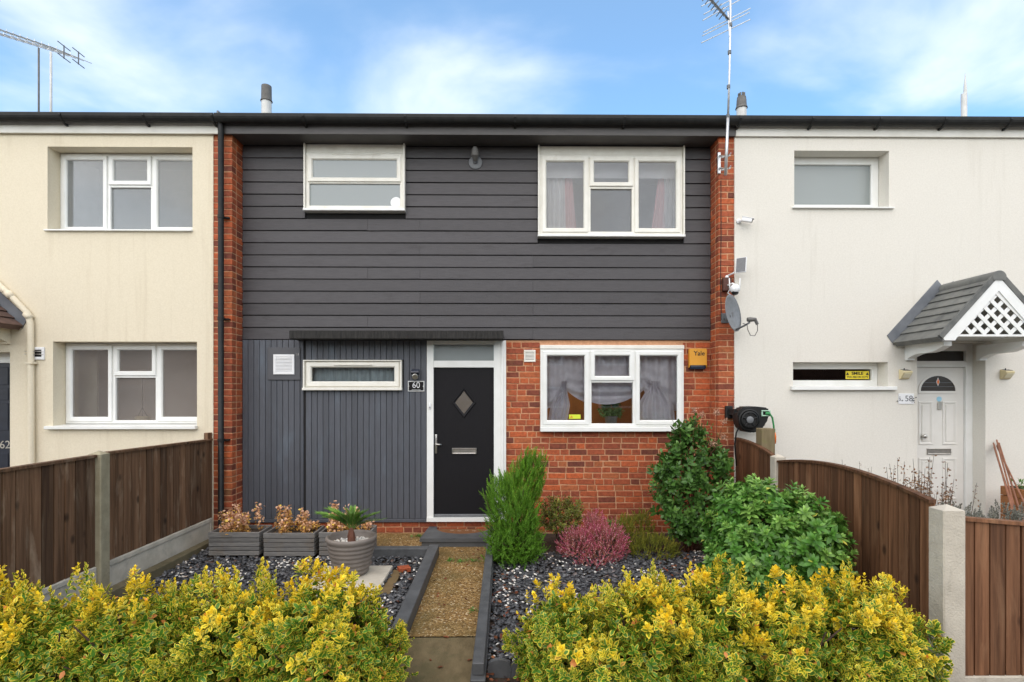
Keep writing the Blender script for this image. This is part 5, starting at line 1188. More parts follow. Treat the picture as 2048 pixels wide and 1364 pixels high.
# ------------------------------------------------------------------ fences
def post(label, x0, x1, y0, y1, z0, z1, m):
    bm = bmesh.new(); vs = box(bm, x0, x1, y0, y1, z0, z1 - 0.03)
    bmesh.ops.bevel(bm, geom=[e for e in bm.edges if abs(e.verts[0].co.z - e.verts[1].co.z) > 0.1], offset=0.008, segments=1, affect='EDGES')
    top = [f for f in bm.faces if f.normal.z > 0.9 or all(abs(v.co.z - (z1 - 0.03)) < 1e-5 for v in f.verts)]
    r_ = bmesh.ops.poke(bm, faces=top[:1]); 
    for v in r_['verts']: v.co.z = z1
    return tag(ob('concrete_post', bm, m, loc=((x0 + x1) / 2, (y0 + y1) / 2, z0)), label, 'fence post', 'concrete fence posts')
def panel(label, axis, fixed, a, b, z0, ztop, m, face, bw_=0.108, grp='timber fence panels', rnd=None, thick=0.016):
    """close-board panel along Y (axis 'y') or X; fixed = the coordinate of its face, face = the way it looks"""
    rnd = rnd or random.Random(a)
    loc = (fixed, (a + b) / 2, z0) if axis == 'y' else ((a + b) / 2, fixed, z0)
    t = thing('fence_panel', label, 'fence panel', loc, grp)
    n = max(2, round((b - a) / bw_)); w = (b - a) / n
    for k in range(n):
        s, e = a + k * w, a + (k + 1) * w
        p, q_ = s + 0.0015, e + 0.008 if k < n - 1 else e
        o1, o2 = rnd.uniform(0, 0.003), 0.006 + rnd.uniform(0, 0.004)      # feather edge: one side proud
        zs, ze = ztop((s - a) / (b - a)), ztop((e - a) / (b - a))
        bm = bmesh.new()
        gp_ = 0.011; tl = rnd.uniform(-0.003, 0.003)
        pts = [(s + 0.0004, thick + 0.008), (s + 0.0004, 0.016), (s + gp_, 0.016), (s + gp_, o1 + tl), (e - 0.0004, o1 - tl), (e - 0.0004, thick + 0.008)]
        vs0, vs1 = [], []
        for d, o_ in pts:
            depth = fixed - face * (o_ if True else 0)
            zt = zs + (ze - zs) * (d - s) / (e - s) - 0.012
            zz0 = z0 + 0.001
            P = (lambda z_: (depth, d, z_)) if axis == 'y' else (lambda z_: (d, depth, z_))
            vs0.append(bm.verts.new(P(zz0))); vs1.append(bm.verts.new(P(zt)))
        bm.faces.new(vs0); bm.faces.new(vs1[::-1])
        for i in range(6): bm.faces.new((vs0[i], vs0[(i + 1) % 6], vs1[(i + 1) % 6], vs1[i]))
        ob('board', bm, m, t)
    # capping rail that follows the top
    bm = bmesh.new(); prev = None
    for k in range(17):
        f_ = k / 16; d = a + (b - a) * f_; z = ztop(f_)
        ring = []
        for o_, dz in ((-0.016, -0.012), (-0.016, 0.010), (0.03, 0.012), (0.03, -0.012)):
            depth = fixed - face * o_
            ring.append(bm.verts.new((depth, d, z + dz) if axis == 'y' else (d, depth, z + dz)))
        if prev:
            for i in range(4): bm.faces.new((prev[i], prev[(i + 1) % 4], ring[(i + 1) % 4], ring[i]))
        else: bm.faces.new(ring)
        prev = ring
    bm.faces.new(prev[::-1]); ob('capping_rail', bm, m, t)
    for f_ in (0.12, 0.8):           # back rails
        z = z0 + (min(ztop(0), ztop(1)) - z0) * f_
        bm = bmesh.new(); d0, d1 = fixed - face * 0.0265, fixed - face * 0.055
        if axis == 'y': box(bm, min(d0, d1), max(d0, d1), a, b, z, z + 0.045)
        else: box(bm, a, b, min(d0, d1), max(d0, d1), z, z + 0.045)
        ob('back_rail', bm, m, t)
    return t
def gravel_board(label, axis, fixed, a, b, z0, z1, m, face):
    loc = (fixed, (a + b) / 2, z0) if axis == 'y' else ((a + b) / 2, fixed, z0)
    t = thing('gravel_board', label, 'gravel board', loc, 'concrete gravel boards')
    d0, d1 = fixed + face * 0.012, fixed - face * 0.04
    def bx(p, q_, zz0, zz1, f0, f1, nm):
        ob(nm, bbox(min(f0, f1), max(f0, f1), p, q_, zz0, zz1, bev=0.004) if axis == 'y' else bbox(p, q_, min(f0, f1), max(f0, f1), zz0, zz1, bev=0.004), m, t)
    bx(a, b, z0, z1, d1, fixed, 'slab')
    bx(a + 0.001, b - 0.001, z1 - 0.045, z1 - 0.001, fixed + face * 0.001, d0, 'top_border'); bx(a + 0.001, b - 0.001, z0 + 0.001, z0 + 0.04, fixed + face * 0.001, d0, 'bottom_border')
    bx(a + 0.001, a + 0.04, z0 + 0.041, z1 - 0.046, fixed + face * 0.001, d0, 'end_border'); bx(b - 0.04, b - 0.001, z0 + 0.041, z1 - 0.046, fixed + face * 0.001, d0, 'end_border')
    return t
XL = -3.535
post('mossy concrete post between the two dark fence panels on the left', XL - 0.075, XL + 0.04, 4.68, 4.795, -0.08, 1.265, CONC_L)
panel('dark weathered fence panel between the left post and the house', 'y', XL, 4.80, 6.50, 0.275, lambda f: 1.235 - 0.03 * f, WOOD_D, 1)
panel('dark weathered fence panel at the left edge of the photo', 'y', XL, 2.84, 4.675, 0.275, lambda f: 1.225 + 0.0 * f, WOOD_D, 1)
gravel_board('pale concrete gravel board below the dark fence next to the house', 'y', XL, 4.80, 6.50, -0.03, 0.273, CONC_G, 1)
gravel_board('pale concrete gravel board below the dark fence half hidden by the hedge', 'y', XL, 2.84, 4.675, -0.07, 0.273, CONC_G, 1)
bm = bbox(XL + 0.03, XL + 0.13, 3.7, 6.45, -0.09, 0.055, bev=0.006)
tag(ob('timber_kerb', bm, mat('mossy_timber', (0.16, 0.13, 0.075), (0.10, 0.085, 0.045), 0.9, 8, bump=0.4), loc=(XL + 0.08, 5.07, -0.08)), 'low mossy timber kerb along the foot of the left fence', 'kerb')
ob_stub = tag(ob('timber_stub', bbox(XL - 0.06, XL - 0.012, 6.44, 6.535, 0.0, 1.29, bev=0.004), WOOD_D, loc=(XL - 0.036, 6.49, 0)), 'dark timber stub where the left fence meets the house', 'fence post')
XR = 2.775
post('slim concrete post behind the bright green shrub on the right fence', XR - 0.03, XR + 0.085, 5.50, 5.61, -0.08, 1.135, CONC_R)
post('thick pale concrete post at the front end of the right fence', XR - 0.03, XR + 0.112, 3.365, 3.495, -0.14, 1.055, CONC_R)
panel('short brown curved fence panel between the right brick pier and slim post', 'y', XR, 5.615, 6.525, 0.10, lambda f: 1.115 + 0.10 * (1 - (1 - f) ** 2.0), WOOD_R, -1, bw_=0.10)
panel('brown bow-topped fence panel behind the bright green shrub', 'y', XR, 3.50, 5.495, 0.10, lambda f: 1.04 + 0.115 * math.sin(math.pi * (0.04 + 0.90 * f)) ** 0.9, WOOD_R, -1, bw_=0.098)
panel('brown fence panel right of the thick concrete post', 'x', 3.43, XR + 0.115, 4.7, -0.045, lambda f: 0.965 - 0.15 * f, WOOD_R, -1, bw_=0.098)
gravel_board('concrete gravel board below the fence right of the thick post', 'x', 3.43, XR + 0.115, 4.7, -0.20, -0.046, CONC_R, -1)
gravel_board('concrete gravel board under the brown bow-topped fence', 'y', XR, 3.50, 5.495, -0.12, 0.098, CONC_R, -1)
gravel_board('concrete gravel board under the short curved fence by the pier', 'y', XR, 5.615, 6.525, -0.06, 0.098, CONC_R, -1)
# timber post behind the fence carrying the hose
x0, x1 = ax(1519, 6.0), ax(1546, 6.0)
tag(ob('timber_post', bbox(x0, x1, 5.95, 6.09, -0.05, az(857, 6.0), bev=0.006), mat('mossy_post', (0.20, 0.155, 0.085), (0.14, 0.11, 0.055), 0.85, 7, stretch=(3, 3, 0.5), bump=0.3, c3=(0.16, 0.16, 0.05), s3=5), loc=((x0 + x1) / 2, 6.02, -0.05)), 'stout timber post behind the fence under the hose reel', 'post')
# wire hoop
hx_, hz_ = at(1638, 932, 5.0); bm = bmesh.new()
tube(bm, [(hx_ - 0.047, 5.0, gz(5))] + [(hx_ + 0.047 * math.cos(a), 5.0, hz_ + 0.045 * math.sin(a)) for a in np.linspace(math.pi, 0, 11)] + [(hx_ + 0.047, 5.0, gz(5))], 0.005, 6)
tag(ob('wire_hoop', bm, BLACKP, None, True, loc=(hx_, 5.0, gz(5))), 'thin black hoop peeping over the brown fence', 'hoop')

# ------------------------------------------------------------------ front step, mat, edging, slab
sx0, sx1 = -1.0, -0.16; sy0, sy1 = 6.20, 6.76
mxc, mr_ = -0.54, 0.33
t = thing('front_step', 'slate grey painted front step with a half-round cut for the mat', 'step', ((sx0 + sx1) / 2, (sy0 + sy1) / 2, gz(6.4)))
bm = bmesh.new()
arc = [(mxc + mr_ * math.cos(a), sy1 - 0.05 - 0.30 * math.sin(a)) for a in np.linspace(0, math.pi, 21)]
poly = [(sx0, sy0), (sx1, sy0), (sx1, sy1)] + [(mxc + mr_, sy1)] + arc + [(mxc - mr_, sy1), (sx0 + 0.03, sy1)]
lo = [bm.verts.new((x, y, 0.055)) for x, y in poly]; hi = [bm.verts.new((x, y, 0.095)) for x, y in poly]
bm.faces.new(lo[::-1]); bm.faces.new(hi); n = len(poly)
for k in range(n): bm.faces.new((lo[k], lo[(k + 1) % n], hi[(k + 1) % n], hi[k]))
ob('tread', bm, SLATE_P, t)
ob('riser', bbox(sx0 + 0.02, sx1 - 0.02, sy0 + 0.02, sy1 - 0.01, gz(6.3) - 0.01, 0.0545, bev=0.004), SLATE_P, t)
bm = bmesh.new(); a2 = [(mxc + (mr_ - 0.008) * math.cos(a), sy1 - 0.05 - 0.292 * math.sin(a)) for a in np.linspace(0, math.pi, 21)]
lo = [bm.verts.new((x, y, 0.056)) for x, y in a2]; hi = [bm.verts.new((x, y, 0.078)) for x, y in a2]
bm.faces.new(lo[::-1]); bm.faces.new(hi)
for k in range(len(a2)): bm.faces.new((lo[k], lo[(k + 1) % len(a2)], hi[(k + 1) % len(a2)], hi[k]))
dm = tag(ob('doormat', bm, MAT_BR, loc=(mxc, sy1 - 0.2, 0.056)), 'brown half-round coir doormat set into the front step', 'doormat')
for k in range(4):
    bm = bmesh.new(); px, py = mxc - 0.13 + 0.09 * k, sy1 - 0.12 - 0.03 * (k % 2)
    for q_ in range(5):
        a = q_ * 1.256; box(bm, px + 0.018 * math.cos(a) - 0.007, px + 0.018 * math.cos(a) + 0.007, py + 0.014 * math.sin(a) - 0.007, py + 0.014 * math.sin(a) + 0.007, 0.0782, 0.0788 + 0.0002 * q_)
    ob('printed_flower', bm, mat('mat_print', (0.34, 0.25, 0.17), None, 0.9), dm)
def edging(label, x0, x1, y0, y1, h0, h1, z_drop=0.0, cat='edging'):
    bm = bmesh.new(); vs = box(bm, x0, x1, y0, y1, h0, h1)
    for v in vs: v.co.z += gz(v.co.y)
    bmesh.ops.bevel(bm, geom=bm.edges[:], offset=0.005, segments=1, affect='EDGES')
    return tag(ob('edging_sleeper', bm, SLATE_P, loc=((x0 + x1) / 2, (y0 + y1) / 2, gz((y0 + y1) / 2))), label, cat, 'slate grey edging along the beds')
edging('grey edging sleeper along the left side of the path', -0.855, -0.748, 3.55, 5.97, -0.02, 0.115)
edging('grey edging sleeper across the back of the left slate bed', -1.65, -0.857, 5.87, 5.975, -0.02, 0.10)
edging('grey edging sleeper lying on top along the right side of the path', -0.222, -0.145, 3.47, 6.05, 0.046, 0.125)
edging('lower grey edging sleeper at the right side of the path', -0.232, -0.135, 3.42, 6.05, -0.04, 0.044)
# scalloped slate edging under the right hedge
t = thing('scalloped_edging', 'dark grey scalloped edging in front of the right slate bed', 'edging', (0.25, 3.56, gz(3.56) - 0.02))
for k in range(6):
    c = -0.05 + 0.155 * k; bm = bmesh.new()
    prism(bm, [(c - 0.076, gz(3.56) - 0.03), (c + 0.076, gz(3.56) - 0.03)] + [(c + 0.076 * math.cos(a), gz(3.56) + 0.055 + 0.05 * math.sin(a)) for a in np.linspace(0, math.pi, 9)], 3.545, 3.58); ob('scallop', bm, SLATE_P, t)
# slab under the pot
sl0, sl1 = -1.86, -1.16; sy_a, sy_b = 4.90, 5.50
bm = bmesh.new(); vs = box(bm, sl0, sl1, sy_a, sy_b, 0.0, 0.05)
for v in vs: v.co.z += gz(v.co.y)
bmesh.ops.bevel(bm, geom=bm.edges[:], offset=0.006, segments=1, affect='EDGES')
tag(ob('paving_slab', bm, CONC_G, loc=((sl0 + sl1) / 2, 5.2, gz(5.2))), 'pale grey concrete slab under the taupe pot', 'slab')
bm = bmesh.new(); vs = box(bm, -1.14, -1.05, 4.85, 5.45, -0.01, 0.022)
for v in vs: v.co.z += gz(v.co.y)
tag(ob('timber_strip', bm, mat('brown_strip', (0.17, 0.115, 0.05), (0.12, 0.08, 0.035), 0.8, 9, bump=0.3), loc=(-1.1, 5.15, gz(5.15))), 'brown timber strip on the slate beside the slab', 'timber')
o = inst('brick_fragment', BRICKS[0], (-1.02, 5.42, gz(5.42) + 0.004), None, (0.12, 0.8, 0.7), (0.1, 0.05, 0.5)); tag(o, 'broken red brick piece lying on the left slate bed', 'brick')

# ------------------------------------------------------------------ plants: leaf machinery
def leaf_tpl(w, fold=0.12, curl=0.15, pts=((0.32, 0.9), (0.68, 0.85))):
    """elliptical leaf, unit length along y, returns verts, tris, edge value"""
    V = [(0, 0, 0)]; E = [0.35]
    for t_, k in pts:
        z = -curl * t_ * t_
        V += [(-w * k, t_, z + fold * w), (0, t_, z), (w * k, t_, z + fold * w)]; E += [1, 0, 1]
    V.append((0, 1, -curl)); E.append(0.95)
    T = [(0, 2, 1), (0, 3, 2)]
    for i in range(len(pts) - 1):
        a, b = 1 + 3 * i, 4 + 3 * i
        T += [(a, a + 1, b + 1), (a, b + 1, b), (a + 1, a + 2, b + 2), (a + 1, b + 2, b + 1)]
    a = 1 + 3 * (len(pts) - 1); t_ = len(V) - 1
    T += [(a, a + 1, t_), (a + 1, a + 2, t_)]
    return np.array(V, float), np.array(T, int), np.array(E, float)
OVAL = leaf_tpl(0.30)
LANCE = leaf_tpl(0.19, 0.1, 0.25)
ROUND = leaf_tpl(0.42, 0.15, 0.2)
NEEDLE = (np.array([(0, 0, 0), (-0.075, 0.45, 0), (0.075, 0.45, 0.02), (0, 1, -0.05)], float), np.array([(0, 2, 1), (1, 2, 3)]), np.array([0, .5, .5, 1.0]))
SPECK = (np.array([(0, 0, 0), (-0.28, 0.5, 0), (0.28, 0.5, 0.1), (0, 1, 0)], float), np.array([(0, 2, 1), (1, 2, 3)]), np.array([0, .5, .5, 1.0]))
def unit(a): return a / np.maximum(np.linalg.norm(a, axis=-1, keepdims=True), 1e-9)
class Leaves:
    def __init__(s): s.v, s.t, s.e, s.tone, s.n = [], [], [], [], 0
    def add(s, tpl, pos, dirn, nrm, size, tone, wscale=1.0):
        V, T, E = tpl; N_ = len(pos)
        d = unit(dirn); n_ = unit(nrm - d * np.sum(nrm * d, -1, keepdims=True)); sd__ = np.cross(d, n_)
        sz = np.broadcast_to(np.asarray(size, float), (N_,))[:, None, None]
        co = pos[:, None, :] + sz * (V[None, :, 0:1] * wscale * sd__[:, None, :] + V[None, :, 1:2] * d[:, None, :] + V[None, :, 2:3] * n_[:, None, :])
        s.v.append(co.reshape(-1, 3)); k = len(V)
        s.t.append((T[None] + (np.arange(N_) * k)[:, None, None]).reshape(-1, 3) + s.n); s.n += N_ * k
        s.e.append(np.tile(E, N_)); s.tone.append(np.repeat(np.broadcast_to(np.asarray(tone, float), (N_,)), k))
    def shoots(s, tpl, P, D, L, k, size, tone, a0=1.25, a1=0.45, whorl='pair', taper=0.45, t0=0.1, jit=0.25, tip=False, wscale=1.0):
        """k leaves up every shoot (base P, direction D, length L); a0/a1 leaf angle at foot/tip"""
        Nn = len(P); D = unit(D); aux = np.where(np.abs(D[:, 2:3]) < 0.9, np.array([[0, 0, 1.0]]), np.array([[1.0, 0, 0]]))
        e1 = unit(np.cross(D, aux)); e2 = np.cross(D, e1)
        L = np.broadcast_to(np.asarray(L, float), (Nn,)); size = np.broadcast_to(np.asarray(size, float), (Nn,)); tone = np.broadcast_to(np.asarray(tone, float), (Nn,))
        ph0 = rng.uniform(0, 6.28, Nn)
        for i in range(k):
            if whorl == 'pair': f_ = (i // 2) / max(1, (k - 1) // 2); ph = ph0 + (i // 2) * 1.5708 + (i % 2) * 3.1416
            elif whorl == 'spiral': f_ = i / max(1, k - 1); ph = ph0 + i * 2.4
            else: f_ = 1.0; ph = ph0 + i * 6.2832 / k
            t_ = t0 + (1 - t0) * f_
            ph = ph + rng.normal(0, jit, Nn); al = a0 + (a1 - a0) * f_ + rng.normal(0, jit * 0.7, Nn)
            rad = e1 * np.cos(ph)[:, None] + e2 * np.sin(ph)[:, None]
            d = D * np.cos(al)[:, None] + rad * np.sin(al)[:, None]; n_ = D * np.sin(al)[:, None] - rad * np.cos(al)[:, None]
            s.add(tpl, P + D * (L * t_)[:, None], d, n_, size * (1 - taper * f_) * rng.uniform(0.8, 1.2, Nn), np.clip(tone * (0.45 + 0.55 * f_) + rng.normal(0, 0.06, Nn), 0, 1), wscale)
    def build(s, name, m, parent=None, loc=None):
        v = np.concatenate(s.v); t_ = np.concatenate(s.t); e = np.concatenate(s.e); to = np.concatenate(s.tone)
        me = bpy.data.meshes.new(name); me.vertices.add(len(v)); me.vertices.foreach_set('co', v.astype(np.float32).ravel())
        me.loops.add(len(t_) * 3); me.loops.foreach_set('vertex_index', t_.astype(np.int32).ravel())
        me.polygons.add(len(t_)); me.polygons.foreach_set('loop_start', np.arange(0, len(t_) * 3, 3, dtype=np.int32))
        me.polygons.foreach_set('use_smooth', np.ones(len(t_), bool))
        for nm, arr in (('edge', e), ('tone', to)):
            at_ = me.attributes.new(nm, 'FLOAT', 'POINT'); at_.data.foreach_set('value', arr.astype(np.float32))
        me.update(calc_edges=True); me.validate()
        return ob(name, me, m, parent, loc=loc)
def shell(ells, n, rlo=0.8, rhi=1.0, zmin=-0.35, lump=0.10):
    """points spread over a union of ellipsoids (c, r) with their outward normals"""
    A = np.array([r[0] * r[1] + r[0] * r[2] + r[1] * r[2] for c, r in ells]); A = A / A.sum()
    P, Nn = [], []
    for (c, r), a in zip(ells, A):
        k = int(n * a * 1.7); c = np.array(c); r = np.array(r)
        d = unit(rng.normal(0, 1, (k, 3))); d = d[d[:, 2] > zmin]
        l_ = 1 + lump * (np.sin(d[:, 0] * 9 + c[0] * 7) * np.sin(d[:, 1] * 8 + c[0] * 3) + 0.6 * np.sin(d[:, 2] * 11 + d[:, 0] * 13))
        q_ = c + r * d * (rng.uniform(rlo, rhi, len(d)) * l_)[:, None]; keep = np.ones(len(q_), bool)
        for c2, r2 in ells:
            if c2 is c or (np.array(c2) == c).all(): continue
            keep &= np.sum(((q_ - np.array(c2)) / np.array(r2)) ** 2, 1) > 0.62
        P.append(q_[keep]); Nn.append(unit(d / r)[keep])
    return np.concatenate(P), np.concatenate(Nn)
def stems(name, base, tips, m, parent, r0=0.008, r1=0.003, spread=0.06, n=5):
    """twigs from the foot of a plant to points inside its crown"""
    bm = bmesh.new(); base = Vector(base)
    for tp in tips:
        tp = Vector(tp); b = base + Vector((random.uniform(-spread, spread), random.uniform(-spread, spread), 0)); mid = b.lerp(tp, 0.5) + Vector((random.uniform(-.03, .03), random.uniform(-.03, .03), 0.03)); mid.z = b.z + (tp.z - b.z) * 0.55
        tube(bm, [b, mid, tp], [r0, (r0 + r1) / 2, r1], n)
    return ob(name, bm, m, parent)
UPV = np.array([[0, 0, 1.0]])

def hedge(label, ells, n, tall):
    xs = [c[0] for c, r in ells]; t = thing('hedge', label, 'hedge', (sum(xs) / len(xs), 3.3, gz(3.3)), 'golden variegated hedges at the front')
    lv = Leaves()
    P, Nn = shell(ells, n, 0.88, 1.04, -0.55, 0.09)
    D = unit(Nn * 0.75 + UPV * 0.55 + rng.normal(0, 0.28, P.shape)); L = rng.uniform(0.05, 0.10, len(P))
    C, _ = shell(ells, 150, 0.97, 1.0, -0.5, 0.05); d2 = ((P[:, None, :] - C[None]) ** 2).sum(-1); ci = d2.argmin(1); dn = np.sqrt(d2.min(1))
    P = P + Nn * (0.095 * (1 - np.clip(dn / 0.11, 0, 1.7) ** 2) - 0.03)[:, None]; ctone = rng.normal(0, 0.26, len(C))[ci]
    kp = (dn < 0.085) | (rng.random(len(P)) < 0.45); P, Nn, ctone, dn, D, L = P[kp], Nn[kp], ctone[kp], dn[kp], D[kp], L[kp]
    # new growth is yellow at the outside and top, with broad drifts of greener wood
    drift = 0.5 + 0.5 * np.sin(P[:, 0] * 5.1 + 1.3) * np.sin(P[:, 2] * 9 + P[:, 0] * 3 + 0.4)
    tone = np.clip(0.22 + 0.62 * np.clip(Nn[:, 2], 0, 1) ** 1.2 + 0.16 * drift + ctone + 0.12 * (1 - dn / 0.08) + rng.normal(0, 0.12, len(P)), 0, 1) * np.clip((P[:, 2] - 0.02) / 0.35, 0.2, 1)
    h_ = rng.random(len(P)) < 0.6
    for msk, tp_, ws in ((h_, OVAL, 1.0), (~h_, ROUND, 0.82)):
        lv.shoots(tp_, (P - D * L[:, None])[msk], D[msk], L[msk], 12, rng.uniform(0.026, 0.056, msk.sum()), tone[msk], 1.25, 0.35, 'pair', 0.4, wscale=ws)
    # inner, older leaves
    Q, Nq = shell(ells, int(n * 0.9), 0.60, 0.86, -0.7, 0.06); Dq = unit(Nq + UPV * 0.2 + rng.normal(0, 0.5, Q.shape))
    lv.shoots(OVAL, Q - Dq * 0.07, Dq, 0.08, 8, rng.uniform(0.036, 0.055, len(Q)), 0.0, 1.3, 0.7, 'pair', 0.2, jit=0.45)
    # a few shoots stand well above the clipped top
    if tall:
        Tp = np.array([(x + random.uniform(-.035, .035), y + random.uniform(-.03, .03), z - 0.05 - 0.025 * q) for x, y, z in tall for q in range(4)]); Dt = unit(UPV + rng.normal(0, 0.20, Tp.shape))
        lv.shoots(OVAL, Tp - Dt * 0.16, Dt, rng.uniform(0.13, 0.20, len(Tp)), 16, 0.046, rng.uniform(0.25, 0.9, len(Tp)), 1.15, 0.3, 'pair', 0.45)
    lv.build('foliage', L_HEDGE, t)
    bm = bmesh.new()
    for c, r in ells:
        for k in range(9):
            b = Vector((c[0] + random.uniform(-.12, .12), c[1] + random.uniform(-.08, .08), gz(3.3) - 0.02)); tp = Vector((c[0] + random.uniform(-.8, .8) * r[0], c[1] + random.uniform(-.7, .5) * r[1], c[2] + random.uniform(0.2, 0.8) * r[2])); mid = b.lerp(tp, .5); mid.z += 0.05
            tube(bm, [b, mid, tp], [0.012, 0.009, 0.004], 6)
    ob('stems', bm, STEM, t)
    return t
HLx = [(-3.25, .42, .56), (-2.72, .38, .50), (-2.20, .42, .56), (-1.66, .40, .60), (-1.12, .42, .64), (-0.94, .33, .50)]
hedge('golden variegated hedge left of the path', [((x, 3.28 + 0.05 * math.sin(x * 7), 0.10), (rx, 0.36, h - 0.05)) for x, rx, h in HLx], 3400,
      [(random.uniform(-3.2, -0.75), 3.3 + random.uniform(-.2, .25), random.uniform(0.62, 0.76) - 0.03 * 0) for k in range(26)])
HRx = [(0.36, .35, .52), (0.78, .40, .62), (1.25, .40, .60), (1.70, .40, .56), (2.08, .38, .58), (2.28, .29, .52)]
hedge('golden variegated hedge right of the path', [((x, 3.26 + 0.05 * math.sin(x * 6), 0.10), (rx, 0.36, h - 0.05)) for x, rx, h in HRx], 3400,
      [(random.uniform(0.35, 2.4), 3.3 + random.uniform(-.2, .25), random.uniform(0.62, 0.74)) for k in range(24)])

# rosemary by the door
t = thing('rosemary_bush', 'upright bright green rosemary bush beside the front door', 'shrub', (0.10, 5.75, gz(5.75)))
el = [((0.09, 5.68, 0.22), (0.31, 0.28, 0.30)), ((0.07, 5.70, 0.46), (0.28, 0.27, 0.32)), ((-0.03, 5.76, 0.66), (0.20, 0.20, 0.25)), ((0.17, 5.92, 0.74), (0.22, 0.18, 0.28)), ((0.29, 6.0, 0.92), (0.15, 0.13, 0.22))]
lv = Leaves(); P, Nn = shell(el, 1800, 0.66, 1.02, -0.9, 0.14); P = P[P[:, 2] > 0.02]; Nn = Nn[:len(P)] if len(Nn) == len(P) else np.array([[0, 0, 1.0]]).repeat(len(P), 0)
Nn = unit((P - np.array([[0.08, 5.76, 0.4]])) * np.array([[1, 1, 0.6]]))
P = P + Nn * rng.normal(0, 0.03, (len(P), 1)); D = unit(Nn * 0.6 + UPV * 0.75 + rng.normal(0, 0.30, P.shape)); L = rng.uniform(0.08, 0.20, len(P))
lv.shoots(NEEDLE, P - D * (L * 0.75)[:, None], D, L, 40, rng.uniform(0.024, 0.034, len(P)), np.clip(0.30 + 0.35 * Nn[:, 2] + rng.normal(0, 0.25, len(P)), 0, 1), 0.95, 0.3, 'spiral', 0.3, wscale=1.5)
lv.build('foliage', L_ROSE, t); stems('stems', (0.12, 5.75, gz(5.75) - 0.01), [tuple(p) for p in P[::45]], STEM, t)
# dark variegated shrub
t = thing('variegated_shrub', 'low dark shrub with yellow-edged leaves between rosemary and heather', 'shrub', (0.62, 6.25, gz(6.25)))
el = [((0.62, 6.25, 0.28), (0.24, 0.22, 0.26)), ((0.52, 6.22, 0.40), (0.13, 0.13, 0.16)), ((0.76, 6.25, 0.40), (0.12, 0.12, 0.15))]
lv = Leaves(); P, Nn = shell(el, 330, 0.7, 1.02); D = unit(Nn * 0.6 + UPV * 0.6 + rng.normal(0, 0.25, P.shape))
lv.shoots(OVAL, P - D * 0.07, D, 0.09, 10, 0.034, rng.uniform(0.0, 0.55, len(P)), 1.2, 0.5, 'pair', 0.3); lv.build('foliage', L_DARKV, t); stems('stems', (0.62, 6.25, gz(6.25) - 0.01), [tuple(p) for p in P[::25]], STEM, t)
# pink heather
t = thing('pink_heather', 'mounded heather in pink flower under the living room window', 'heather', (0.93, 5.85, gz(5.85)))
el = [((0.77, 5.76, 0.12), (0.22, 0.20, 0.21)), ((1.08, 5.80, 0.14), (0.23, 0.20, 0.24)), ((0.98, 6.0, 0.24), (0.14, 0.15, 0.21)), ((0.93, 5.68, 0.02), (0.24, 0.17, 0.17))]
lv = Leaves(); P, Nn = shell(el, 1250, 0.72, 1.10); D = unit(Nn * 0.8 + UPV * 0.55 + rng.normal(0, 0.22, P.shape)); L = rng.uniform(0.07, 0.13, len(P))
lv.shoots(SPECK, P - D * (L * 0.8)[:, None], D, L, 26, rng.uniform(0.010, 0.016, len(P)), np.clip(rng.normal(0.8, 0.3, len(P)), 0, 1), 1.0, 0.5, 'spiral', 0.2)
lv.build('foliage', L_HEATH, t); stems('stems', (0.93, 5.85, gz(5.85) - 0.01), [tuple(p) for p in P[::50]], STEM, t, 0.005, 0.002)
# small fresh green plant
t = thing('spurge_plant', 'small fresh green leafy plant against the brick wall behind the heather', 'plant', (1.36, 6.4, gz(6.4)))
P = np.array([(1.30 + random.uniform(-.1, .1), 6.4 + random.uniform(-.06, .06), random.uniform(0.14, 0.26)) for k in range(26)]); D = unit(UPV + rng.normal(0, 0.25, P.shape))
lv = Leaves(); lv.shoots(LANCE, P - D * 0.08, D, 0.10, 16, 0.045, rng.uniform(.3, 1, len(P)), 1.4, 0.5, 'spiral', 0.4); lv.build('foliage', L_GREEN, t); stems('stems', (1.31, 6.4, gz(6.4) - 0.01), [tuple(p) for p in P], STEM, t, 0.004, 0.002, 0.03)
# golden heather
t = thing('golden_heather', 'low olive-gold heather between pink heather and tall glossy shrub', 'heather', (1.52, 6.0, gz(6.0)))
el = [((1.60, 5.88, 0.06), (0.30, 0.22, 0.17)), ((1.38, 6.15, 0.16), (0.20, 0.18, 0.22)), ((1.55, 6.2, 0.2), (0.16, 0.15, 0.22))]
lv = Leaves(); P, Nn = shell(el, 900, 0.7, 1.03); D = unit(Nn * 0.6 + UPV * 0.7 + rng.normal(0, 0.25, P.shape)); L = rng.uniform(0.06, 0.12, len(P))
lv.shoots(SPECK, P - D * (L * 0.8)[:, None], D, L, 24, rng.uniform(0.010, 0.017, len(P)), np.clip(rng.normal(0.5, 0.3, len(P)), 0, 1), 0.9, 0.4, 'spiral', 0.2)
lv.build('foliage', L_GOLD, t); stems('stems', (1.52, 6.0, gz(6.0) - 0.01), [tuple(p) for p in P[::50]], STEM, t, 0.005, 0.002)
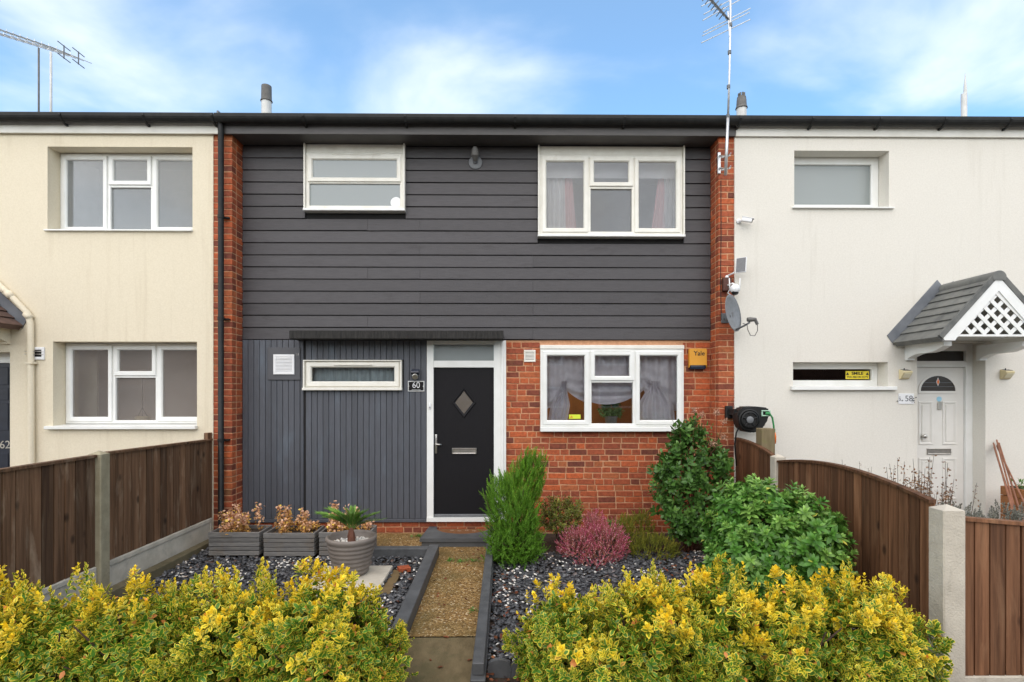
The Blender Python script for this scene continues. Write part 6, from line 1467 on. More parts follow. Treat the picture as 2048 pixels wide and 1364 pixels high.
# tall glossy shrub
t = thing('glossy_shrub', 'tall glossy green shrub with dry pinkish flower heads under the window end', 'shrub', (2.06, 6.1, gz(6.1)))
el = [((2.05, 6.05, 0.62), (0.40, 0.30, 0.45)), ((2.10, 6.05, 0.95), (0.34, 0.27, 0.32)), ((1.88, 6.05, 0.90), (0.24, 0.22, 0.28)), ((2.25, 6.1, 0.85), (0.26, 0.24, 0.35)), ((2.02, 6.10, 1.24), (0.20, 0.18, 0.22)), ((2.1, 6.0, 0.35), (0.32, 0.26, 0.30)), ((2.36, 5.85, 0.38), (0.24, 0.2, 0.25))]
lv = Leaves(); P, Nn = shell(el, 520, 0.6, 1.06, -0.8, 0.15); D = unit(Nn * 0.65 + UPV * 0.45 + rng.normal(0, 0.3, P.shape)); L = rng.uniform(0.10, 0.18, len(P))
lv.shoots(OVAL, P - D * (L * 0.7)[:, None], D, L, 11, rng.uniform(0.060, 0.098, len(P)), np.clip(0.25 + 0.3 * Nn[:, 2] + rng.normal(0, 0.22, len(P)), 0, 1), 1.35, 0.5, 'spiral', 0.3, wscale=0.85)
tops = np.array([(2.10, 6.0, 1.56), (2.02, 6.05, 1.50), (2.18, 6.0, 1.45), (1.93, 6.0, 1.40), (2.28, 6.05, 1.40), (2.40, 6.1, 1.28), (2.06, 5.95, 1.42)])
lv.shoots(LANCE, tops - UPV * 0.26, np.repeat(UPV, len(tops), 0) + rng.normal(0, .12, tops.shape), 0.26, 12, 0.06, 0.4, 1.2, 0.4, 'spiral', 0.4)
lv.build('foliage', L_PHOT, t); stems('stems', (2.06, 6.1, gz(6.1) - 0.01), [tuple(p) for p in P[::40]] + [tuple(p - np.array([0, 0, .03])) for p in tops], STEM_RED, t, 0.009, 0.0025, 0.05)
hp_ = np.array([(2.08, 5.98, 1.57), (2.17, 5.99, 1.52), (2.36, 6.05, 1.54), (2.46, 6.08, 1.44), (2.44, 6.05, 1.27), (2.30, 6.0, 1.20)])
for p in hp_:
    fl_ = Leaves(); Q = p + np.clip(rng.normal(0, 0.017, (60, 3)), -0.03, 0.03); fl_.add(SPECK, Q, rng.normal(0, 1, Q.shape) + UPV * 0.6, rng.normal(0, 1, Q.shape), 0.022, rng.uniform(0, 1, 60)); fl_.build('flower_head', L_TUFT, t)
stems('flower_stalks', (2.25, 6.08, 0.9), [tuple(p) for p in hp_], STEM_RED, t, 0.004, 0.002, 0.12)
# bright green shrub
t = thing('bright_green_shrub', 'big rounded bright green shrub in front of the brown fence', 'shrub', (2.15, 4.35, gz(4.35)))
el = [((2.12, 4.35, 0.46), (0.47, 0.46, 0.48)), ((1.92, 4.45, 0.66), (0.28, 0.28, 0.36)), ((2.36, 4.30, 0.62), (0.30, 0.34, 0.33)), ((1.85, 4.2, 0.36), (0.30, 0.28, 0.32)), ((2.30, 4.15, 0.34), (0.34, 0.3, 0.36)), ((2.05, 4.4, 0.82), (0.24, 0.24, 0.24))]
lv = Leaves(); P, Nn = shell(el, 800, 0.78, 1.03, -0.7, 0.13); P = P + Nn * rng.normal(0, 0.03, (len(P), 1)); P[:, 0] = np.minimum(P[:, 0], 2.70); D = unit(Nn * 0.75 + UPV * 0.35 + rng.normal(0, 0.22, P.shape))
tn = np.clip(0.25 + 0.5 * Nn[:, 2] + rng.normal(0, 0.2, len(P)), 0, 1)
for k_, (aa, sz, off) in enumerate(((1.45, 0.075, -0.05), (1.1, 0.068, -0.02), (0.65, 0.050, 0.0), (0.3, 0.034, 0.006))):
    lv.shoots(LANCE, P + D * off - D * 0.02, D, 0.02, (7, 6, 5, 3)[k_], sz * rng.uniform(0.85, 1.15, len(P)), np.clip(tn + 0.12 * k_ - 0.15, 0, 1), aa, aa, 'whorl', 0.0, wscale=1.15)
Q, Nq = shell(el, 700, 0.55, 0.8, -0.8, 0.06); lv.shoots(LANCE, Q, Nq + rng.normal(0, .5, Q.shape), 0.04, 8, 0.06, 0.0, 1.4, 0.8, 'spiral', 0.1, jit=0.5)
lv.v = [np.column_stack((np.minimum(a[:, 0], 2.765), a[:, 1:])) for a in lv.v]
lv.build('foliage', L_CHOI, t); stems('stems', (2.15, 4.35, gz(4.35) - 0.01), [tuple(p) for p in Q[::20]], STEM, t, 0.012, 0.004)

# ------------------------------------------------------------------ planters and pot
def planter(label, x0, w, y0, d, lab2, seed, col_mix):
    r_ = random.Random(seed); zb = gz(y0) + 0.03
    t = thing('wooden_planter', label, 'planter', (x0 + w / 2, y0 + d / 2, gz(y0)), 'grey timber planters by the wall')
    for k, hh in enumerate((0.045, 0.041, 0.041, 0.041, 0.056)):
        z = zb + (0, .052, .099, .146, .193)[k]; j = r_.uniform(-0.002, 0.002); e = 0.004 if k == 4 else 0
        ob('slat', bbox(x0 - e, x0 + w + e, y0 - e + j, y0 + 0.022, z, z + hh, bev=0.003), PLANT_W, t); ob('slat', bbox(x0, x0 + w, y0 + d - 0.022, y0 + d, z, z + hh, bev=0.003), PLANT_W, t)
        for xx in (x0 - e, x0 + w - 0.022 + e): ob('slat', bbox(xx, xx + 0.022, y0 + 0.023, y0 + d - 0.023, z, z + hh - 0.001, bev=0.003), PLANT_W, t)
    for xx in (x0 + 0.05, x0 + w - 0.11): ob('foot', bbox(xx, xx + 0.06, y0 + 0.01, y0 + d - 0.01, gz(y0) - 0.01, zb - 0.001, bev=0.003), PLANT_W, t)
    bm = bmesh.new(); box(bm, x0 + 0.0235, x0 + w - 0.0235, y0 + 0.0235, y0 + d - 0.0235, zb + 0.003, zb + 0.215); ob('compost', bm, SOIL, t)
    p_ = thing('copper_plant', lab2, 'plant', (x0 + w / 2, y0 + d / 2, zb + 0.215), 'faded copper plants in the planters')
    lv = Leaves(); S = []
    for k in range(13):
        h = r_.choice((0.10, 0.14, 0.18, 0.22)) if k % 4 else r_.choice((0.24, 0.30)); b = np.array((x0 + r_.uniform(0.06, w - 0.05), y0 + r_.uniform(0.05, d - 0.05), zb + 0.21)); tp = b + np.array((r_.uniform(-.05, .05), r_.uniform(-.05, .05), h)); S.append((b, tp))
        n_ = int(46 + h * 230); f_ = np.array([r_.random() for _ in range(n_)]) ** 0.7
        Q = b + (tp - b) * f_[:, None] + rng.normal(0, 0.024, (n_, 3)) * (1.2 - 0.5 * f_)[:, None]
        lv.add(ROUND, Q, rng.normal(0, 1, Q.shape) + UPV * 0.2, rng.normal(0, .6, Q.shape) + UPV, rng.uniform(0.020, 0.037, n_), np.clip(f_ * col_mix + rng.normal(0, .2, n_), 0, 1))
    lv.build('foliage', L_COPPER, p_)
    bm = bmesh.new()
    for b, tp in S: tube(bm, [b, (b + tp) / 2 + np.array((0.008, 0, 0)), tp], 0.0025, 5)
    ob('stems', bm, STEM_RED, p_)
yp = 5.88
planter('grey slatted timber planter nearest the left fence', ax(417, yp), 0.545, yp, 0.34, 'faded pink and copper plant in the planter nearest the left fence', 1, 1.3)
planter('grey slatted timber planter in the middle of the row', ax(527, yp - .03), 0.545, yp - 0.03, 0.34, 'tawny copper plant in the middle planter', 2, 0.9)
planter('grey slatted timber planter half hidden by the taupe pot', ax(638, yp - .01), 0.545, yp - 0.01, 0.34, 'pale copper plant in the planter behind the taupe pot', 3, 1.1)
pcx, pcy = ax(703, 5.28), 5.28; pz = gz(5.28) + 0.05
t = thing('ribbed_pot', 'round taupe ribbed pot on the concrete slab', 'pot', (pcx, pcy, pz))
prof = [(0.135, 0.0), (0.14, 0.006)]
for k in range(7):
    z = 0.02 + 0.042 * k; r_ = 0.145 + 0.083 * (z / 0.32) ** 0.8
    prof += [(r_, z), (r_ + 0.010, z + 0.010), (r_ + 0.012, z + 0.024), (r_ + 0.006, z + 0.036)]
prof += [(0.229, 0.318), (0.238, 0.328), (0.243, 0.345), (0.240, 0.362), (0.228, 0.370), (0.215, 0.366), (0.207, 0.350), (0.200, 0.30), (0.02, 0.298)]
bm = bmesh.new(); lathe(bm, prof, (pcx, pcy, pz), 48); ob('pot_body', bm, POT, t, True)
def pebble_mesh():
    bm = bmesh.new(); bmesh.ops.create_icosphere(bm, subdivisions=1, radius=1.0)
    v = np.array([x.co[:] for x in bm.verts]); f_ = np.array([[x.index for x in fc.verts] for fc in bm.faces]); bm.free(); return v, f_
PBV, PBF = pebble_mesh()
def scatter_solid(name, V, F, pos, scl, rot, m, label, smooth=True, parent=None, jit=0.18, kind='stuff'):
    """one object made of many small stones; V, F the stone, pos/scl/rot per stone"""
    Nn = len(pos); cz_, sz_ = np.cos(rot[:, 2]), np.sin(rot[:, 2]); ca, sa = np.cos(rot[:, 0]), np.sin(rot[:, 0])
    W = V[None] * (1 + rng.uniform(-jit, jit, (Nn, len(V), 1))) * scl[:, None, :]
    y = W[..., 1] * ca[:, None] - W[..., 2] * sa[:, None]; z = W[..., 1] * sa[:, None] + W[..., 2] * ca[:, None]; x = W[..., 0]
    cb, sb = np.cos(rot[:, 1])[:, None], np.sin(rot[:, 1])[:, None]; x, z = x * cb + z * sb, -x * sb + z * cb
    X = x * cz_[:, None] - y * sz_[:, None]; Y = x * sz_[:, None] + y * cz_[:, None]
    co = np.stack((X, Y, z), -1) + pos[:, None, :]
    T = (F[None] + (np.arange(Nn) * len(V))[:, None, None]).reshape(-1, 3)
    me = bpy.data.meshes.new(name); me.vertices.add(Nn * len(V)); me.vertices.foreach_set('co', co.astype(np.float32).ravel())
    me.loops.add(len(T) * 3); me.loops.foreach_set('vertex_index', T.astype(np.int32).ravel()); me.polygons.add(len(T)); me.polygons.foreach_set('loop_start', np.arange(0, len(T) * 3, 3, dtype=np.int32))
    if smooth: me.polygons.foreach_set('use_smooth', np.ones(len(T), bool))
    me.update(calc_edges=True); me.validate()
    o = ob(name, me, m, parent); tag(o, label, kind=kind); return o
n = 240; a = rng.uniform(0, 6.28, n); q_ = np.sqrt(rng.uniform(0.02, 1, n)) * 0.185
scatter_solid('pebbles', PBV, PBF, np.stack((pcx + q_ * np.cos(a), pcy + q_ * np.sin(a), np.full(n, pz + 0.305)), -1), rng.uniform(0.007, 0.015, (n, 3)) * np.array([1.2, 1, 0.8]), rng.uniform(0, 6, (n, 3)), PEB, None, parent=t)
t = thing('small_palm', 'young feathery palm growing in the taupe pot', 'palm', (pcx, pcy, pz + 0.30))
bm = bmesh.new(); lathe(bm, [(0.034, -0.01), (0.040, 0.02), (0.036, 0.07), (0.024, 0.12), (0.012, 0.15)], (pcx, pcy, pz + 0.30), 14)
for v in bm.verts: v.co.x += random.uniform(-.004, .004); v.co.y += random.uniform(-.004, .004)
ob('trunk', bm, STEM_RED, t)
lv = Leaves(); bm = bmesh.new()
for k, (dx_, dy_, h, L_) in enumerate(((-1.0, -0.1, 1.0, .34), (-0.9, 0.3, 1.25, .32), (0.9, -0.15, 0.62, .30), (0.8, 0.3, 0.85, .28), (-0.35, -0.5, 1.5, .25), (0.15, 0.3, 1.9, .25), (0.30, -0.4, 1.5, .24), (-0.15, 0.1, 2.0, .25), (0.55, 0.0, 1.3, .26), (-0.6, -0.3, 1.6, .27), (0.7, -0.3, 1.0, .26), (-0.8, -0.2, 0.8, .28))):
    d = unit(np.array([dx_, dy_, h * 1.35])); b = np.array([pcx, pcy, pz + 0.42]); pts = [b + d * L_ * s_ + np.array([dx_ * 0.10, dy_ * 0.10, -0.11]) * (s_ ** 2) * L_ / 0.36 for s_ in np.linspace(0, 1, 9)]
    tube(bm, pts, [0.005 - 0.0004 * i for i in range(9)], 5)
    nn = 34; f_ = np.linspace(0.18, 1, nn); Pp = np.array([np.interp(f_, np.linspace(0, 1, 9), [p[i] for p in pts]) for i in range(3)]).T
    tg = unit(np.gradient(Pp, axis=0)); sdv = unit(np.cross(tg, np.array([[0, 0, 1.0]]) + 1e-3))
    for s_ in (-1, 1): lv.add(NEEDLE, Pp, tg * 0.9 + s_ * sdv * 0.55 + np.array([[0, 0, 0.12]]) + rng.normal(0, .08, Pp.shape), UPV + rng.normal(0, .2, Pp.shape), 0.13 * (1 - 0.35 * f_), np.clip(f_ + rng.normal(0, .2, nn), 0, 1), 0.6)
lv.build('fronds', L_PALM, t); ob('frond_stalks', bm, mat('palm_stalk', (0.12, 0.19, 0.04), None, 0.5), t)

# ------------------------------------------------------------------ slate beds and pebbles
def chip_tpl():
    a = np.linspace(0, 2 * math.pi, 6)[:-1]; v = [(math.cos(t_), math.sin(t_), 0.5) for t_ in a] + [(math.cos(t_) * 1.05, math.sin(t_) * 1.05, -0.5) for t_ in a]
    f_ = [(0, 1, 2), (0, 2, 3), (0, 3, 4)] + sum([[(k, k + 5, (k + 1) % 5), ((k + 1) % 5, k + 5, (k + 1) % 5 + 5)] for k in range(5)], [])
    return np.array(v), np.array(f_)
CV, CF = chip_tpl()
def bed(x0, x1, y0, y1, nchip, npeb, lab, excl):
    p = np.column_stack((rng.uniform(x0, x1, nchip), rng.uniform(y0, y1, nchip))); 
    for (a, b, c, d) in excl: p = p[~((p[:, 0] > a) & (p[:, 0] < b) & (p[:, 1] > c) & (p[:, 1] < d))]
    g = -0.028 * (6.8 - p[:, 1]); n_ = len(p)
    pos = np.column_stack((p, g + rng.uniform(0.0, 0.028, n_))); scl = np.column_stack((rng.uniform(0.013, 0.036, n_), rng.uniform(0.010, 0.024, n_), rng.uniform(0.006, 0.011, n_)))
    rot = np.column_stack((rng.normal(0, .28, n_), rng.normal(0, .28, n_), rng.uniform(0, 6.28, n_)))
    scatter_solid('slate_chippings', CV, CF, pos, scl, rot, CHIP, 'dark slate chippings covering the bed ' + lab, smooth=False, jit=0.25)
    # white stones lie in loose drifts
    q_ = np.column_stack((rng.uniform(x0, x1, npeb * 5), rng.uniform(y0, y1, npeb * 5))); w = np.sin(q_[:, 0] * 4.3 + 1) * np.sin(q_[:, 1] * 3.7 + 2) + 0.6 * np.sin(q_[:, 0] * 11 + q_[:, 1] * 7)
    q_ = q_[w + rng.normal(0, .6, len(q_)) > 0.75][:npeb]
    for (a, b, c, d) in excl: q_ = q_[~((q_[:, 0] > a) & (q_[:, 0] < b) & (q_[:, 1] > c) & (q_[:, 1] < d))]
    n_ = len(q_); pos = np.column_stack((q_, -0.028 * (6.8 - q_[:, 1]) + rng.uniform(0.024, 0.036, n_)))
    scatter_solid('white_pebbles', PBV, PBF, pos, rng.uniform(0.007, 0.016, (n_, 3)) * np.array([1.35, 1, 0.65]), rng.uniform(0, 6.28, (n_, 3)) * np.array([.08, .08, 1]), PEB, 'scattered white pebbles on the slate ' + lab)
bed(-3.40, -0.86, 3.55, 6.25, 9000, 620, 'left of the path', [(sl0, sl1, sy_a, sy_b), (-3.25, -1.55, 5.86, 6.25), (-1.65, -0.86, 5.86, 6.3), (-1.14, -1.05, 4.85, 5.45)])
bed(-0.13, 2.70, 3.60, 6.00, 9500, 620, 'right of the path', [])
# fallen leaves
def litter(name, lab, P, sz, m):
    lv = Leaves(); n_ = len(P); a = rng.uniform(0, 6.28, n_); d = np.column_stack((np.cos(a), np.sin(a), rng.normal(0, .15, n_)))
    lv.add(OVAL, P, d, UPV + rng.normal(0, .25, P.shape), rng.uniform(sz * .7, sz * 1.2, n_), rng.uniform(0, 1, n_)); o = lv.build(name, m); tag(o, lab, kind='stuff')
n = 260; xx = rng.uniform(-0.12, 0.75, n); yy = rng.uniform(3.05, 3.53, n); P1 = np.column_stack((xx, yy, -0.028 * (6.8 - yy) + rng.uniform(0.0, 0.03, n)))
n = 60; xx = rng.uniform(-0.12, 0.1, n); yy = rng.uniform(3.6, 5.4, n); P2 = np.column_stack((xx, yy, -0.028 * (6.8 - yy) + 0.035))
n = 90; xx = rng.uniform(1.5, 2.5, n); yy = rng.uniform(5.0, 5.9, n); P3 = np.column_stack((xx, yy, -0.028 * (6.8 - yy) + 0.035))
n = 50; xx = rng.uniform(-2.6, -0.9, n); yy = rng.uniform(3.9, 5.8, n); P4 = np.column_stack((xx, yy, -0.028 * (6.8 - yy) + 0.035))
n = 26; xx = rng.uniform(PX0 + .02, PX1 - .02, n); yy = rng.uniform(3.3, 6.1, n); P5 = np.column_stack((xx, yy, -0.028 * (6.8 - yy) + 0.014))
litter('fallen_leaves', 'reddish brown fallen leaves on the soil and slate beside the path', np.concatenate((P1, P2, P3, P4, P5)), 0.042, L_FALL)
# small weeds in the paving joints
lv = Leaves()
for (x, y) in ((-1.12, 6.62), (-0.62, 5.75), (-0.47, 5.72), (-0.33, 5.73), (-1.05, 6.60), (-0.26, 4.5)):
    P = np.array([(x + random.uniform(-.05, .05), y + random.uniform(-.02, .02), gz(y) + 0.012) for _ in range(6)]); lv.shoots(LANCE, P, UPV + rng.normal(0, .5, P.shape), 0.02, 6, 0.028, 0.5, 1.2, .6, 'spiral', .3)
tag(lv.build('weeds', L_GREEN), 'tiny green weeds in the paving joints by the step', kind='stuff')

# ------------------------------------------------------------------ beyond the right fence
t = thing('dead_flower_clump', 'clump of dead brown flower stems behind the right fence', 'plant', (3.45, 4.5, gz(4.5)))
bm = bmesh.new(); lv = Leaves(); r_ = random.Random(4)
for k in range(130):
    b = Vector((3.45 + r_.uniform(-.30, .25), 4.5 + r_.uniform(-.2, .2), gz(4.5) - 0.01)); h = r_.uniform(0.75, 1.12) if k % 6 else r_.uniform(1.1, 1.38); tp = b + Vector((r_.uniform(-.16, .16), r_.uniform(-.08, .08), h)); tube(bm, [b, b.lerp(tp, .6) + Vector((r_.uniform(-.03, .03), 0, 0)), tp], [.004, .003, .0015], 4)
    n_ = 26; f_ = np.array([r_.uniform(.55, 1) for _ in range(n_)]); Q = np.array([b.lerp(tp, x)[:] for x in f_]) + rng.normal(0, .012, (n_, 3)); lv.add(SPECK, Q, rng.normal(0, 1, Q.shape), rng.normal(0, 1, Q.shape), .024, rng.uniform(0, 1, n_))
ob('stems', bm, STEM, t); lv.build('seed_heads', L_DEAD, t)
t = thing('sprig_plant', 'few thin dry sprigs above the brown bow-topped fence', 'plant', (3.05, 4.6, gz(4.6)))
bm = bmesh.new(); lv = Leaves()
for k in range(9):
    b = Vector((3.03 + r_.uniform(-.12, .14), 4.6 + r_.uniform(-.1, .1), gz(4.6) - 0.01)); tp = b + Vector((r_.uniform(-.08, .08), 0, r_.uniform(1.12, 1.27))); tube(bm, [b, b.lerp(tp, .5), tp], [.003, .0025, .0012], 4); n_ = 9; f_ = np.array([r_.uniform(.85, 1) for _ in range(n_)]); Q = np.array([b.lerp(tp, x)[:] for x in f_]) + rng.normal(0, .01, (n_, 3)); lv.add(SPECK, Q, rng.normal(0, 1, Q.shape), rng.normal(0, 1, Q.shape), .014, .3)
ob('stems', bm, STEM, t); lv.build('seed_heads', L_DEAD, t)
t = thing('grey_lavender', 'grey lavender mound behind the fence right of the thick post', 'lavender', (3.75, 4.05, gz(4.05)))
el = [((3.30, 4.0, 0.63), (0.34, 0.26, 0.31)), ((3.80, 4.0, 0.61), (0.38, 0.28, 0.31)), ((4.3, 4.05, 0.64), (0.30, 0.26, 0.30)), ((3.7, 4.05, 0.30), (0.7, 0.26, 0.50))]
lv = Leaves(); P, Nn = shell(el, 1900, 0.8, 1.03); D = unit(Nn * 0.5 + UPV + rng.normal(0, .25, P.shape)); lv.shoots(SPECK, P - D * 0.08, D, 0.10, 24, 0.020, rng.uniform(0, 1, len(P)), 1.0, .4, 'spiral', .2); lv.build('foliage', L_LAV, t); stems('stems', (3.75, 4.05, gz(4.05) - .01), [tuple(p) for p in P[::60]], STEM, t)
# cedar planter with canes
cxp = ax(2040, 5.9) + 0.17
t = thing('cedar_planter', 'orange-brown timber planter by the white house at the right edge', 'planter', (cxp + 0.1, 5.95, gz(5.95)))
for k in range(7):
    z = gz(5.8) + 0.0 + 0.105 * k
    for (a, b, c, d) in ((cxp - 0.17, cxp + 0.55, 5.78, 5.80), (cxp - 0.17, cxp + 0.55, 6.12, 6.14), (cxp - 0.17, cxp - 0.15, 5.801, 6.119), (cxp + 0.53, cxp + 0.55, 5.801, 6.119)): ob('slat', bbox(a, b, c, d, z + .001, z + .10, bev=.004), ORANGE_W, t)
bm = bmesh.new(); box(bm, cxp - .149, cxp + .529, 5.801, 6.119, 0.1, 0.70); ob('compost', bm, SOIL, t)
lv = Leaves(); P = np.array([(cxp + r_.uniform(-.12, .5), 5.95 + r_.uniform(-.1, .1), 0.76) for _ in range(40)]); lv.shoots(LANCE, P - UPV * .08, UPV + rng.normal(0, .4, P.shape), .1, 8, .05, .3, 1.2, .5, 'spiral', .3)
tag(lv.build('herb_plant', L_GREEN, None, loc=(cxp + .2, 5.95, .69)), 'sparse green herbs growing in the orange-brown planter', 'plant')
for k, (ua, va, ub, vb) in enumerate(((1987, 886, 2022, 1010), (1994, 880, 2028, 1012), (1999, 886, 2036, 1010), (1990, 894, 2026, 1014), (1996, 892, 2046, 1000))):
    A = Vector((ax(ua, 6.49), 6.49 + .004 * k, az(va, 6.49, ua))); y2 = 5.74 - 0.01 * k; B = Vector((ax(ub, y2), y2, az(vb, y2, ub))); C = A + (B - A) * ((A.z - gz(5.6)) / (A.z - B.z))
    bm = bmesh.new(); pts = [A.lerp(C, f_) for f_ in np.linspace(0, 1, 8)]; tube(bm, pts, [.0085 + (.001 if i % 2 else 0) for i in range(8)], 7)
    tag(ob('bamboo_cane', bm, CANE, loc=C), ('leftmost long garden cane leaning on the white wall', 'tallest garden cane leaning on the white wall', 'garden cane leaning on the white wall, middle of the bundle', 'lowest-topped garden cane of the bundle on the white wall', 'garden cane at the flattest slant, its foot farthest right')[k], 'cane', 'canes leaning on the white wall')

# ------------------------------------------------------------------ inside the windows
def cloth(name, fx_, nu, nv, m, label, cat, group=None, thick=0.0):
    bm = bmesh.new(); G = [[bm.verts.new(fx_(i / nu, j / nv)) for i in range(nu + 1)] for j in range(nv + 1)]
    for j in range(nv):
        for i in range(nu): bm.faces.new((G[j][i], G[j][i + 1], G[j + 1][i + 1], G[j + 1][i]))
    o = ob(name, bm, m, None, True); tag(o, label, cat, group); return o
# living room: gathered satin blind with two tied tails
x0, x1, z0, z1 = wLR; w, h = x1 - x0, z1 - z0; YI = 6.93
ties = (0.175, 0.755)
def blind(s, t_):
    # lower edge: tied up at the two points, sagging between
    d1, d2 = abs(s - ties[0]), abs(s - ties[1])
    if s < ties[0]: low = 0.56 + 0.14 * math.sin(math.pi * min(1, d1 / 0.175) * .5)
    elif s < ties[1]:
        q_ = (s - ties[0]) / (ties[1] - ties[0]); low = 0.46 + 0.25 * (math.sin(math.pi * q_) ** 0.8) * (0.72 if q_ > .3 else 0.85)
    else: low = 0.50 + 0.22 * math.sin(math.pi * min(1, d2 / 0.245) * .5)
    z = z1 - 0.06 - t_ * low * h
    pull = t_ ** 2
    qq = (s - ties[0]) / (ties[1] - ties[0]); sag = math.sin(math.pi * qq) if 0 < qq < 1 else 0.3
    fold = 0.018 * math.sin(s * 80) * (1 - 0.8 * pull * (0 < qq < 1)) + 0.048 * math.sin((t_ + 0.16 * sag) * 26) * pull * (0.35 + sag)
    return (x0 + 0.03 + (w - 0.06) * s, YI + fold - 0.03 * pull, z)
cloth('festoon_blind', blind, 140, 40, CURT_L, 'lilac satin blind gathered into swags inside the living room window', 'blind')
for k, (s_, wd, lab) in enumerate(((ties[0], 0.085, 'left tied lilac curtain tail in the living room window'), (ties[1] + .05, 0.16, 'right full lilac curtain tail in the living room window'))):
    def tail(a, t_, s_=s_, wd=wd):
        spread = wd * (0.22 + 0.78 * min(1, abs(t_ - 0.08) * 2.2)); c = s_ - (0.055 * t_ if wd < .1 else -0.03 * t_)
        return (x0 + w * (c + (a - .5) * 2 * spread * .8), YI - 0.055 + 0.020 * math.sin(a * 26 + t_ * 2), z1 - 0.42 * h - t_ * 0.53 * h)
    cloth('curtain_tail', tail, 60, 24, CURT_L, lab, 'curtain', 'lilac curtain tails')
# plant on the living room sill
px, pz_ = at(1222, 840, 7.0)
t = thing('potted_plant', 'leafy green pot plant on the living room window sill', 'pot plant', (px, 7.0, z0 + 0.05))
bm = bmesh.new(); lathe(bm, [(0.06, 0), (0.065, 0.01), (0.085, 0.11), (0.09, 0.115), (0.07, 0.12)], (px, 7.0, z0 + 0.05), 20); ob('pot', bm, GREY_METAL, t, True)
el = [((px, 6.98, z0 + 0.25), (0.17, 0.06, 0.12)), ((px + 0.02, 6.98, z0 + 0.32), (0.11, 0.05, 0.09))]; lv = Leaves(); P, Nn = shell(el, 110, .5, 1.02, -.9); D = unit(Nn + UPV * .4 + rng.normal(0, .3, P.shape)); lv.shoots(OVAL, P - D * .05, D, .06, 8, .036, rng.uniform(0, 1, len(P)), 1.2, .5, 'spiral', .3); lv.build('foliage', L_HOUSE, t)
ob('window_board', bbox(x0 - .1, x1 + .1, 6.86, 7.14, z0 + 0.02, z0 + 0.049, bev=.004), UPVC, H)
s0, s1 = at(1138, 829, 6.78), at(1161, 837.5, 6.78)
st = thing('window_sticker', 'small lime yellow sticker in the living room window corner', 'sticker', ((s0[0] + s1[0]) / 2, 6.78, s1[1])); bm = bmesh.new(); box(bm, s0[0], s1[0], 6.7715, 6.7745, s1[1], s0[1]); ob('sticker_sheet', bm, STICKER_L, st)
bm = bmesh.new(); prism(bm, [(s0[0] + .01, s1[1] + .012), (s0[0] + .05, s1[1] + .012), (s0[0] + .03, s1[1] + .042)], 6.770, 6.7713); ob('warning_triangle', bm, YELLOW, st)
# bedroom: roller blind, white and pink curtains
x0, x1, z0, z1 = wUR; w, h = x1 - x0, z1 - z0
zt = z1 - 0.115
cloth('roller_blind', lambda s, t_: (x0 + .06 + (w - .12) * s, 6.93 + .001 * math.sin(s * 9), zt - .02 - t_ * 0.205), 8, 4, CURT_W, 'white roller blind pulled a little way down in the bedroom window', 'blind')
for lab, m_, sa, sb, grow, y_ in (('white curtain at the left of the bedroom window', CURT_W, 0.02, 0.195, .01, 6.99), ('pink curtain at the left of the bedroom window', CURT_P, 0.195, 0.235, .06, 7.0), ('white curtain at the right of the bedroom window', CURT_W, 0.90, 0.99, -.03, 6.99), ('pink curtain at the right of the bedroom window', CURT_P, 0.875, 0.90, -.09, 7.0)):
    def cur(s, t_, sa=sa, sb=sb, grow=grow, y_=y_):
        a_, b_ = (sa, sb + grow * t_) if grow > 0 else (sa + grow * t_ if sa < .9 else sa + grow * t_ * .6, sb)
        return (x0 + w * (a_ + (b_ - a_) * s), y_ + 0.016 * math.sin(s * (b_ - a_) * 190), zt + .05 - t_ * (h + .1))
    cloth('curtain', cur, 50, 6, m_, lab, 'curtain', 'bedroom curtains')
ob('window_board', bbox(x0 - .1, x1 + .1, 6.90, 7.10, z0 - .01, z0 + .028, bev=.004), UPVC, H)
ob_b = tag(ob('white_box', bbox(ax(1226, 6.98), ax(1249, 6.98), 6.95, 7.02, z0 + .0285, z0 + .075, bev=.004), WHITE_P, loc=(ax(1238, 6.98), 6.98, z0 + .0285)), 'small white box on the bedroom window sill', 'box')
# bathroom: white bottle shape behind frosted glass is a round object on the sill
x0, x1, z0, z1 = wUL
rx_, rz_ = at(792, 405, 6.785); bm = bmesh.new(); lathe(bm, [(0.07, 0.0), (0.072, 0.004), (0.06, 0.010)], (rx_, 6.795, rz_), 24, 'y')
for v in bm.verts: v.co.z = max(v.co.z, z0 + 0.063)
tag(ob('round_ornament', bm, WHITE_P), 'white round disc in the lower corner of the bathroom window', 'ornament')
# slot window net curtain
x0, x1, z0, z1 = wLL
cloth('net_curtain', lambda s, t_: (x0 + .02 + (x1 - x0 - .04) * s, 6.90 + .014 * math.sin(s * 62) + .008 * math.sin(s * 23), z1 + .1 - t_ * (z1 - z0 + .25)), 150, 4, mat('pale_blue_net', (.38, .43, .47), (.24, .28, .31), .8, 6, stretch=(9, 1, .3)), 'pale blue net curtain in the slot window', 'curtain')
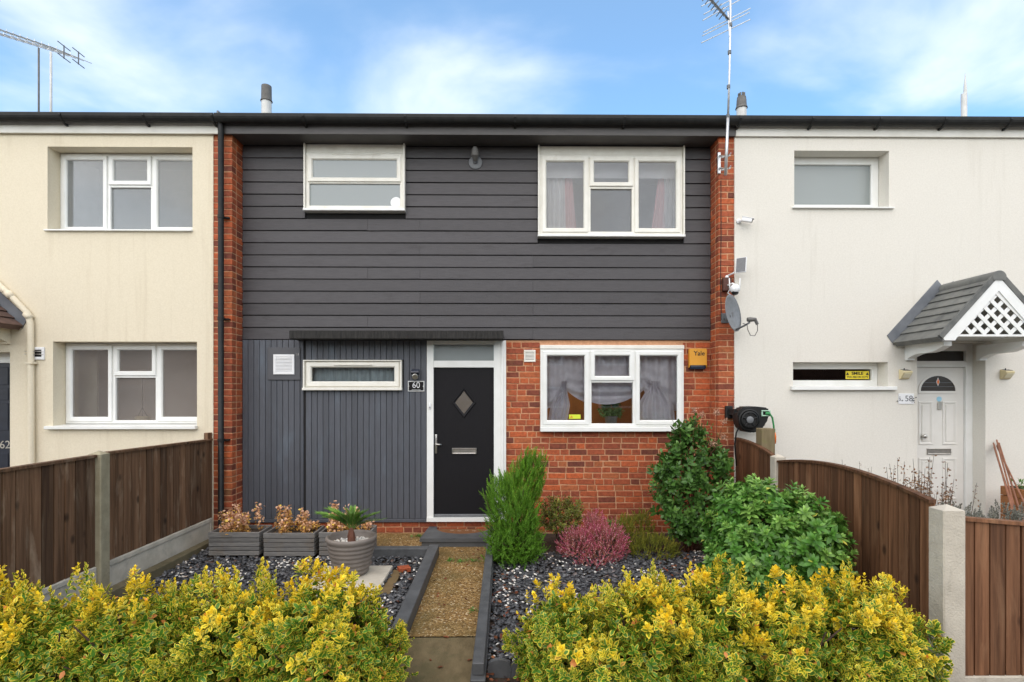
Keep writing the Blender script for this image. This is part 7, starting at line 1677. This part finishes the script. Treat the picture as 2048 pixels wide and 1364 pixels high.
# cream house downstairs: hanging plant pot and things on the sill
px, pz_ = at(283, 835, 6.95); x0, x1, z0, z1 = ll
t = thing('hanging_ornament', 'cream hanging pot with cord in the cream house lower window', 'ornament', (px, 6.97, z0 + .02))
bm = bmesh.new(); lathe(bm, [(.07, 0), (.09, .02), (.085, .075), (.07, .08)], (px, 6.97, z0 + .035), 20); ob('pot', bm, IVORY, t, True)
bm = bmesh.new()
for s in (-1, 0, 1): tube(bm, [(px + s * .06, 6.97, z0 + .11), (px, 6.97, z0 + .22)], .003, 5)
tube(bm, [(px, 6.97, z0 + .22), (px, 6.97, z0 + .60)], .003, 5); ob('cord', bm, STEM, t)
ob('window_board', bbox(ll[0] - .1, ll[1] + .1, 6.80, 7.06, ll[2] + .01, ll[2] + .034, bev=.003), UPVC, HL)
xx = ax(165, 7.0); ob('room_corner', bbox(ll[0] - .3, ll[0] + .16, 7.02, 7.06, ll[2] - .4, ll[3] + .2, bev=0), mat('olive_plaster', (.48, .46, .34), None, .9), HL)

# lit pendant lamp in the living room (its glow shows in the left pane)
lx_, lz_ = at(1158, 738, 7.75)
t = thing('pendant_lamp', 'lit warm pendant lamp inside the living room', 'lamp', (lx_, 7.75, lz_ - .03))
bm = bmesh.new(); bmesh.ops.create_uvsphere(bm, u_segments=16, v_segments=10, radius=.028, matrix=Matrix.Translation((lx_, 7.75, lz_)))
em = bpy.data.materials.new('lit_bulb'); em.use_nodes = True; em.node_tree.nodes['Principled BSDF'].inputs['Emission Color'].default_value = (1, .72, .36, 1); em.node_tree.nodes['Principled BSDF'].inputs['Emission Strength'].default_value = 14
ob('bulb', bm, em, t, True)
bm = bmesh.new(); tube(bm, [(lx_, 7.75, lz_ + .028), (lx_, 7.75, wLR[3] + .24)], .005, 6); ob('flex', bm, BLACKP, t)
ld = bpy.data.lights.new('pendant_glow', 'POINT'); ld.energy = 6; ld.color = (1, .74, .42); ld.shadow_soft_size = .05
lo_ = bpy.data.objects.new('pendant_glow', ld); lo_.location = (lx_, 7.68, lz_ - .06); col.objects.link(lo_)

# ------------------------------------------------------------------ unseen terrace added behind the viewer: panes mirror it, not the bare horizon
RED_WALL = mat('opposite_brick', (0.30, 0.13, 0.075), (0.22, 0.09, 0.055), 0.85, 5)
t = thing('added_terrace', 'unseen brick terrace across the street, added for the window panes to mirror', 'house', (0, -19, -.12))
bm = bmesh.new(); box(bm, -27, 27, -24, -17, -.2, 5.1); ob('wall', bm, RED_WALL, t)
bm = bmesh.new(); prism_x(bm, [(-16.6, 5.0), (-16.6, 5.12), (-20.5, 7.0), (-24.4, 5.12), (-24.4, 5.0)], -27.3, 27.3); ob('roof', bm, TILE_R, t)
for k in range(6):
    xa = -27 + 9 * k
    for wx in (1.2, 5.2):
        for wz in (.9, 3.3):
            o_ = ob('window', bbox(xa + wx, xa + wx + 2, -17.0, -16.95, wz, wz + 1.2, bev=.01), UPVC, t); ob('pane', bbox(xa + wx + .1, xa + wx + 1.9, -16.949, -16.93, wz + .1, wz + 1.1, bev=0), NAVY, o_)
    ob('front_door', bbox(xa + 3.7, xa + 4.7, -17.0, -16.94, -.1, 2.0, bev=.01), DOOR_NAVY, t)
